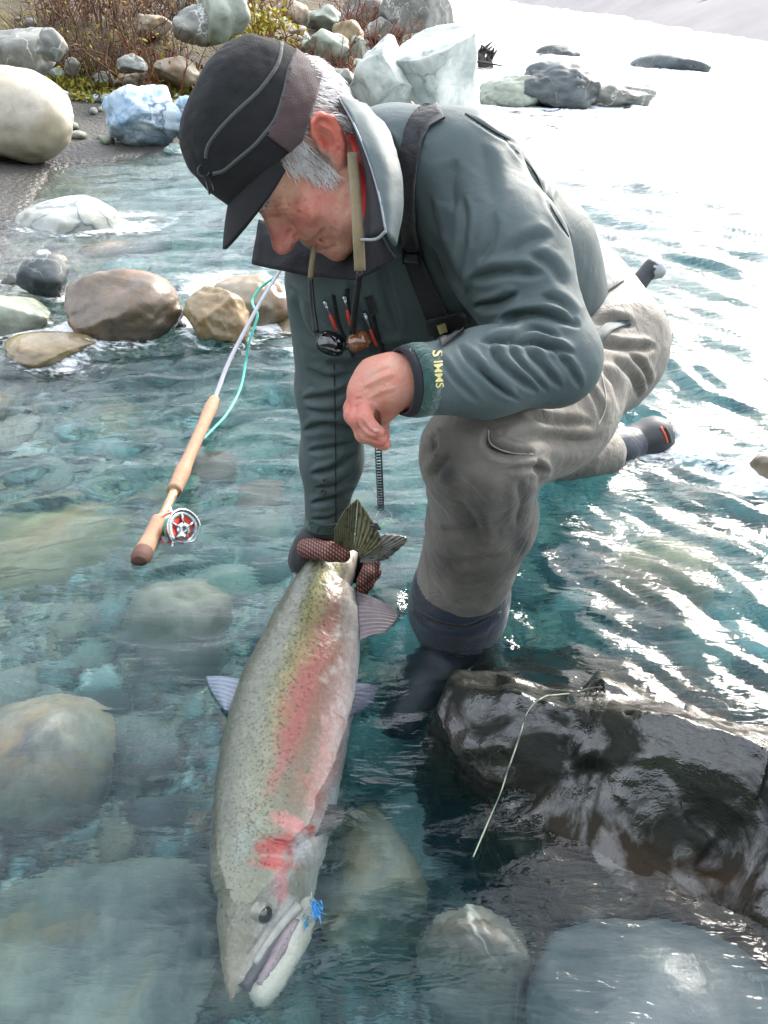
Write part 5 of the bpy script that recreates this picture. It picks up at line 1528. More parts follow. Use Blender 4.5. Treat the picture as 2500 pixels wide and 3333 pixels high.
# ---- cap
def cap_pt(ph, v):
    """ph: angle from the front; v: 0 at the rim, 1 at the top"""
    a = v * math.pi / 2
    zc, rx, ryf, ryb = 0.044, 0.0865, 0.110, 0.103
    prof = np.cos(a) ** 0.62
    z = zc + 0.131 * np.sin(a) ** 0.95
    bulge = 1 + 0.05 * np.sin(np.pi * v) 
    ry = np.where(np.cos(ph) > 0, ryf, ryb)
    x = np.sin(ph) * rx * prof * bulge; y = 0.008 + np.cos(ph) * ry * prof * bulge
    z = z + 0.018 * np.clip(np.cos(ph), 0, 1) * (1 - v) ** 2 + 0.010 * np.clip(-np.cos(ph), 0, 1) * (1 - v) ** 2 - 0.012 * (1 - np.abs(np.cos(ph))) * (1 - v) ** 2
    return np.stack([x, y, z], -1)
nph, nvv = 200, 84
ph = np.linspace(0, 2 * math.pi, nph, endpoint=False); vv = np.linspace(0, 0.995, nvv)
PH, VV = np.meshgrid(ph, vv, indexing='xy')
cl = cap_pt(PH.ravel(), VV.ravel())
nn = cl - np.array((0, 0.01, 0.06)); nn /= np.linalg.norm(nn, axis=1)[:, None]
cl = cl + nn * (0.0035 * fbm(cl * 22, 3, 500) + 0.0016 * fbm(cl * 60, 2, 501))[:, None]
F_ = []
for i_ in range(nvv - 1):
    for j in range(nph):
        F_.append((i_ * nph + j, i_ * nph + (j + 1) % nph, (i_ + 1) * nph + (j + 1) % nph, (i_ + 1) * nph + j))
F_ = np.array(F_)
cl_w = HW(cl)
capB = bvh_of(cl_w, F_)
topc = len(cl)
cap_v = np.vstack([cl_w, HW(np.array([[0, 0.008, 0.1753]]))])
faces = [tuple(q) for q in F_] + [((nvv - 1) * nph + j, (nvv - 1) * nph + (j + 1) % nph, topc) for j in range(nph)]
cap = mesh_obj('cap', cap_v, faces, M['wool'], person)
md = cap.modifiers.new('thickness', 'SOLIDIFY'); md.thickness = 0.004; md.offset = -1
# brown flap round the back
lc_ = cl.copy(); lc_[:, 0] = -np.abs(lc_[:, 0])
fpx, fpy, _ = to_px(HW(lc_))
fl = (fpx > np.interp(fpy, (60, 150, 230, 310, 390, 440, 470), (980, 966, 937, 920, 895, 865, 846))) & (cl[:, 1] < 0.03) & (cl[:, 2] < 0.115)
kf = fl[F_].all(1)
fv, fF = drop(cl_w + HR[:, 2] * 0.0 + (nn @ HR.T) * 0.0035, F_[kf], np.zeros(len(cl_w), bool))
flap = mesh_obj('back_flap', fv, fF, M['brownwool'], cap)
md = flap.modifiers.new('thickness', 'SOLIDIFY'); md.thickness = 0.005; md.offset = 0
# band and piping
def both_sides(line, n, off):
    p_ = path_on(capB, line, n, off)
    l_ = HLc(p_); l2 = l_.copy(); l2[:, 0] *= -1
    return p_, HW(l2)
for ln_ in ([(915, 150), (900, 220), (850, 290), (790, 350), (720, 420), (685, 470), (675, 510)], [(968, 165), (938, 230), (922, 310), (895, 390), (850, 450), (790, 505), (735, 550), (700, 560)]):
    for p_ in both_sides(ln_, 44, 0.0035):
        tube('piping', p_, 0.0026, M['piping'], cap, 6)
# brim
nb, nl = 60, 14
phb = np.linspace(-1.25, 1.25, nb)
rows_b = []
for u_ in np.linspace(0, 1, nl):
    c0 = cap_pt(phb, np.full(nb, 0.02))
    out_d = np.stack([np.sin(phb) * 0.30, 0.45 + np.cos(phb) * 0.58, np.full(nb, -0.34)], -1)
    L = 0.060 * np.clip(np.cos(phb * 1.18), 0, 1) ** 0.55
    droop = np.stack([0 * phb, 0 * phb, -0.006 * u_ * u_ * np.ones(nb) - 0.006 * np.abs(np.sin(phb)) ** 2 * u_], -1)
    rows_b.append(c0 + out_d * (L * u_)[:, None] + droop + np.array((0, -0.002, 0)))
bl_ = np.array(rows_b).reshape(-1, 3)
brim = mesh_obj('brim', HW(bl_), grid_faces(nl, nb), M['wool'], cap)
md = brim.modifiers.new('thickness', 'SOLIDIFY'); md.thickness = 0.0042; md.offset = 0
# cord bow at the front of the band
c0 = path_on(capB, [(668, 530), (672, 560), (680, 590)], 8, 0.004)
lp = c0[3]
th = np.linspace(0, 2 * math.pi, 18)
tube('bow', lp + 0.0075 * (np.cos(th)[:, None] * Ru + np.sin(th)[:, None] * Uu) + (-Fu) * 0.004, 0.0013, M['blackplastic'], cap, 5)
tube('bow', np.array([lp + cv(0.002, -0.006, -0.005), lp + cv(0.006, -0.02, -0.012), lp + cv(0.010, -0.034, -0.016), lp + cv(0.016, -0.030, -0.016), lp + cv(0.010, -0.012, -0.010)]), 0.0012, M['blackplastic'], cap, 5)

# ---- right hand in a mesh landing glove, closed round the wrist of the tail
def net_mat():
    m, nt, out = new_mat('glove_netting'); k = NT(nt)
    b = k.n('BsdfPrincipled')
    co = k.n('TexCoord').outputs['Object']
    c1 = k.n('TexWave', wave_type='BANDS', bands_direction='DIAGONAL'); c1.inputs['Scale'].default_value = 62; c1.inputs['Distortion'].default_value = 0.6; c1.inputs['Detail'].default_value = 0
    c2 = k.n('TexWave', wave_type='BANDS', bands_direction='X'); c2.inputs['Scale'].default_value = 62; c2.inputs['Distortion'].default_value = 0.6; c2.inputs['Detail'].default_value = 0
    k.l(co, c1.inputs['Vector']); k.l(co, c2.inputs['Vector'])
    mx_ = k.math('MAXIMUM', c1.outputs['Fac'], c2.outputs['Fac'])
    f = k.mr(mx_, 0.62, 0.86)
    k.l(k.mix(f, lin(150, 94, 82), lin(12, 11, 12)), b.inputs['Base Color'])
    b.inputs['Roughness'].default_value = 0.55
    k.l(k.bump(f, 0.5, 0.002), b.inputs['Normal'])
    k.l(b.outputs[0], out.inputs['Surface'])
    return m
M['net'] = net_mat()
def glove_f(p):
    d = chain(p, [P(1048, 1730, 1.53), P(1020, 1780, 1.535), P(1000, 1825, 1.54), P(1040, 1860, 1.55)], [0.030, 0.034, 0.032, 0.022], 0.02)
    d = smin(d, chain(p, [P(1080, 1850, 1.57), P(1150, 1850, 1.575), P(1190, 1825, 1.56)], [0.024, 0.024, 0.022], 0.02), 0.02)
    return d
pts_ = [P(1048, 1730, 1.53), P(1000, 1825, 1.54), P(1040, 1860, 1.55), P(1190, 1825, 1.56), P(1150, 1850, 1.575)]
lo, hi = bb(pts_, 0.05)
v_, F_ = sdf_mesh(glove_f, lo, hi, 0.003)
glove = mesh_obj('glove', v_, F_, M['black'], person)
def fingers_r(p):
    d = chain(p, [P(1000, 1785, 1.51), P(1025, 1788, 1.475), P(1075, 1796, 1.440), P(1116, 1806, 1.438)], [0.020, 0.0185, 0.0170, 0.0140], 0.008)     # thumb over the top
    for (dx, dy, dt, sc_) in ((0, 0, 0, 1.0), (18, 22, 0.005, 0.96), (8, 44, 0.01, 0.9)):
        pass
    f1 = chain(p, [P(1200, 1800, 1.545), P(1212, 1830, 1.515), P(1196, 1868, 1.50), P(1178, 1892, 1.50)], [0.0150, 0.0145, 0.0130, 0.0110], 0.006)
    f2 = chain(p, [P(1196, 1840, 1.550), P(1216, 1862, 1.525), P(1194, 1900, 1.51), P(1172, 1918, 1.512)], [0.0145, 0.0140, 0.0125, 0.0105], 0.006)
    f3 = chain(p, [P(1185, 1850, 1.562), P(1200, 1888, 1.535), P(1180, 1920, 1.525), P(1162, 1930, 1.53)], [0.0135, 0.0125, 0.0115, 0.0095], 0.006)
    f4 = chain(p, [P(1170, 1860, 1.57), P(1185, 1900, 1.55), P(1168, 1930, 1.545), P(1155, 1938, 1.548)], [0.0120, 0.0110, 0.0100, 0.0085], 0.006)
    for f_ in (f1, f2, f3, f4):
        d = smin(d, f_, 0.0022)
    return d
lo, hi = bb([P(1000, 1770, 1.50), P(1116, 1806, 1.438), P(1216, 1800, 1.545), P(1155, 1938, 1.548), P(1160, 1935, 1.58)], 0.04)
v_, F_ = sdf_mesh(fingers_r, lo, hi, 0.0024)
mesh_obj('netted_fingers', v_, F_, M['net'], glove)
sn = cast(JB, 1052, 1600, 0.002)
if sn is not None:
    for dx, dy in ((0, 0), (6, -36)):
        h_ = cast(JB, 1052 + dx, 1600 + dy, 0.002)
        th = np.linspace(0, 2 * math.pi, 12)
        a1 = np.cross(h_[1], (0, 0, 1)); a1 /= np.linalg.norm(a1); a2 = np.cross(h_[1], a1)
        tube('snap', h_[0] + 0.004 * (np.cos(th)[:, None] * a1 + np.sin(th)[:, None] * a2), 0.0015, M['piping'], jacket, 5)

# ---- things he carries: sunglasses on a neck cord, a tool at the belt, a coiled lanyard
def sunglasses():
    c = P(1128, 1120, 1.10)
    root = empty('sunglasses', c, 'dark sunglasses with amber lens hanging from a tan neck cord on his chest', 'sunglasses')
    t0 = 1.02
    hang = lambda x_, y_, off=0.012: (cast(JB, x_, y_, off)[0] if cast(JB, x_, y_, off) is not None else P(x_, y_, 1.15))
    # tan cord sleeves
    cl_ = np.array([P(1148, 500, 0.985), P(1158, 640, 0.955), P(1166, 760, 0.945), P(1172, 880, 0.965)])
    p_ = catmull(cl_, 24)
    tube('cord', p_, 0.0068, M['tanstrap'], root, 10, 0.4)
    tube('cord', catmull(np.array([P(1022, 806, 1.09), P(1016, 850, 1.08), P(1010, 905, 1.085)]), 12), 0.0038, M['tanstrap'], root, 8)
    # temples
    la = P(1172, 880, 0.965); lb = P(1158, 985, 1.01); lcx = P(1148, 1080, 1.055)
    tube('temple', catmull(np.array([la, lb, lcx]), 14), (np.linspace(0.0038, 0.0052, 14)), M['blackplastic'], root, 8)
    ra_ = P(1010, 900, 1.085); rb_ = P(1017, 1000, 1.095); rc_ = P(1030, 1085, 1.10)
    tube('temple', catmull(np.array([ra_, rb_, rc_]), 14), (np.linspace(0.0034, 0.0048, 14)), M['blackplastic'], root, 8)
    def lens(cx_, cy_, t_, rx_, ry_, ang, mat):
        th = np.linspace(0, 2 * math.pi, 28, endpoint=False)
        sq = np.abs(np.cos(th)) ** 0.75 * np.sign(np.cos(th)), np.abs(np.sin(th)) ** 0.75 * np.sign(np.sin(th))
        ca, sa = math.cos(ang), math.sin(ang)
        rings_ = []
        for s_ in (1.0, 0.8, 0.5, 0.2):
            xx = sq[0] * rx_ * s_; yy = sq[1] * ry_ * s_
            px_ = cx_ + xx * ca - yy * sa; py_ = cy_ + xx * sa + yy * ca
            rings_.append([P(a, b_, t_ - 0.010 * (1 - s_ * s_)) for a, b_ in zip(px_, py_)])
        V_ = np.array(rings_).reshape(-1, 3); n_ = 28
        F_ = [(i_ * n_ + j, i_ * n_ + (j + 1) % n_, (i_ + 1) * n_ + (j + 1) % n_, (i_ + 1) * n_ + j) for i_ in range(3) for j in range(n_)] + [tuple(range(3 * n_, 4 * n_))]
        o = mesh_obj('lens', V_, F_, mat, root)
        md = o.modifiers.new('thickness', 'SOLIDIFY'); md.thickness = 0.002
        tube('rim', np.vstack([V_[:n_], V_[:2]]), 0.0022, M['blackplastic'], root, 6)
    lens(1078, 1118, 1.085, 45, 34, 0.35, plain('smoked_lens', lin(12, 13, 18), 0.08, var=0.0, bump=0, coat=0.6))
    lens(1168, 1112, 1.06, 35, 29, -0.5, plain('amber_lens', lin(96, 58, 32), 0.12, var=0.1, bump=0, coat=0.6))
    tube('bridge', np.array([P(1118, 1138, 1.078), P(1132, 1128, 1.068), P(1142, 1128, 1.062)]), 0.0026, M['blackplastic'], root, 6)
sunglasses()
def belt_tool():
    b0 = P(2085, 1030, 1.44)
    root = empty('tool_handle', b0, 'black curved tool handle with grey butt sticking up from his wading belt', 'tool')
    pts = catmull(np.array([P(2100, 1040, 1.44), P(2075, 985, 1.44), P(2062, 955, 1.44), P(2092, 905, 1.44), P(2128, 868, 1.44)]), 26)
    rr = np.interp(np.linspace(0, 1, 26), (0, 0.3, 0.45, 0.6, 0.8, 1), (0.010, 0.014, 0.012, 0.0165, 0.015, 0.018))
    tube('grip', pts, rr, plain('ribbed_black_grip', lin(34, 36, 42), 0.55, scale=80), root, 10)
    tube('butt_cap', np.array([P(2118, 874, 1.44), P(2140, 880, 1.44), P(2162, 893, 1.44)]), (0.017, 0.018, 0.008), plain('grey_butt', lin(150, 156, 160), 0.5), root, 10)
    sheath = np.array([P(2055, 960, 1.445), P(1990, 1050, 1.44), P(1945, 1110, 1.42)])
    tube('sheath', catmull(sheath, 12), np.linspace(0.02, 0.008, 12), M['wader_lt'], root, 10, 0.6)
    pt2 = np.array([P(2105, 1000, 1.44), P(2125, 1035, 1.44), P(2118, 1048, 1.44)])
    tube('clip', pt2, (0.008, 0.009, 0.006), M['black'], root, 8)
belt_tool()
def lanyard():
    top = P(1228, 1372, 0.955)
    root = empty('coiled_lanyard', P(1240, 1662, 1.10), 'thin black coiled lanyard with a steel ring dangling from his bare hand', 'lanyard')
    bot = P(1240, 1660, 1.12)
    n = 620
    u_ = np.linspace(0, 1, n)
    ax_ = top[None] * (1 - u_[:, None]) + bot[None] * u_[:, None]
    d_ = (bot - top) / np.linalg.norm(bot - top)
    n1 = np.cross(d_, (0, 1, 0)); n1 /= np.linalg.norm(n1); n2 = np.cross(d_, n1)
    a = u_ * 2 * math.pi * 31
    hel = ax_ + 0.0040 * (np.cos(a)[:, None] * n1 + np.sin(a)[:, None] * n2)
    tube('coil', hel, 0.0009, M['blackplastic'], root, 4)
    th = np.linspace(0, 2 * math.pi, 24)
    rc = P(1252, 1684, 1.125)
    tube('ring', rc + 0.011 * (np.cos(th)[:, None] * Ru + np.sin(th)[:, None] * Uu), 0.0007, M['steel'], root, 5)
    tube('loop', catmull(np.array([P(1256, 1704, 1.125), P(1240, 1712, 1.125), P(1236, 1722, 1.12)]), 8), 0.0012, plain('green_loop', lin(110, 190, 110), 0.5), root, 5)
    tube('clip', np.array([P(1238, 1724, 1.12), P(1222, 1712, 1.12), P(1204, 1708, 1.12)]), (0.0015, 0.0045, 0.002), M['blackplastic'], root, 6)
lanyard()

# ================================================================== THE FISH
# outline of the body: photo row, back edge, belly edge, height of the body's axis over the water
ST_ = [(1790, 1108, 1166, 0.082), (1815, 1092, 1166, 0.078), (1846, 1048, 1166, 0.072), (1884, 976, 1162, 0.066), (1950, 928, 1166, 0.060), (2030, 884, 1174, 0.054), (2110, 846, 1176, 0.049), (2220, 792, 1166, 0.042), (2336, 748, 1147, 0.034),
       (2450, 720, 1128, 0.027), (2562, 702, 1108, 0.020), (2680, 692, 1084, 0.012), (2788, 687, 1058, 0.005), (2900, 692, 1024, -0.001), (2960, 696, 990, -0.004), (3014, 702, 938, -0.007), (3080, 711, 893, -0.010), (3140, 719, 852, -0.013), (3200, 729, 812, -0.016), (3240, 738, 786, -0.018), (3258, 748, 772, -0.019)]
ST_ = np.array(ST_, float)
nS, nA = 640, 340
yy = np.linspace(ST_[0, 0], ST_[-1, 0], nS)
def sm_interp(col):
    a = np.interp(yy, ST_[:, 0], ST_[:, col])
    for _ in range(24): a[1:-1] = 0.5 * a[1:-1] + 0.25 * (a[:-2] + a[2:])
    return a
le, ri = sm_interp(1), sm_interp(2)
zz_ = np.interp(yy, (1790, 1846, 1884, 1950, 2110, 2336, 2562, 2788, 3014, 3258), (0.074, 0.064, 0.054, 0.040, 0.016, -0.006, -0.022, -0.033, -0.038, -0.036))
for _ in range(40): zz_[1:-1] = 0.5 * zz_[1:-1] + 0.25 * (zz_[:-2] + zz_[2:])
mid = (le + ri) / 2
cen = np.array([Pz(m_, y_, z_) for m_, y_, z_ in zip(mid, yy, zz_)])
tt = to_px(cen)[2]
half = (ri - le) / 2 * tt / FPX
tang = np.gradient(cen, axis=0); tang /= np.linalg.norm(tang, axis=1)[:, None]
view = cen - CAMP; view /= np.linalg.norm(view, axis=1)[:, None]
ven = np.cross(tang, view); ven /= np.linalg.norm(ven, axis=1)[:, None]
ven *= np.sign(ven[:, 0])[:, None]                         # towards the belly (right in the photograph)
flank = np.cross(ven, tang); flank /= np.linalg.norm(flank, axis=1)[:, None]
flank *= -np.sign((flank * view).sum(1))[:, None]           # towards the eye
rl = math.radians(-10)
cosr = 1.0
thick = half * np.interp(yy, (1790, 1840, 1950, 2200, 2600, 2850, 3000, 3258), (0.45, 0.62, 0.66, 0.60, 0.56, 0.58, 0.62, 0.75))
an = np.linspace(0, 2 * math.pi, nA, endpoint=False)
ca, sa = np.cos(an), np.sin(an)
sq = np.sign(ca) * np.abs(ca) ** 0.92
sb = np.sign(sa) * np.abs(sa) ** 1.0
# section: cos -> back (-1) to belly (+1), sin -> towards the eye; the flank is fullest a little below the middle
fv_ = cen[:, None, :] + half[:, None, None] * sq[None, :, None] * ven[:, None, :] + thick[:, None, None] * (sb * (1 - 0.12 * ca))[None, :, None] * flank[:, None, :]
fp = fv_.reshape(-1, 3)
V01 = np.tile(ca, nS); Ys = np.repeat(yy, nA); up_ = np.tile(sa, nS)
Px = np.repeat(mid, nA) + V01 * np.repeat((ri - le) / 2, nA)
# head modelling: gill cover, eye socket, maxilla ridge
def gpx(c, rx_, ry_, ang=0.0):
    dx, dy = Px - c[0], Ys - c[1]
    u_ = dx * math.cos(ang) + dy * math.sin(ang); w_ = -dx * math.sin(ang) + dy * math.cos(ang)
    return np.exp(-(u_ / rx_) ** 2 - (w_ / ry_) ** 2)
top = (up_ > 0)
disp = np.zeros(len(fp))
gd, gu, gs = poly_dist(Px, Ys, [(800, 2700), (840, 2752), (880, 2790), (960, 2790), (1030, 2740)])
disp -= 0.0035 * np.exp(-(gd / 9) ** 2)
gd2, _, _ = poly_dist(Px, Ys, [(790, 2760), (830, 2870), (900, 2890), (980, 2860)])
disp += 0.002 * np.exp(-(gd2 / 30) ** 2)
disp -= 0.005 * gpx((850, 2975), 46, 52)
gd3, _, _ = poly_dist(Px, Ys, [(955, 2955), (900, 3030), (840, 3120), (795, 3210)])
disp += 0.0045 * np.exp(-(gd3 / 20) ** 2)
gd4, _, _ = poly_dist(Px, Ys, [(905, 2960), (860, 3050), (810, 3130)])
disp -= 0.002 * np.exp(-(gd4 / 9) ** 2)
disp += 0.0006 * fbm(np.c_[Px / 14, Ys / 14, 0 * Px], 2, 610) + 0.0016 * fbm(np.c_[Px / 60, Ys / 90, 0 * Px], 3, 611)
fF = []
ii, jj = np.meshgrid(np.arange(nS - 1), np.arange(nA), indexing='ij')
ii, jj = ii.ravel(), jj.ravel()
fF = np.stack([ii * nA + jj, ii * nA + (jj + 1) % nA, (ii + 1) * nA + (jj + 1) % nA, (ii + 1) * nA + jj], 1)
fnrm = vnormals(fp, fF)
if ((fnrm * (fp - np.repeat(cen, nA, 0))).sum(1)).mean() < 0:
    fF = fF[:, ::-1]; fnrm = -fnrm
fp = fp + fnrm * (disp * top)[:, None]
# the nose and tail ends
c0 = len(fp)
fp = np.vstack([fp, cen[0] + tang[0] * -0.004, cen[-1] + tang[-1] * 0.010])
caps = [((j + 1) % nA, j, c0) for j in range(nA)] + [((nS - 1) * nA + j, (nS - 1) * nA + (j + 1) % nA, c0 + 1) for j in range(nA)]
# colouring of the skin
def C3(*c): return np.array(lin(*c)[:3])
def mixf(a, b_, w): return a * (1 - w[:, None]) + b_ * w[:, None]
nz = fbm(np.c_[Px / 26, Ys / 34, 0 * Px], 4, 620); nz2 = fbm(np.c_[Px / 8, Ys / 8, 0 * Px], 3, 621); nz3 = fbm(np.c_[Px / 70, Ys / 120, 0 * Px], 3, 622)
lat = V01 + 0.09 * nz + 0.08 * nz3 + 0.05 * nz2
fc = np.tile(C3(92, 98, 82), (len(Px), 1))
fc = mixf(fc, C3(140, 142, 122), sstep(-0.95, -0.45, lat) * 0.75)
fc = mixf(fc, C3(172, 170, 116), np.exp(-((lat + 0.12) / 0.20) ** 2) * sstep(2700, 2300, Ys) * 0.85)
fc = mixf(fc, C3(176, 178, 150), np.exp(-((lat + 0.2) / 0.30) ** 2) * sstep(2300, 2700, Ys) * 0.6)
fc = mixf(fc, C3(212, 210, 208), sstep(0.30, 0.75, lat) * 0.9)
pinkw = np.interp(Ys, (1880, 2000, 2150, 2300, 2480, 2600, 2680), (0.15, 0.55, 0.85, 1.0, 0.95, 0.7, 0.0))
pc = np.interp(Ys, (1880, 2100, 2336, 2562, 2680), (0.35, 0.18, 0.10, 0.02, -0.10)); pw = np.interp(Ys, (1880, 2100, 2336, 2500, 2680), (0.20, 0.27, 0.24, 0.16, 0.07))
fc = mixf(fc, C3(192, 116, 112), np.exp(-((lat - pc) / pw) ** 2) * pinkw * 0.95)
fc = mixf(fc, C3(196, 112, 94), np.exp(-((lat - 0.60) / 0.30) ** 2) * np.interp(Ys, (1990, 2150, 2350, 2620, 2740), (0.05, 0.45, 0.85, 0.9, 0.15)) * (0.7 + 0.5 * nz))
fc = mixf(fc, C3(226, 218, 214), np.clip(nz * 2.0, 0, 1) * sstep(0.2, 0.5, lat) * sstep(2600, 2200, Ys) * 0.7)
fc = mixf(fc, C3(198, 204, 214), sstep(0.80, 1.0, lat) * 0.8)
hd = sstep(2720, 2860, Ys)
hcol = np.tile(C3(134, 138, 116), (len(Px), 1))
hcol = mixf(hcol, C3(188, 192, 188), sstep(-0.1, 0.55, lat) * 0.9)
hcol = mixf(hcol, C3(160, 146, 120), sstep(2980, 3200, Ys) * 0.6)
fc = mixf(fc, hcol, hd)
# red on the gill cover
def blob(c, rx_, ry_, ang, col, w, jag=0.5):
    global fc
    g_ = gpx(c, rx_, ry_, ang)
    fc = mixf(fc, C3(*col), np.clip((g_ * (1 + jag * (1.3 * nz + 0.6 * nz2)) - 0.26) * 2.2, 0, 1) * w)
blob((905, 2800), 78, 42, -0.35, (190, 72, 70), 0.9)
blob((892, 2862), 80, 26, -0.05, (200, 92, 90), 0.9)
blob((900, 2920), 30, 44, 0.1, (222, 140, 140), 0.8)
blob((930, 2725), 66, 30, 0.2, (226, 150, 146), 0.8)
blob((992, 2738), 34, 26, -0.4, (204, 60, 48), 0.95)
blob((900, 2836), 70, 6, -0.1, (222, 180, 176), 0.35, 0.4)
blob((975, 2790), 34, 60, 0.2, (216, 218, 222), 0.8)
blob((800, 2790), 34, 90, 0.5, (158, 172, 170), 0.4)
blob((960, 2900), 40, 60, 0.2, (120, 120, 88), 0.6)
# spots on the back, thickest near the head
rs = np.random.default_rng(44)
spots = []
for _ in range(1900):
    s_ = rs.uniform(1820, 3050); v0_ = -1 + 1.15 * rs.random() ** 0.8
    if s_ > 2880 and rs.random() < 0.75: continue
    if v0_ > -0.1 and rs.random() < 0.5: continue
    spots.append((s_, v0_, rs.uniform(1.2, 3.0)))
sg = np.zeros(len(Px))
Vg = Px
for s_, v0_, r_ in spots:
    m_ = np.interp(s_, yy, mid); h_ = np.interp(s_, yy, (ri - le) / 2)
    x_ = m_ + v0_ * h_
    k0 = int((s_ - yy[0]) / (yy[1] - yy[0])); w_ = int(16 / (yy[1] - yy[0])) + 1
    a0, a1 = max(0, k0 - w_) * nA, min(nS, k0 + w_ + 1) * nA
    d_ = np.hypot(Px[a0:a1] - x_, Ys[a0:a1] - s_)
    np.maximum(sg[a0:a1], np.clip((r_ + 1.5 - d_) / 2.5, 0, 1), out=sg[a0:a1])
fc = mixf(fc, C3(44, 48, 48), sg * 0.75)
# fine grain of scales
fc = fc * (1 + 0.16 * np.sign(nz2)[:, None] * np.abs(nz2)[:, None] ** 0.7)
fc = np.clip(fc * np.array((0.47, 0.465, 0.445)), 0.005, 0.9)
fc = np.vstack([fc, fc[0], fc[-1]])

def fish_mat(name, rough=0.38, attr='col', spec=0.6, scale_b=240):
    m, nt, out = new_mat(name); k = NT(nt)
    b = k.n('BsdfPrincipled'); at = k.n('Attribute', attribute_name=attr)
    co = k.coord()
    vo = k.n('TexVoronoi'); vo.inputs['Scale'].default_value = scale_b; k.l(co, vo.inputs['Vector'])
    c = k.mix(k.mr(vo.outputs['Distance'], 0.1, 0.7, 0.0, 0.22), at.outputs['Color'], (0.9, 0.92, 0.9, 1), 'OVERLAY')
    k.l(c, b.inputs['Base Color'])
    b.inputs['Roughness'].default_value = rough
    b.inputs['Specular IOR Level'].default_value = spec
    b.inputs['Coat Weight'].default_value = 0.22
    b.inputs['Coat Roughness'].default_value = 0.3
    k.l(k.bump(vo.outputs['Distance'], 0.18, 0.002), b.inputs['Normal'])
    k.l(b.outputs[0], out.inputs['Surface'])
    return m
M['fish'] = fish_mat('trout_skin')
fish = empty('fish', Pz(900, 2600, -0.05), 'big spotted rainbow trout with a pink flank held by the tail, head towards the viewer', 'fish')
faces = [tuple(q) for q in fF] + caps
fb = mesh_obj('body', fp, faces, M['fish'], fish, True, {'col': fc})
FB_ = bvh_of(fp, fF)

# eye
ec = cast(FB_, 852, 2972, 0.0)
e0, en = ec
th = np.linspace(0, 2 * math.pi, 24, endpoint=False)
a1 = np.cross(en, (0, 0, 1)); a1 /= np.linalg.norm(a1); a2 = np.cross(en, a1)
def dome(c, n_, r, hgt, mat, name, parent, seg=24, ecc=1.0):
    V_ = []
    for s_ in (1.0, 0.85, 0.6, 0.3):
        V_ += [c + n_ * hgt * (1 - s_ * s_) + r * s_ * (np.cos(x_) * a1 + np.sin(x_) * a2 * ecc) for x_ in th]
    V_.append(c + n_ * hgt)
    F_ = [(i_ * seg + j, i_ * seg + (j + 1) % seg, (i_ + 1) * seg + (j + 1) % seg, (i_ + 1) * seg + j) for i_ in range(3) for j in range(seg)]
    F_ += [(3 * seg + j, 3 * seg + (j + 1) % seg, 4 * seg) for j in range(seg)]
    return mesh_obj(name, np.array(V_), F_, mat, parent)
eye = dome(e0 + en * 0.001, en, 0.0150, 0.006, plain('pale_iris', lin(118, 122, 108), 0.2, coat=0.6, bump=0), 'eye', fish)
dome(e0 + en * 0.0045 + (P(860, 2980, 1) - P(852, 2972, 1)) * 0.9, en, 0.0105, 0.0042, plain('pupil', lin(30, 40, 32), 0.12, coat=0.8, bump=0), 'pupil', eye)
# jaws
M['jaw'] = plain('pale_jaw', lin(150, 150, 142), 0.35, var=0.2, scale=60, coat=0.4)
M['mouth'] = plain('mouth_lining', lin(126, 112, 116), 0.4, var=0.25, scale=50, coat=0.4)
M['mouthdark'] = plain('mouth_dark', lin(46, 50, 58), 0.4)
tube('upper_jaw_bone', catmull(np.array([cast(FB_, 968, 2950, 0.0035)[0] if cast(FB_, 968, 2950) else Pz(968, 2950, -0.002), cast(FB_, 920, 3010, 0.003)[0], cast(FB_, 868, 3085, 0.002)[0], cast(FB_, 830, 3150, 0.001)[0]]), 16), np.linspace(0.0085, 0.0045, 16), M['jaw'], fish, 10, 0.6)
lj = catmull(np.array([Pz(945, 2880, -0.066), Pz(975, 2985, -0.044), Pz(955, 3070, -0.040), Pz(912, 3165, -0.040), Pz(868, 3235, -0.038), Pz(826, 3272, -0.036)]), 30)
lw = np.interp(np.linspace(0, 1, 30), (0, 0.2, 0.5, 0.8, 0.93, 1), (0.020, 0.024, 0.021, 0.0175, 0.0150, 0.008))
ljv, ljf = tube_data(lj, lw, 18, None, None, 0.8)
lja = np.tile(C3(150, 150, 138), (len(ljv), 1))
lja = lja * (1 + 0.25 * fbm(ljv * 90, 3, 640)[:, None])
mesh_obj('lower_jaw', ljv, ljf, M['fish'], fish, True, {'col': np.clip(lja, 0.01, 0.9)})
tl = catmull(np.array([Pz(965, 3000, -0.026), Pz(925, 3080, -0.026), Pz(880, 3160, -0.026), Pz(842, 3222, -0.027)]), 20)
tube('tongue', tl, np.interp(np.linspace(0, 1, 20), (0, 0.5, 1), (0.008, 0.009, 0.005)), M['mouth'], fish, 12, 0.7)
tube('mouth_gap', catmull(np.array([Pz(930, 3030, -0.034), Pz(880, 3110, -0.034), Pz(835, 3180, -0.035), Pz(800, 3240, -0.036)]), 14), np.linspace(0.010, 0.011, 14), M['mouthdark'], fish, 10)
# teeth along the lower jaw
parts = []
for i_ in range(9):
    q = Pz(950 - i_ * 12, 3040 + i_ * 22, -0.016)
    parts.append(tube_data(np.array([q, q + np.array((-0.002, 0.0, 0.005))]), (0.0012, 0.0003), 5))
v_, f_ = join_data(parts); o = mesh_obj('teeth', v_, f_, M['jaw'], fish); o['kind'] = 'stuff'

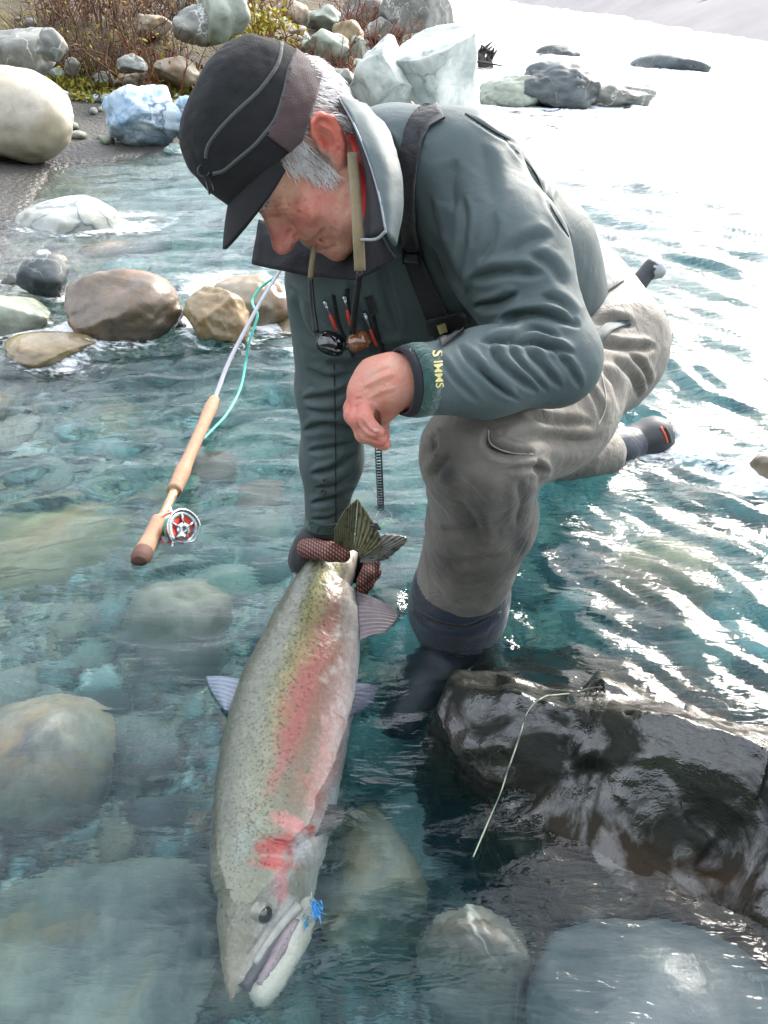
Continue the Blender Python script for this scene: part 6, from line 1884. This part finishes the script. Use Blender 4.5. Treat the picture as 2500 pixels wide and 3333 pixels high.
# fins: webs of rays, each a thin pleated sheet
def fin_mat():
    m, nt, out = new_mat('fin_web'); k = NT(nt)
    b = k.n('BsdfPrincipled'); at = k.n('Attribute', attribute_name='col')
    k.l(at.outputs['Color'], b.inputs['Base Color'])
    b.inputs['Roughness'].default_value = 0.35
    b.inputs['Coat Weight'].default_value = 0.3
    b.inputs['Subsurface Weight'].default_value = 0.1
    b.inputs['Subsurface Radius'].default_value = (0.004, 0.003, 0.003)
    k.l(b.outputs[0], out.inputs['Surface'])
    return m
M['fin'] = fin_mat()
def fin(name, root_l, tip_l, rays, c_root, c_tip, c_ray, pleat=0.0012, nu=None, spots_=False, bow=0.006, tone=(0.24, 0.235, 0.21)):
    nu = nu or rays * 6 + 1; nv2 = 26
    A = catmull(np.array([P(*q) if len(q) == 3 and q[2] > 0.3 else Pz(*q) for q in root_l]), nu)
    B = catmull(np.array([P(*q) if len(q) == 3 and q[2] > 0.3 else Pz(*q) for q in tip_l]), nu)
    w = np.linspace(0, 1, nv2)
    G = A[None] * (1 - w)[:, None, None] + B[None] * w[:, None, None]
    nr_ = np.cross((A[-1] - A[0]), (B[nu // 2] - A[nu // 2])); nr_ /= np.linalg.norm(nr_)
    nr_ *= -np.sign(nr_ @ (A.mean(0) - CAMP))
    ur = np.linspace(0, rays, nu)
    pl_ = np.cos(ur * 2 * math.pi)
    G = G + nr_ * ((pleat * pl_)[None, :, None] * (0.3 + 0.7 * w)[:, None, None] + (bow * np.sin(np.pi * w * 0.9))[:, None, None])
    edge_j = 0.0015 * np.abs(np.sin(ur * math.pi))
    p_ = G.reshape(-1, 3)
    F_ = grid_faces(nv2, nu)
    n_ = vnormals(p_, F_)
    V_ = np.vstack([p_ + n_ * 0.0007, p_ - n_ * 0.0007]); o_ = len(p_)
    fs = [tuple(q) for q in F_] + [tuple(q[::-1] + o_) for q in F_]
    ring = list(range(nu)) + [i * nu + nu - 1 for i in range(1, nv2)] + list(range(nv2 * nu - 2, (nv2 - 1) * nu - 1, -1)) + [i * nu for i in range(nv2 - 2, 0, -1)]
    fs += [(ring[(i + 1) % len(ring)], ring[i], ring[i] + o_, ring[(i + 1) % len(ring)] + o_) for i in range(len(ring))]
    WW = np.repeat(w, nu); RR = np.tile(pl_, nv2)
    c_ = C3(*c_root)[None] * (1 - WW)[:, None] + C3(*c_tip)[None] * WW[:, None]
    c_ = mixf(c_, C3(*c_ray), np.clip(RR, 0, 1) ** 2 * 0.6)
    c_ = c_ * (1 + 0.25 * fbm(p_ * 120, 3, 660)[:, None])
    if spots_:
        c_ = mixf(c_, C3(30, 34, 30), np.clip((vnoise(p_ * 210, 661) - 0.35) * 6, 0, 1) * 0.75)
    c_ = np.clip(np.vstack([c_, c_]) * np.array(tone), 0.004, 0.9)
    return mesh_obj(name, V_, fs, M['fin'], fish, True, {'col': c_})
fin('dorsal_fin', [(800, 2215, 0.017), (770, 2275, 0.012), (745, 2320, 0.006)], [(672, 2205, 0.007), (690, 2250, 0.002), (735, 2318, 0.002)], 8, (150, 160, 176), (176, 190, 206), (110, 118, 130), tone=(0.42, 0.45, 0.48))
fin('adipose_fin', [(985, 1862, 0.056), (968, 1895, 0.054)], [(955, 1860, 0.048), (950, 1892, 0.048)], 2, (150, 168, 176), (180, 196, 204), (130, 140, 150))
fin('anal_fin', [(1158, 1925, 0.036), (1166, 2000, 0.030), (1172, 2085, 0.024)], [(1290, 1990, 0.023), (1296, 2015, 0.020), (1250, 2065, 0.018)], 11, (178, 166, 176), (206, 190, 190), (140, 128, 140), 0.0018, tone=(0.36, 0.35, 0.35))
fin('pelvic_fin', [(1130, 2225, 0.000), (1128, 2280, -0.004), (1120, 2330, -0.008)], [(1232, 2240, -0.008), (1205, 2295, -0.012), (1140, 2340, -0.012)], 8, (140, 142, 162), (176, 180, 196), (104, 108, 124), 0.0016, tone=(0.34, 0.35, 0.38))
fin('pectoral_fin', [(985, 2640, -0.020), (1010, 2700, -0.018), (1020, 2735, -0.018)], [(1100, 2628, -0.018), (1128, 2668, -0.022), (1070, 2735, -0.022)], 9, (124, 112, 108), (160, 162, 164), (92, 88, 90), 0.0016)
fin('tail_fin', [(1092, 1815, 1.458), (1120, 1800, 1.452), (1150, 1790, 1.450)], [(1090, 1720, 1.43), (1122, 1660, 1.42), (1164, 1622, 1.415)], 10, (150, 146, 112), (112, 110, 86), (70, 68, 52), 0.0016, None, True, 0.006, (0.72, 0.72, 0.66))
fin('tail_fin', [(1150, 1790, 1.450), (1168, 1800, 1.455), (1172, 1815, 1.462)], [(1164, 1622, 1.415), (1215, 1700, 1.43), (1245, 1760, 1.45)], 7, (160, 156, 126), (140, 136, 108), (92, 88, 66), 0.0020, None, True, 0.006, (0.72, 0.72, 0.66))
fin('tail_fin', [(1165, 1800, 1.458), (1175, 1815, 1.465), (1172, 1830, 1.47)], [(1250, 1735, 1.47), (1325, 1752, 1.475), (1262, 1815, 1.485)], 9, (160, 164, 160), (168, 162, 160), (116, 118, 116), 0.0016, None, True, 0.006, (0.72, 0.72, 0.66))

# ================================================================== THE FLY IN ITS JAW
def fly():
    r = np.random.default_rng(9)
    base = Pz(1012, 2935, -0.018)
    root = empty('fishing_fly', base, 'bright blue feathered fly hooked in the corner of the fish jaw', 'fly')
    parts = []
    for i_ in range(34):
        q = Pz(1026 + r.normal() * 6, 2945 + r.normal() * 12, -0.014 + 0.004 * r.random())
        d = np.array((0.2 + 0.35 * r.random(), -1.0, -0.1)) + r.normal(size=3) * 0.3; d /= np.linalg.norm(d)
        L = 0.008 + 0.013 * r.random()
        parts.append(tube_data(np.array([q, q + d * L * 0.5 + r.normal(size=3) * 0.003, q + d * L]), (0.0006, 0.0012, 0.0003), 4))
    v_, f_ = join_data(parts)
    mesh_obj('hackle', v_, f_, plain('bright_blue_flash', lin(30, 150, 220), 0.25, 0.1, 0.4, 300, coat=0.5), root)['kind'] = 'stuff'
    parts = []
    for i_ in range(7):
        q = Pz(1005 - i_ * 1.6 + r.normal() * 8, 2975 + i_ * 5 + r.normal() * 8, -0.020)
        d = np.array((-0.2, -1.0, -0.3)) + r.normal(size=3) * 0.4; d /= np.linalg.norm(d)
        parts.append(tube_data(np.array([q, q + d * 0.008, q + d * 0.016]), (0.0005, 0.001, 0.0003), 4))
    v_, f_ = join_data(parts)
    mesh_obj('tail_feathers', v_, f_, plain('teal_flash', lin(20, 130, 170), 0.3, 0.1, 0.4, 300), root)['kind'] = 'stuff'
    tube('hook', catmull(np.array([Pz(1015, 2900, -0.012), Pz(1010, 2940, -0.014), Pz(1000, 2965, -0.014), Pz(990, 2955, -0.012)]), 12), 0.0008, M['steel'], root, 5)
fly()

# ================================================================== ROD, REEL AND LINE
def rod():
    butt = Pz(452, 1828, 0.012); tip_c = Pz(698, 1300, 0.035)
    root = empty('fly_rod', butt, 'two-handed fly rod with cork grips lying in the shallows', 'fishing rod')
    M['cork'] = plain('cork', lin(152, 118, 94), 0.75, var=0.16, scale=70, bump=0.3)
    M['darkcork'] = plain('dark_cork', lin(86, 56, 46), 0.75, var=0.2, scale=90, bump=0.3)
    L = lambda a, b_, u_: a * (1 - u_) + b_ * u_
    A = lambda x_, y_: Pz(x_, y_, float(np.interp(y_, (1300, 1840), (0.035, 0.012))))
    def lathe_part(name, pts_px, rads, mat, n=24, parent=root):
        p_ = np.array([A(*q) for q in pts_px])
        pp = np.array([L(p_[0], p_[-1], u_) for u_ in np.linspace(0, 1, n)])
        rr = np.interp(np.linspace(0, 1, n), np.linspace(0, 1, len(rads)), rads)
        return tube(name, pp, rr, mat, parent, 16)
    lathe_part('lower_grip', [(468, 1795), (520, 1695)], [0.0195, 0.0185, 0.0175, 0.0178, 0.0185], M['cork'])
    lathe_part('butt_cap', [(452, 1832), (469, 1794)], [0.016, 0.0205, 0.021, 0.0195], M['darkcork'], 14)
    lathe_part('reel_seat', [(518, 1700), (572, 1590)], [0.010, 0.009, 0.010, 0.0105], plain('wood_reel_seat', lin(150, 124, 84), 0.35, var=0.5, scale=60, coat=0.4))
    lathe_part('upper_grip', [(566, 1600), (586, 1548), (698, 1300)], [0.0165, 0.0172, 0.019, 0.0155, 0.0150, 0.0150, 0.0152, 0.0155, 0.0160, 0.0172, 0.0175, 0.0140], M['cork'], 40)
    # blank runs on from the grip, away under the man's shadow
    far_end = np.array([A(698, 1300), Pz(740, 1190, 0.09), Pz(790, 1090, 0.15), Pz(855, 970, 0.23), Pz(918, 870, 0.30), Pz(1010, 720, 0.42), Pz(1100, 580, 0.52)])
    pth = catmull(far_end, 60)
    tube('blank', pth, np.linspace(0.0068, 0.0040, 60), plain('silver_blank', lin(168, 166, 172), 0.25, 0.3, 0.1), root, 10)
    # stripping guide
    gp = pth[16]
    th = np.linspace(0, 2 * math.pi, 20)
    tube('line_guide', gp + np.array((0.012, 0, 0.0)) + 0.009 * (np.cos(th)[:, None] * Ru + np.sin(th)[:, None] * Uu), 0.0014, M['steel'], root, 6)
    # the reel hangs beside its seat
    reel_c = Pz(585, 1730, 0.0)
    ax_ = np.array((0.80, -0.35, 0.48)); ax_ /= np.linalg.norm(ax_)       # towards the open side
    n1 = np.cross(ax_, (0, 0, 1)); n1 /= np.linalg.norm(n1); n2 = np.cross(ax_, n1)
    th = np.linspace(0, 2 * math.pi, 48, endpoint=False)
    def disc_ring(rad_o, rad_i, off, wid):
        V_ = []
        for (r, o_) in ((rad_i, off), (rad_o, off), (rad_o, off + wid), (rad_i, off + wid)):
            V_.append(reel_c + ax_ * o_ + r * (np.cos(th)[:, None] * n1 + np.sin(th)[:, None] * n2))
        V_ = np.vstack(V_); n = 48
        F_ = [(i_ * n + j, i_ * n + (j + 1) % n, ((i_ + 1) % 4) * n + (j + 1) % n, ((i_ + 1) % 4) * n + j) for i_ in range(4) for j in range(n)]
        return V_, F_
    reel = mesh_obj('reel', *disc_ring(0.046, 0.006, -0.018, 0.004), plain('white_reel', lin(160, 164, 172), 0.3, 0.4, 0.1), root)
    mesh_obj('reel_rim', *disc_ring(0.047, 0.0425, 0.014, 0.005), M['steel'], reel)
    mesh_obj('reel_rim', *disc_ring(0.047, 0.043, -0.019, 0.006), plain('red_rim', lin(222, 70, 46), 0.4, 0.2), reel)
    mesh_obj('spool_hub', *disc_ring(0.017, 0.004, -0.014, 0.030), M['steel'], reel)
    mesh_obj('backing_line', *disc_ring(0.036, 0.017, -0.013, 0.024), plain('red_running_line', lin(214, 64, 44), 0.6, 0, 0.3, 200), reel)
    mesh_obj('backing_line', *disc_ring(0.0375, 0.030, -0.012, 0.010), plain('green_running_line', lin(40, 140, 110), 0.6, 0, 0.3, 200), reel)
    mesh_obj('spool_face', *disc_ring(0.0425, 0.033, 0.013, 0.003), plain('ported_spool', lin(186, 194, 198), 0.25, 0.5, 0.1), reel)
    for a in np.linspace(0, 2 * math.pi, 6, endpoint=False):
        d_ = math.cos(a) * n1 + math.sin(a) * n2
        tube('spoke', np.array([reel_c + ax_ * 0.0145 + d_ * 0.012, reel_c + ax_ * 0.0145 + d_ * 0.036]), 0.0028, M['steel'], reel, 6)
    tube('reel_foot', catmull(np.array([A(548, 1640), L(A(540, 1660), reel_c, 0.5), reel_c - ax_ * 0.016 + n2 * 0.0]), 10), 0.0055, M['steel'], reel, 8)
    hk = reel_c + ax_ * 0.018 + 0.03 * n1
    tube('crank_knob', np.array([hk, hk + ax_ * 0.02]), (0.0055, 0.0065), M['steel'], reel, 10)
    # pale green fly line off the rod tip, down to the reel
    line = [Pz(660, 1430, 0.012), Pz(690, 1400, 0.012), Pz(740, 1345, 0.014), Pz(782, 1265, 0.02), Pz(800, 1180, 0.06), Pz(812, 1110, 0.12), Pz(838, 1030, 0.18), Pz(826, 1000, 0.20), Pz(822, 975, 0.21), Pz(850, 935, 0.24), Pz(890, 905, 0.27), Pz(915, 880, 0.29), Pz(930, 850, 0.31), Pz(1010, 740, 0.40)]
    lp_ = catmull(np.array(line), 110)
    o = tube('fly_line', lp_, 0.0036, plain('aqua_fly_line', lin(84, 190, 170), 0.5, 0, 0.1, 80), None, 8)
    tag(o, 'slack aqua-green fly line trailing beside the rod', 'fishing line')
rod()
def leader():
    pts = [(1960, 2236, 0.112), (1840, 2262, 0.118), (1760, 2275, 0.116), (1716, 2320, 0.112), (1694, 2390, 0.085), (1660, 2490, 0.06), (1630, 2580, 0.03), (1600, 2650, 0.01), (1570, 2720, 0.006), (1540, 2790, 0.004)]
    p_ = catmull(np.array([Pz(*q) for q in pts]), 80)
    # keep it lying on the rock
    sv = np.array([v.co[:] for v in slab.data.vertices]) + np.array(slab.location)
    SBv = bvh_of(sv, np.array([[*q.vertices][:3] for q in slab.data.polygons]))
    for i_ in range(len(p_)):
        x_, y_, _ = to_px(p_[i_])
        h_ = cast(SBv, float(x_), float(y_), 0.003)
        if h_ is not None and h_[0][2] > 0.0: p_[i_] = h_[0]
    for _ in range(3): p_[1:-1] = 0.5 * p_[1:-1] + 0.25 * (p_[:-2] + p_[2:])
    rr = 0.0007 + 0.0006 * np.abs(np.sin(np.linspace(0, 9, 80)))
    o = tube('leader', p_, rr, plain('pale_leader', lin(120, 130, 112), 0.5), None, 6)
    tag(o, 'pale sinking leader lying across the dark wet rock', 'fishing line')
leader()

# ---- the water itself, with the humps and hollows round whatever stands in it
def wake(x, y, r, h_up, h_dn, flow=(0.7, -0.7)):
    fx, fy = flow
    dx, dy = (wx - x) / r, (wy - y) / r
    d = np.hypot(dx, dy)
    al = dx * fx + dy * fy
    return h_up * np.exp(-((d - 1.1) / 0.35) ** 2) * sstep(0.3, -0.9, al) + h_dn * np.exp(-((d - 1.2) / 0.5) ** 2) * sstep(-0.3, 0.9, al)
foam_glare = np.zeros(len(wx))
fn1 = fbm(np.c_[wx * 7, wy * 9, 0 * wx], 4, 61)
for (x_, y_, rx_, ry_, zt, zb_) in ROCKS:
    if zb_ < 0.0 < zt and -3 < x_ < 6 and y_ < 30 and shore_d(np.array([x_]), np.array([y_]))[0] < 0.05:
        r_ = max(rx_, ry_)
        wz += wake(x_, y_, r_, 0.012, -0.008, (0.95, -0.3))
        dx, dy = (wx - x_) / (rx_ * 1.0), (wy - y_) / (ry_ * 1.0)
        d = np.hypot(dx, dy)
        foam_glare += 0.32 * np.exp(-((d - 1.0) / 0.18) ** 2) + 0.28 * np.exp(-((np.hypot(dx - 0.9, dy + 0.3) - 0.5) / 0.6) ** 2)
for px_, py_, r_, hu, hd in ((1500, 1990, 0.12, 0.012, -0.012), (2120, 1440, 0.14, 0.02, -0.01), (1900, 1480, 0.14, 0.015, -0.01)):
    q = Pz(px_, py_, 0); wz += wake(q[0], q[1], r_, hu, hd)
for px_, py_, r_, a_ in ((880, 1010, 0.22, 0.9), (760, 930, 0.25, 0.7), (360, 715, 0.22, 0.6), (420, 690, 0.2, 0.4), (1500, 390, 0.9, 0.7), (2100, 1480, 0.16, 0.35), (2350, 1420, 0.2, 0.35), (960, 1140, 0.12, 0.5), (2480, 1560, 0.1, 0.6)):
    q = Pz(px_, py_, 0)
    foam_glare += a_ * np.exp(-(((wx - q[0]) / r_) ** 2 + ((wy - q[1]) / (r_ * 0.7)) ** 2))
# sky glare on the far water, painted in as white foam
foam_glare += 0.95 * sstep(3.2, 7.5, wy + 0.6 * wx) * sstep(-0.2, 1.2, wx)
# the river slides over and around the wet slab
sl = to_px(np.c_[wx, wy, 0 * wx])
foam_glare = np.clip(foam_glare * (0.65 + 0.9 * fn1), 0, 1)
wv = np.c_[wx, wy, wz]
nr = len(rows)
wf = grid_faces(nr, nc)
# sides and floor close the body of water
edge = list(range(nc)) + [i * nc + nc - 1 for i in range(1, nr)] + list(range(nr * nc - 2, (nr - 1) * nc - 1, -1)) + [i * nc for i in range(nr - 2, 0, -1)]
low = wv[edge].copy(); low[:, 2] = -1.2
base = len(wv)
wv = np.vstack([wv, low])
ne = len(edge)
faces = [tuple(q) for q in wf]
side = [(edge[i], base + i, base + (i + 1) % ne, edge[(i + 1) % ne]) for i in range(ne)]
faces = faces + side + [tuple(base + i for i in range(ne))[::-1]]

m, nt, out = new_mat('clear_river_water'); k = NT(nt)
gl = k.n('BsdfGlass'); gl.inputs['IOR'].default_value = 1.333; gl.inputs['Roughness'].default_value = 0.0
gl.inputs['Color'].default_value = (1, 1, 1, 1)
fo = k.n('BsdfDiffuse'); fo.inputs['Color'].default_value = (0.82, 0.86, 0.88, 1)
co = k.coord('Object', (1, 1, 1))
c2 = k.coord('Object', (4.0, 16.0, 1.0), (0, 0, math.radians(38)))
c3 = k.coord('Object', (9.0, 20.0, 1.0), (0, 0, math.radians(-10)))
h = k.math('ADD', k.math('MULTIPLY', k.noise(c2, 2.2, 4, 0.55, 0.4), 1.0), k.math('MULTIPLY', k.noise(c3, 1.6, 3, 0.5, 0.6), 0.7))
nrm = k.bump(h, 0.34, 0.014)
k.l(nrm, gl.inputs['Normal'])
at = k.n('Attribute', attribute_name='foam_glare')
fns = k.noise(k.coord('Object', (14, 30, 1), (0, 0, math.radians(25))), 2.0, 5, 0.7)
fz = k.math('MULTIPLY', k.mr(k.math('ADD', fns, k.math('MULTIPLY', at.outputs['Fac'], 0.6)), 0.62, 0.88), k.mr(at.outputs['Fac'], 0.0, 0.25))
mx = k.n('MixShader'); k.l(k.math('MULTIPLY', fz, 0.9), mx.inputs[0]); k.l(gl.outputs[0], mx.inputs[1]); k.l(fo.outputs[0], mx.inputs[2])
k.l(mx.outputs[0], out.inputs['Surface'])
va = k.n('VolumeAbsorption'); va.inputs['Color'].default_value = (0.0, 0.70, 0.80, 1); va.inputs['Density'].default_value = 1.6
vs = k.n('VolumeScatter'); vs.inputs['Color'].default_value = (0.22, 0.82, 1.0, 1); vs.inputs['Density'].default_value = 0.30; vs.inputs['Anisotropy'].default_value = 0.2
ad = k.n('AddShader'); k.l(va.outputs[0], ad.inputs[0]); k.l(vs.outputs[0], ad.inputs[1])
k.l(ad.outputs[0], out.inputs['Volume'])
M['water'] = m
wo = mesh_obj('water', wv, faces, m, None, True, {'foam_glare': np.r_[foam_glare, np.zeros(ne)]})
bm = bmesh.new(); bm.from_mesh(wo.data); bmesh.ops.recalc_face_normals(bm, faces=bm.faces); bm.to_mesh(wo.data); bm.free()
tag(wo, 'clear teal river water with ripples and glare', kind='structure')
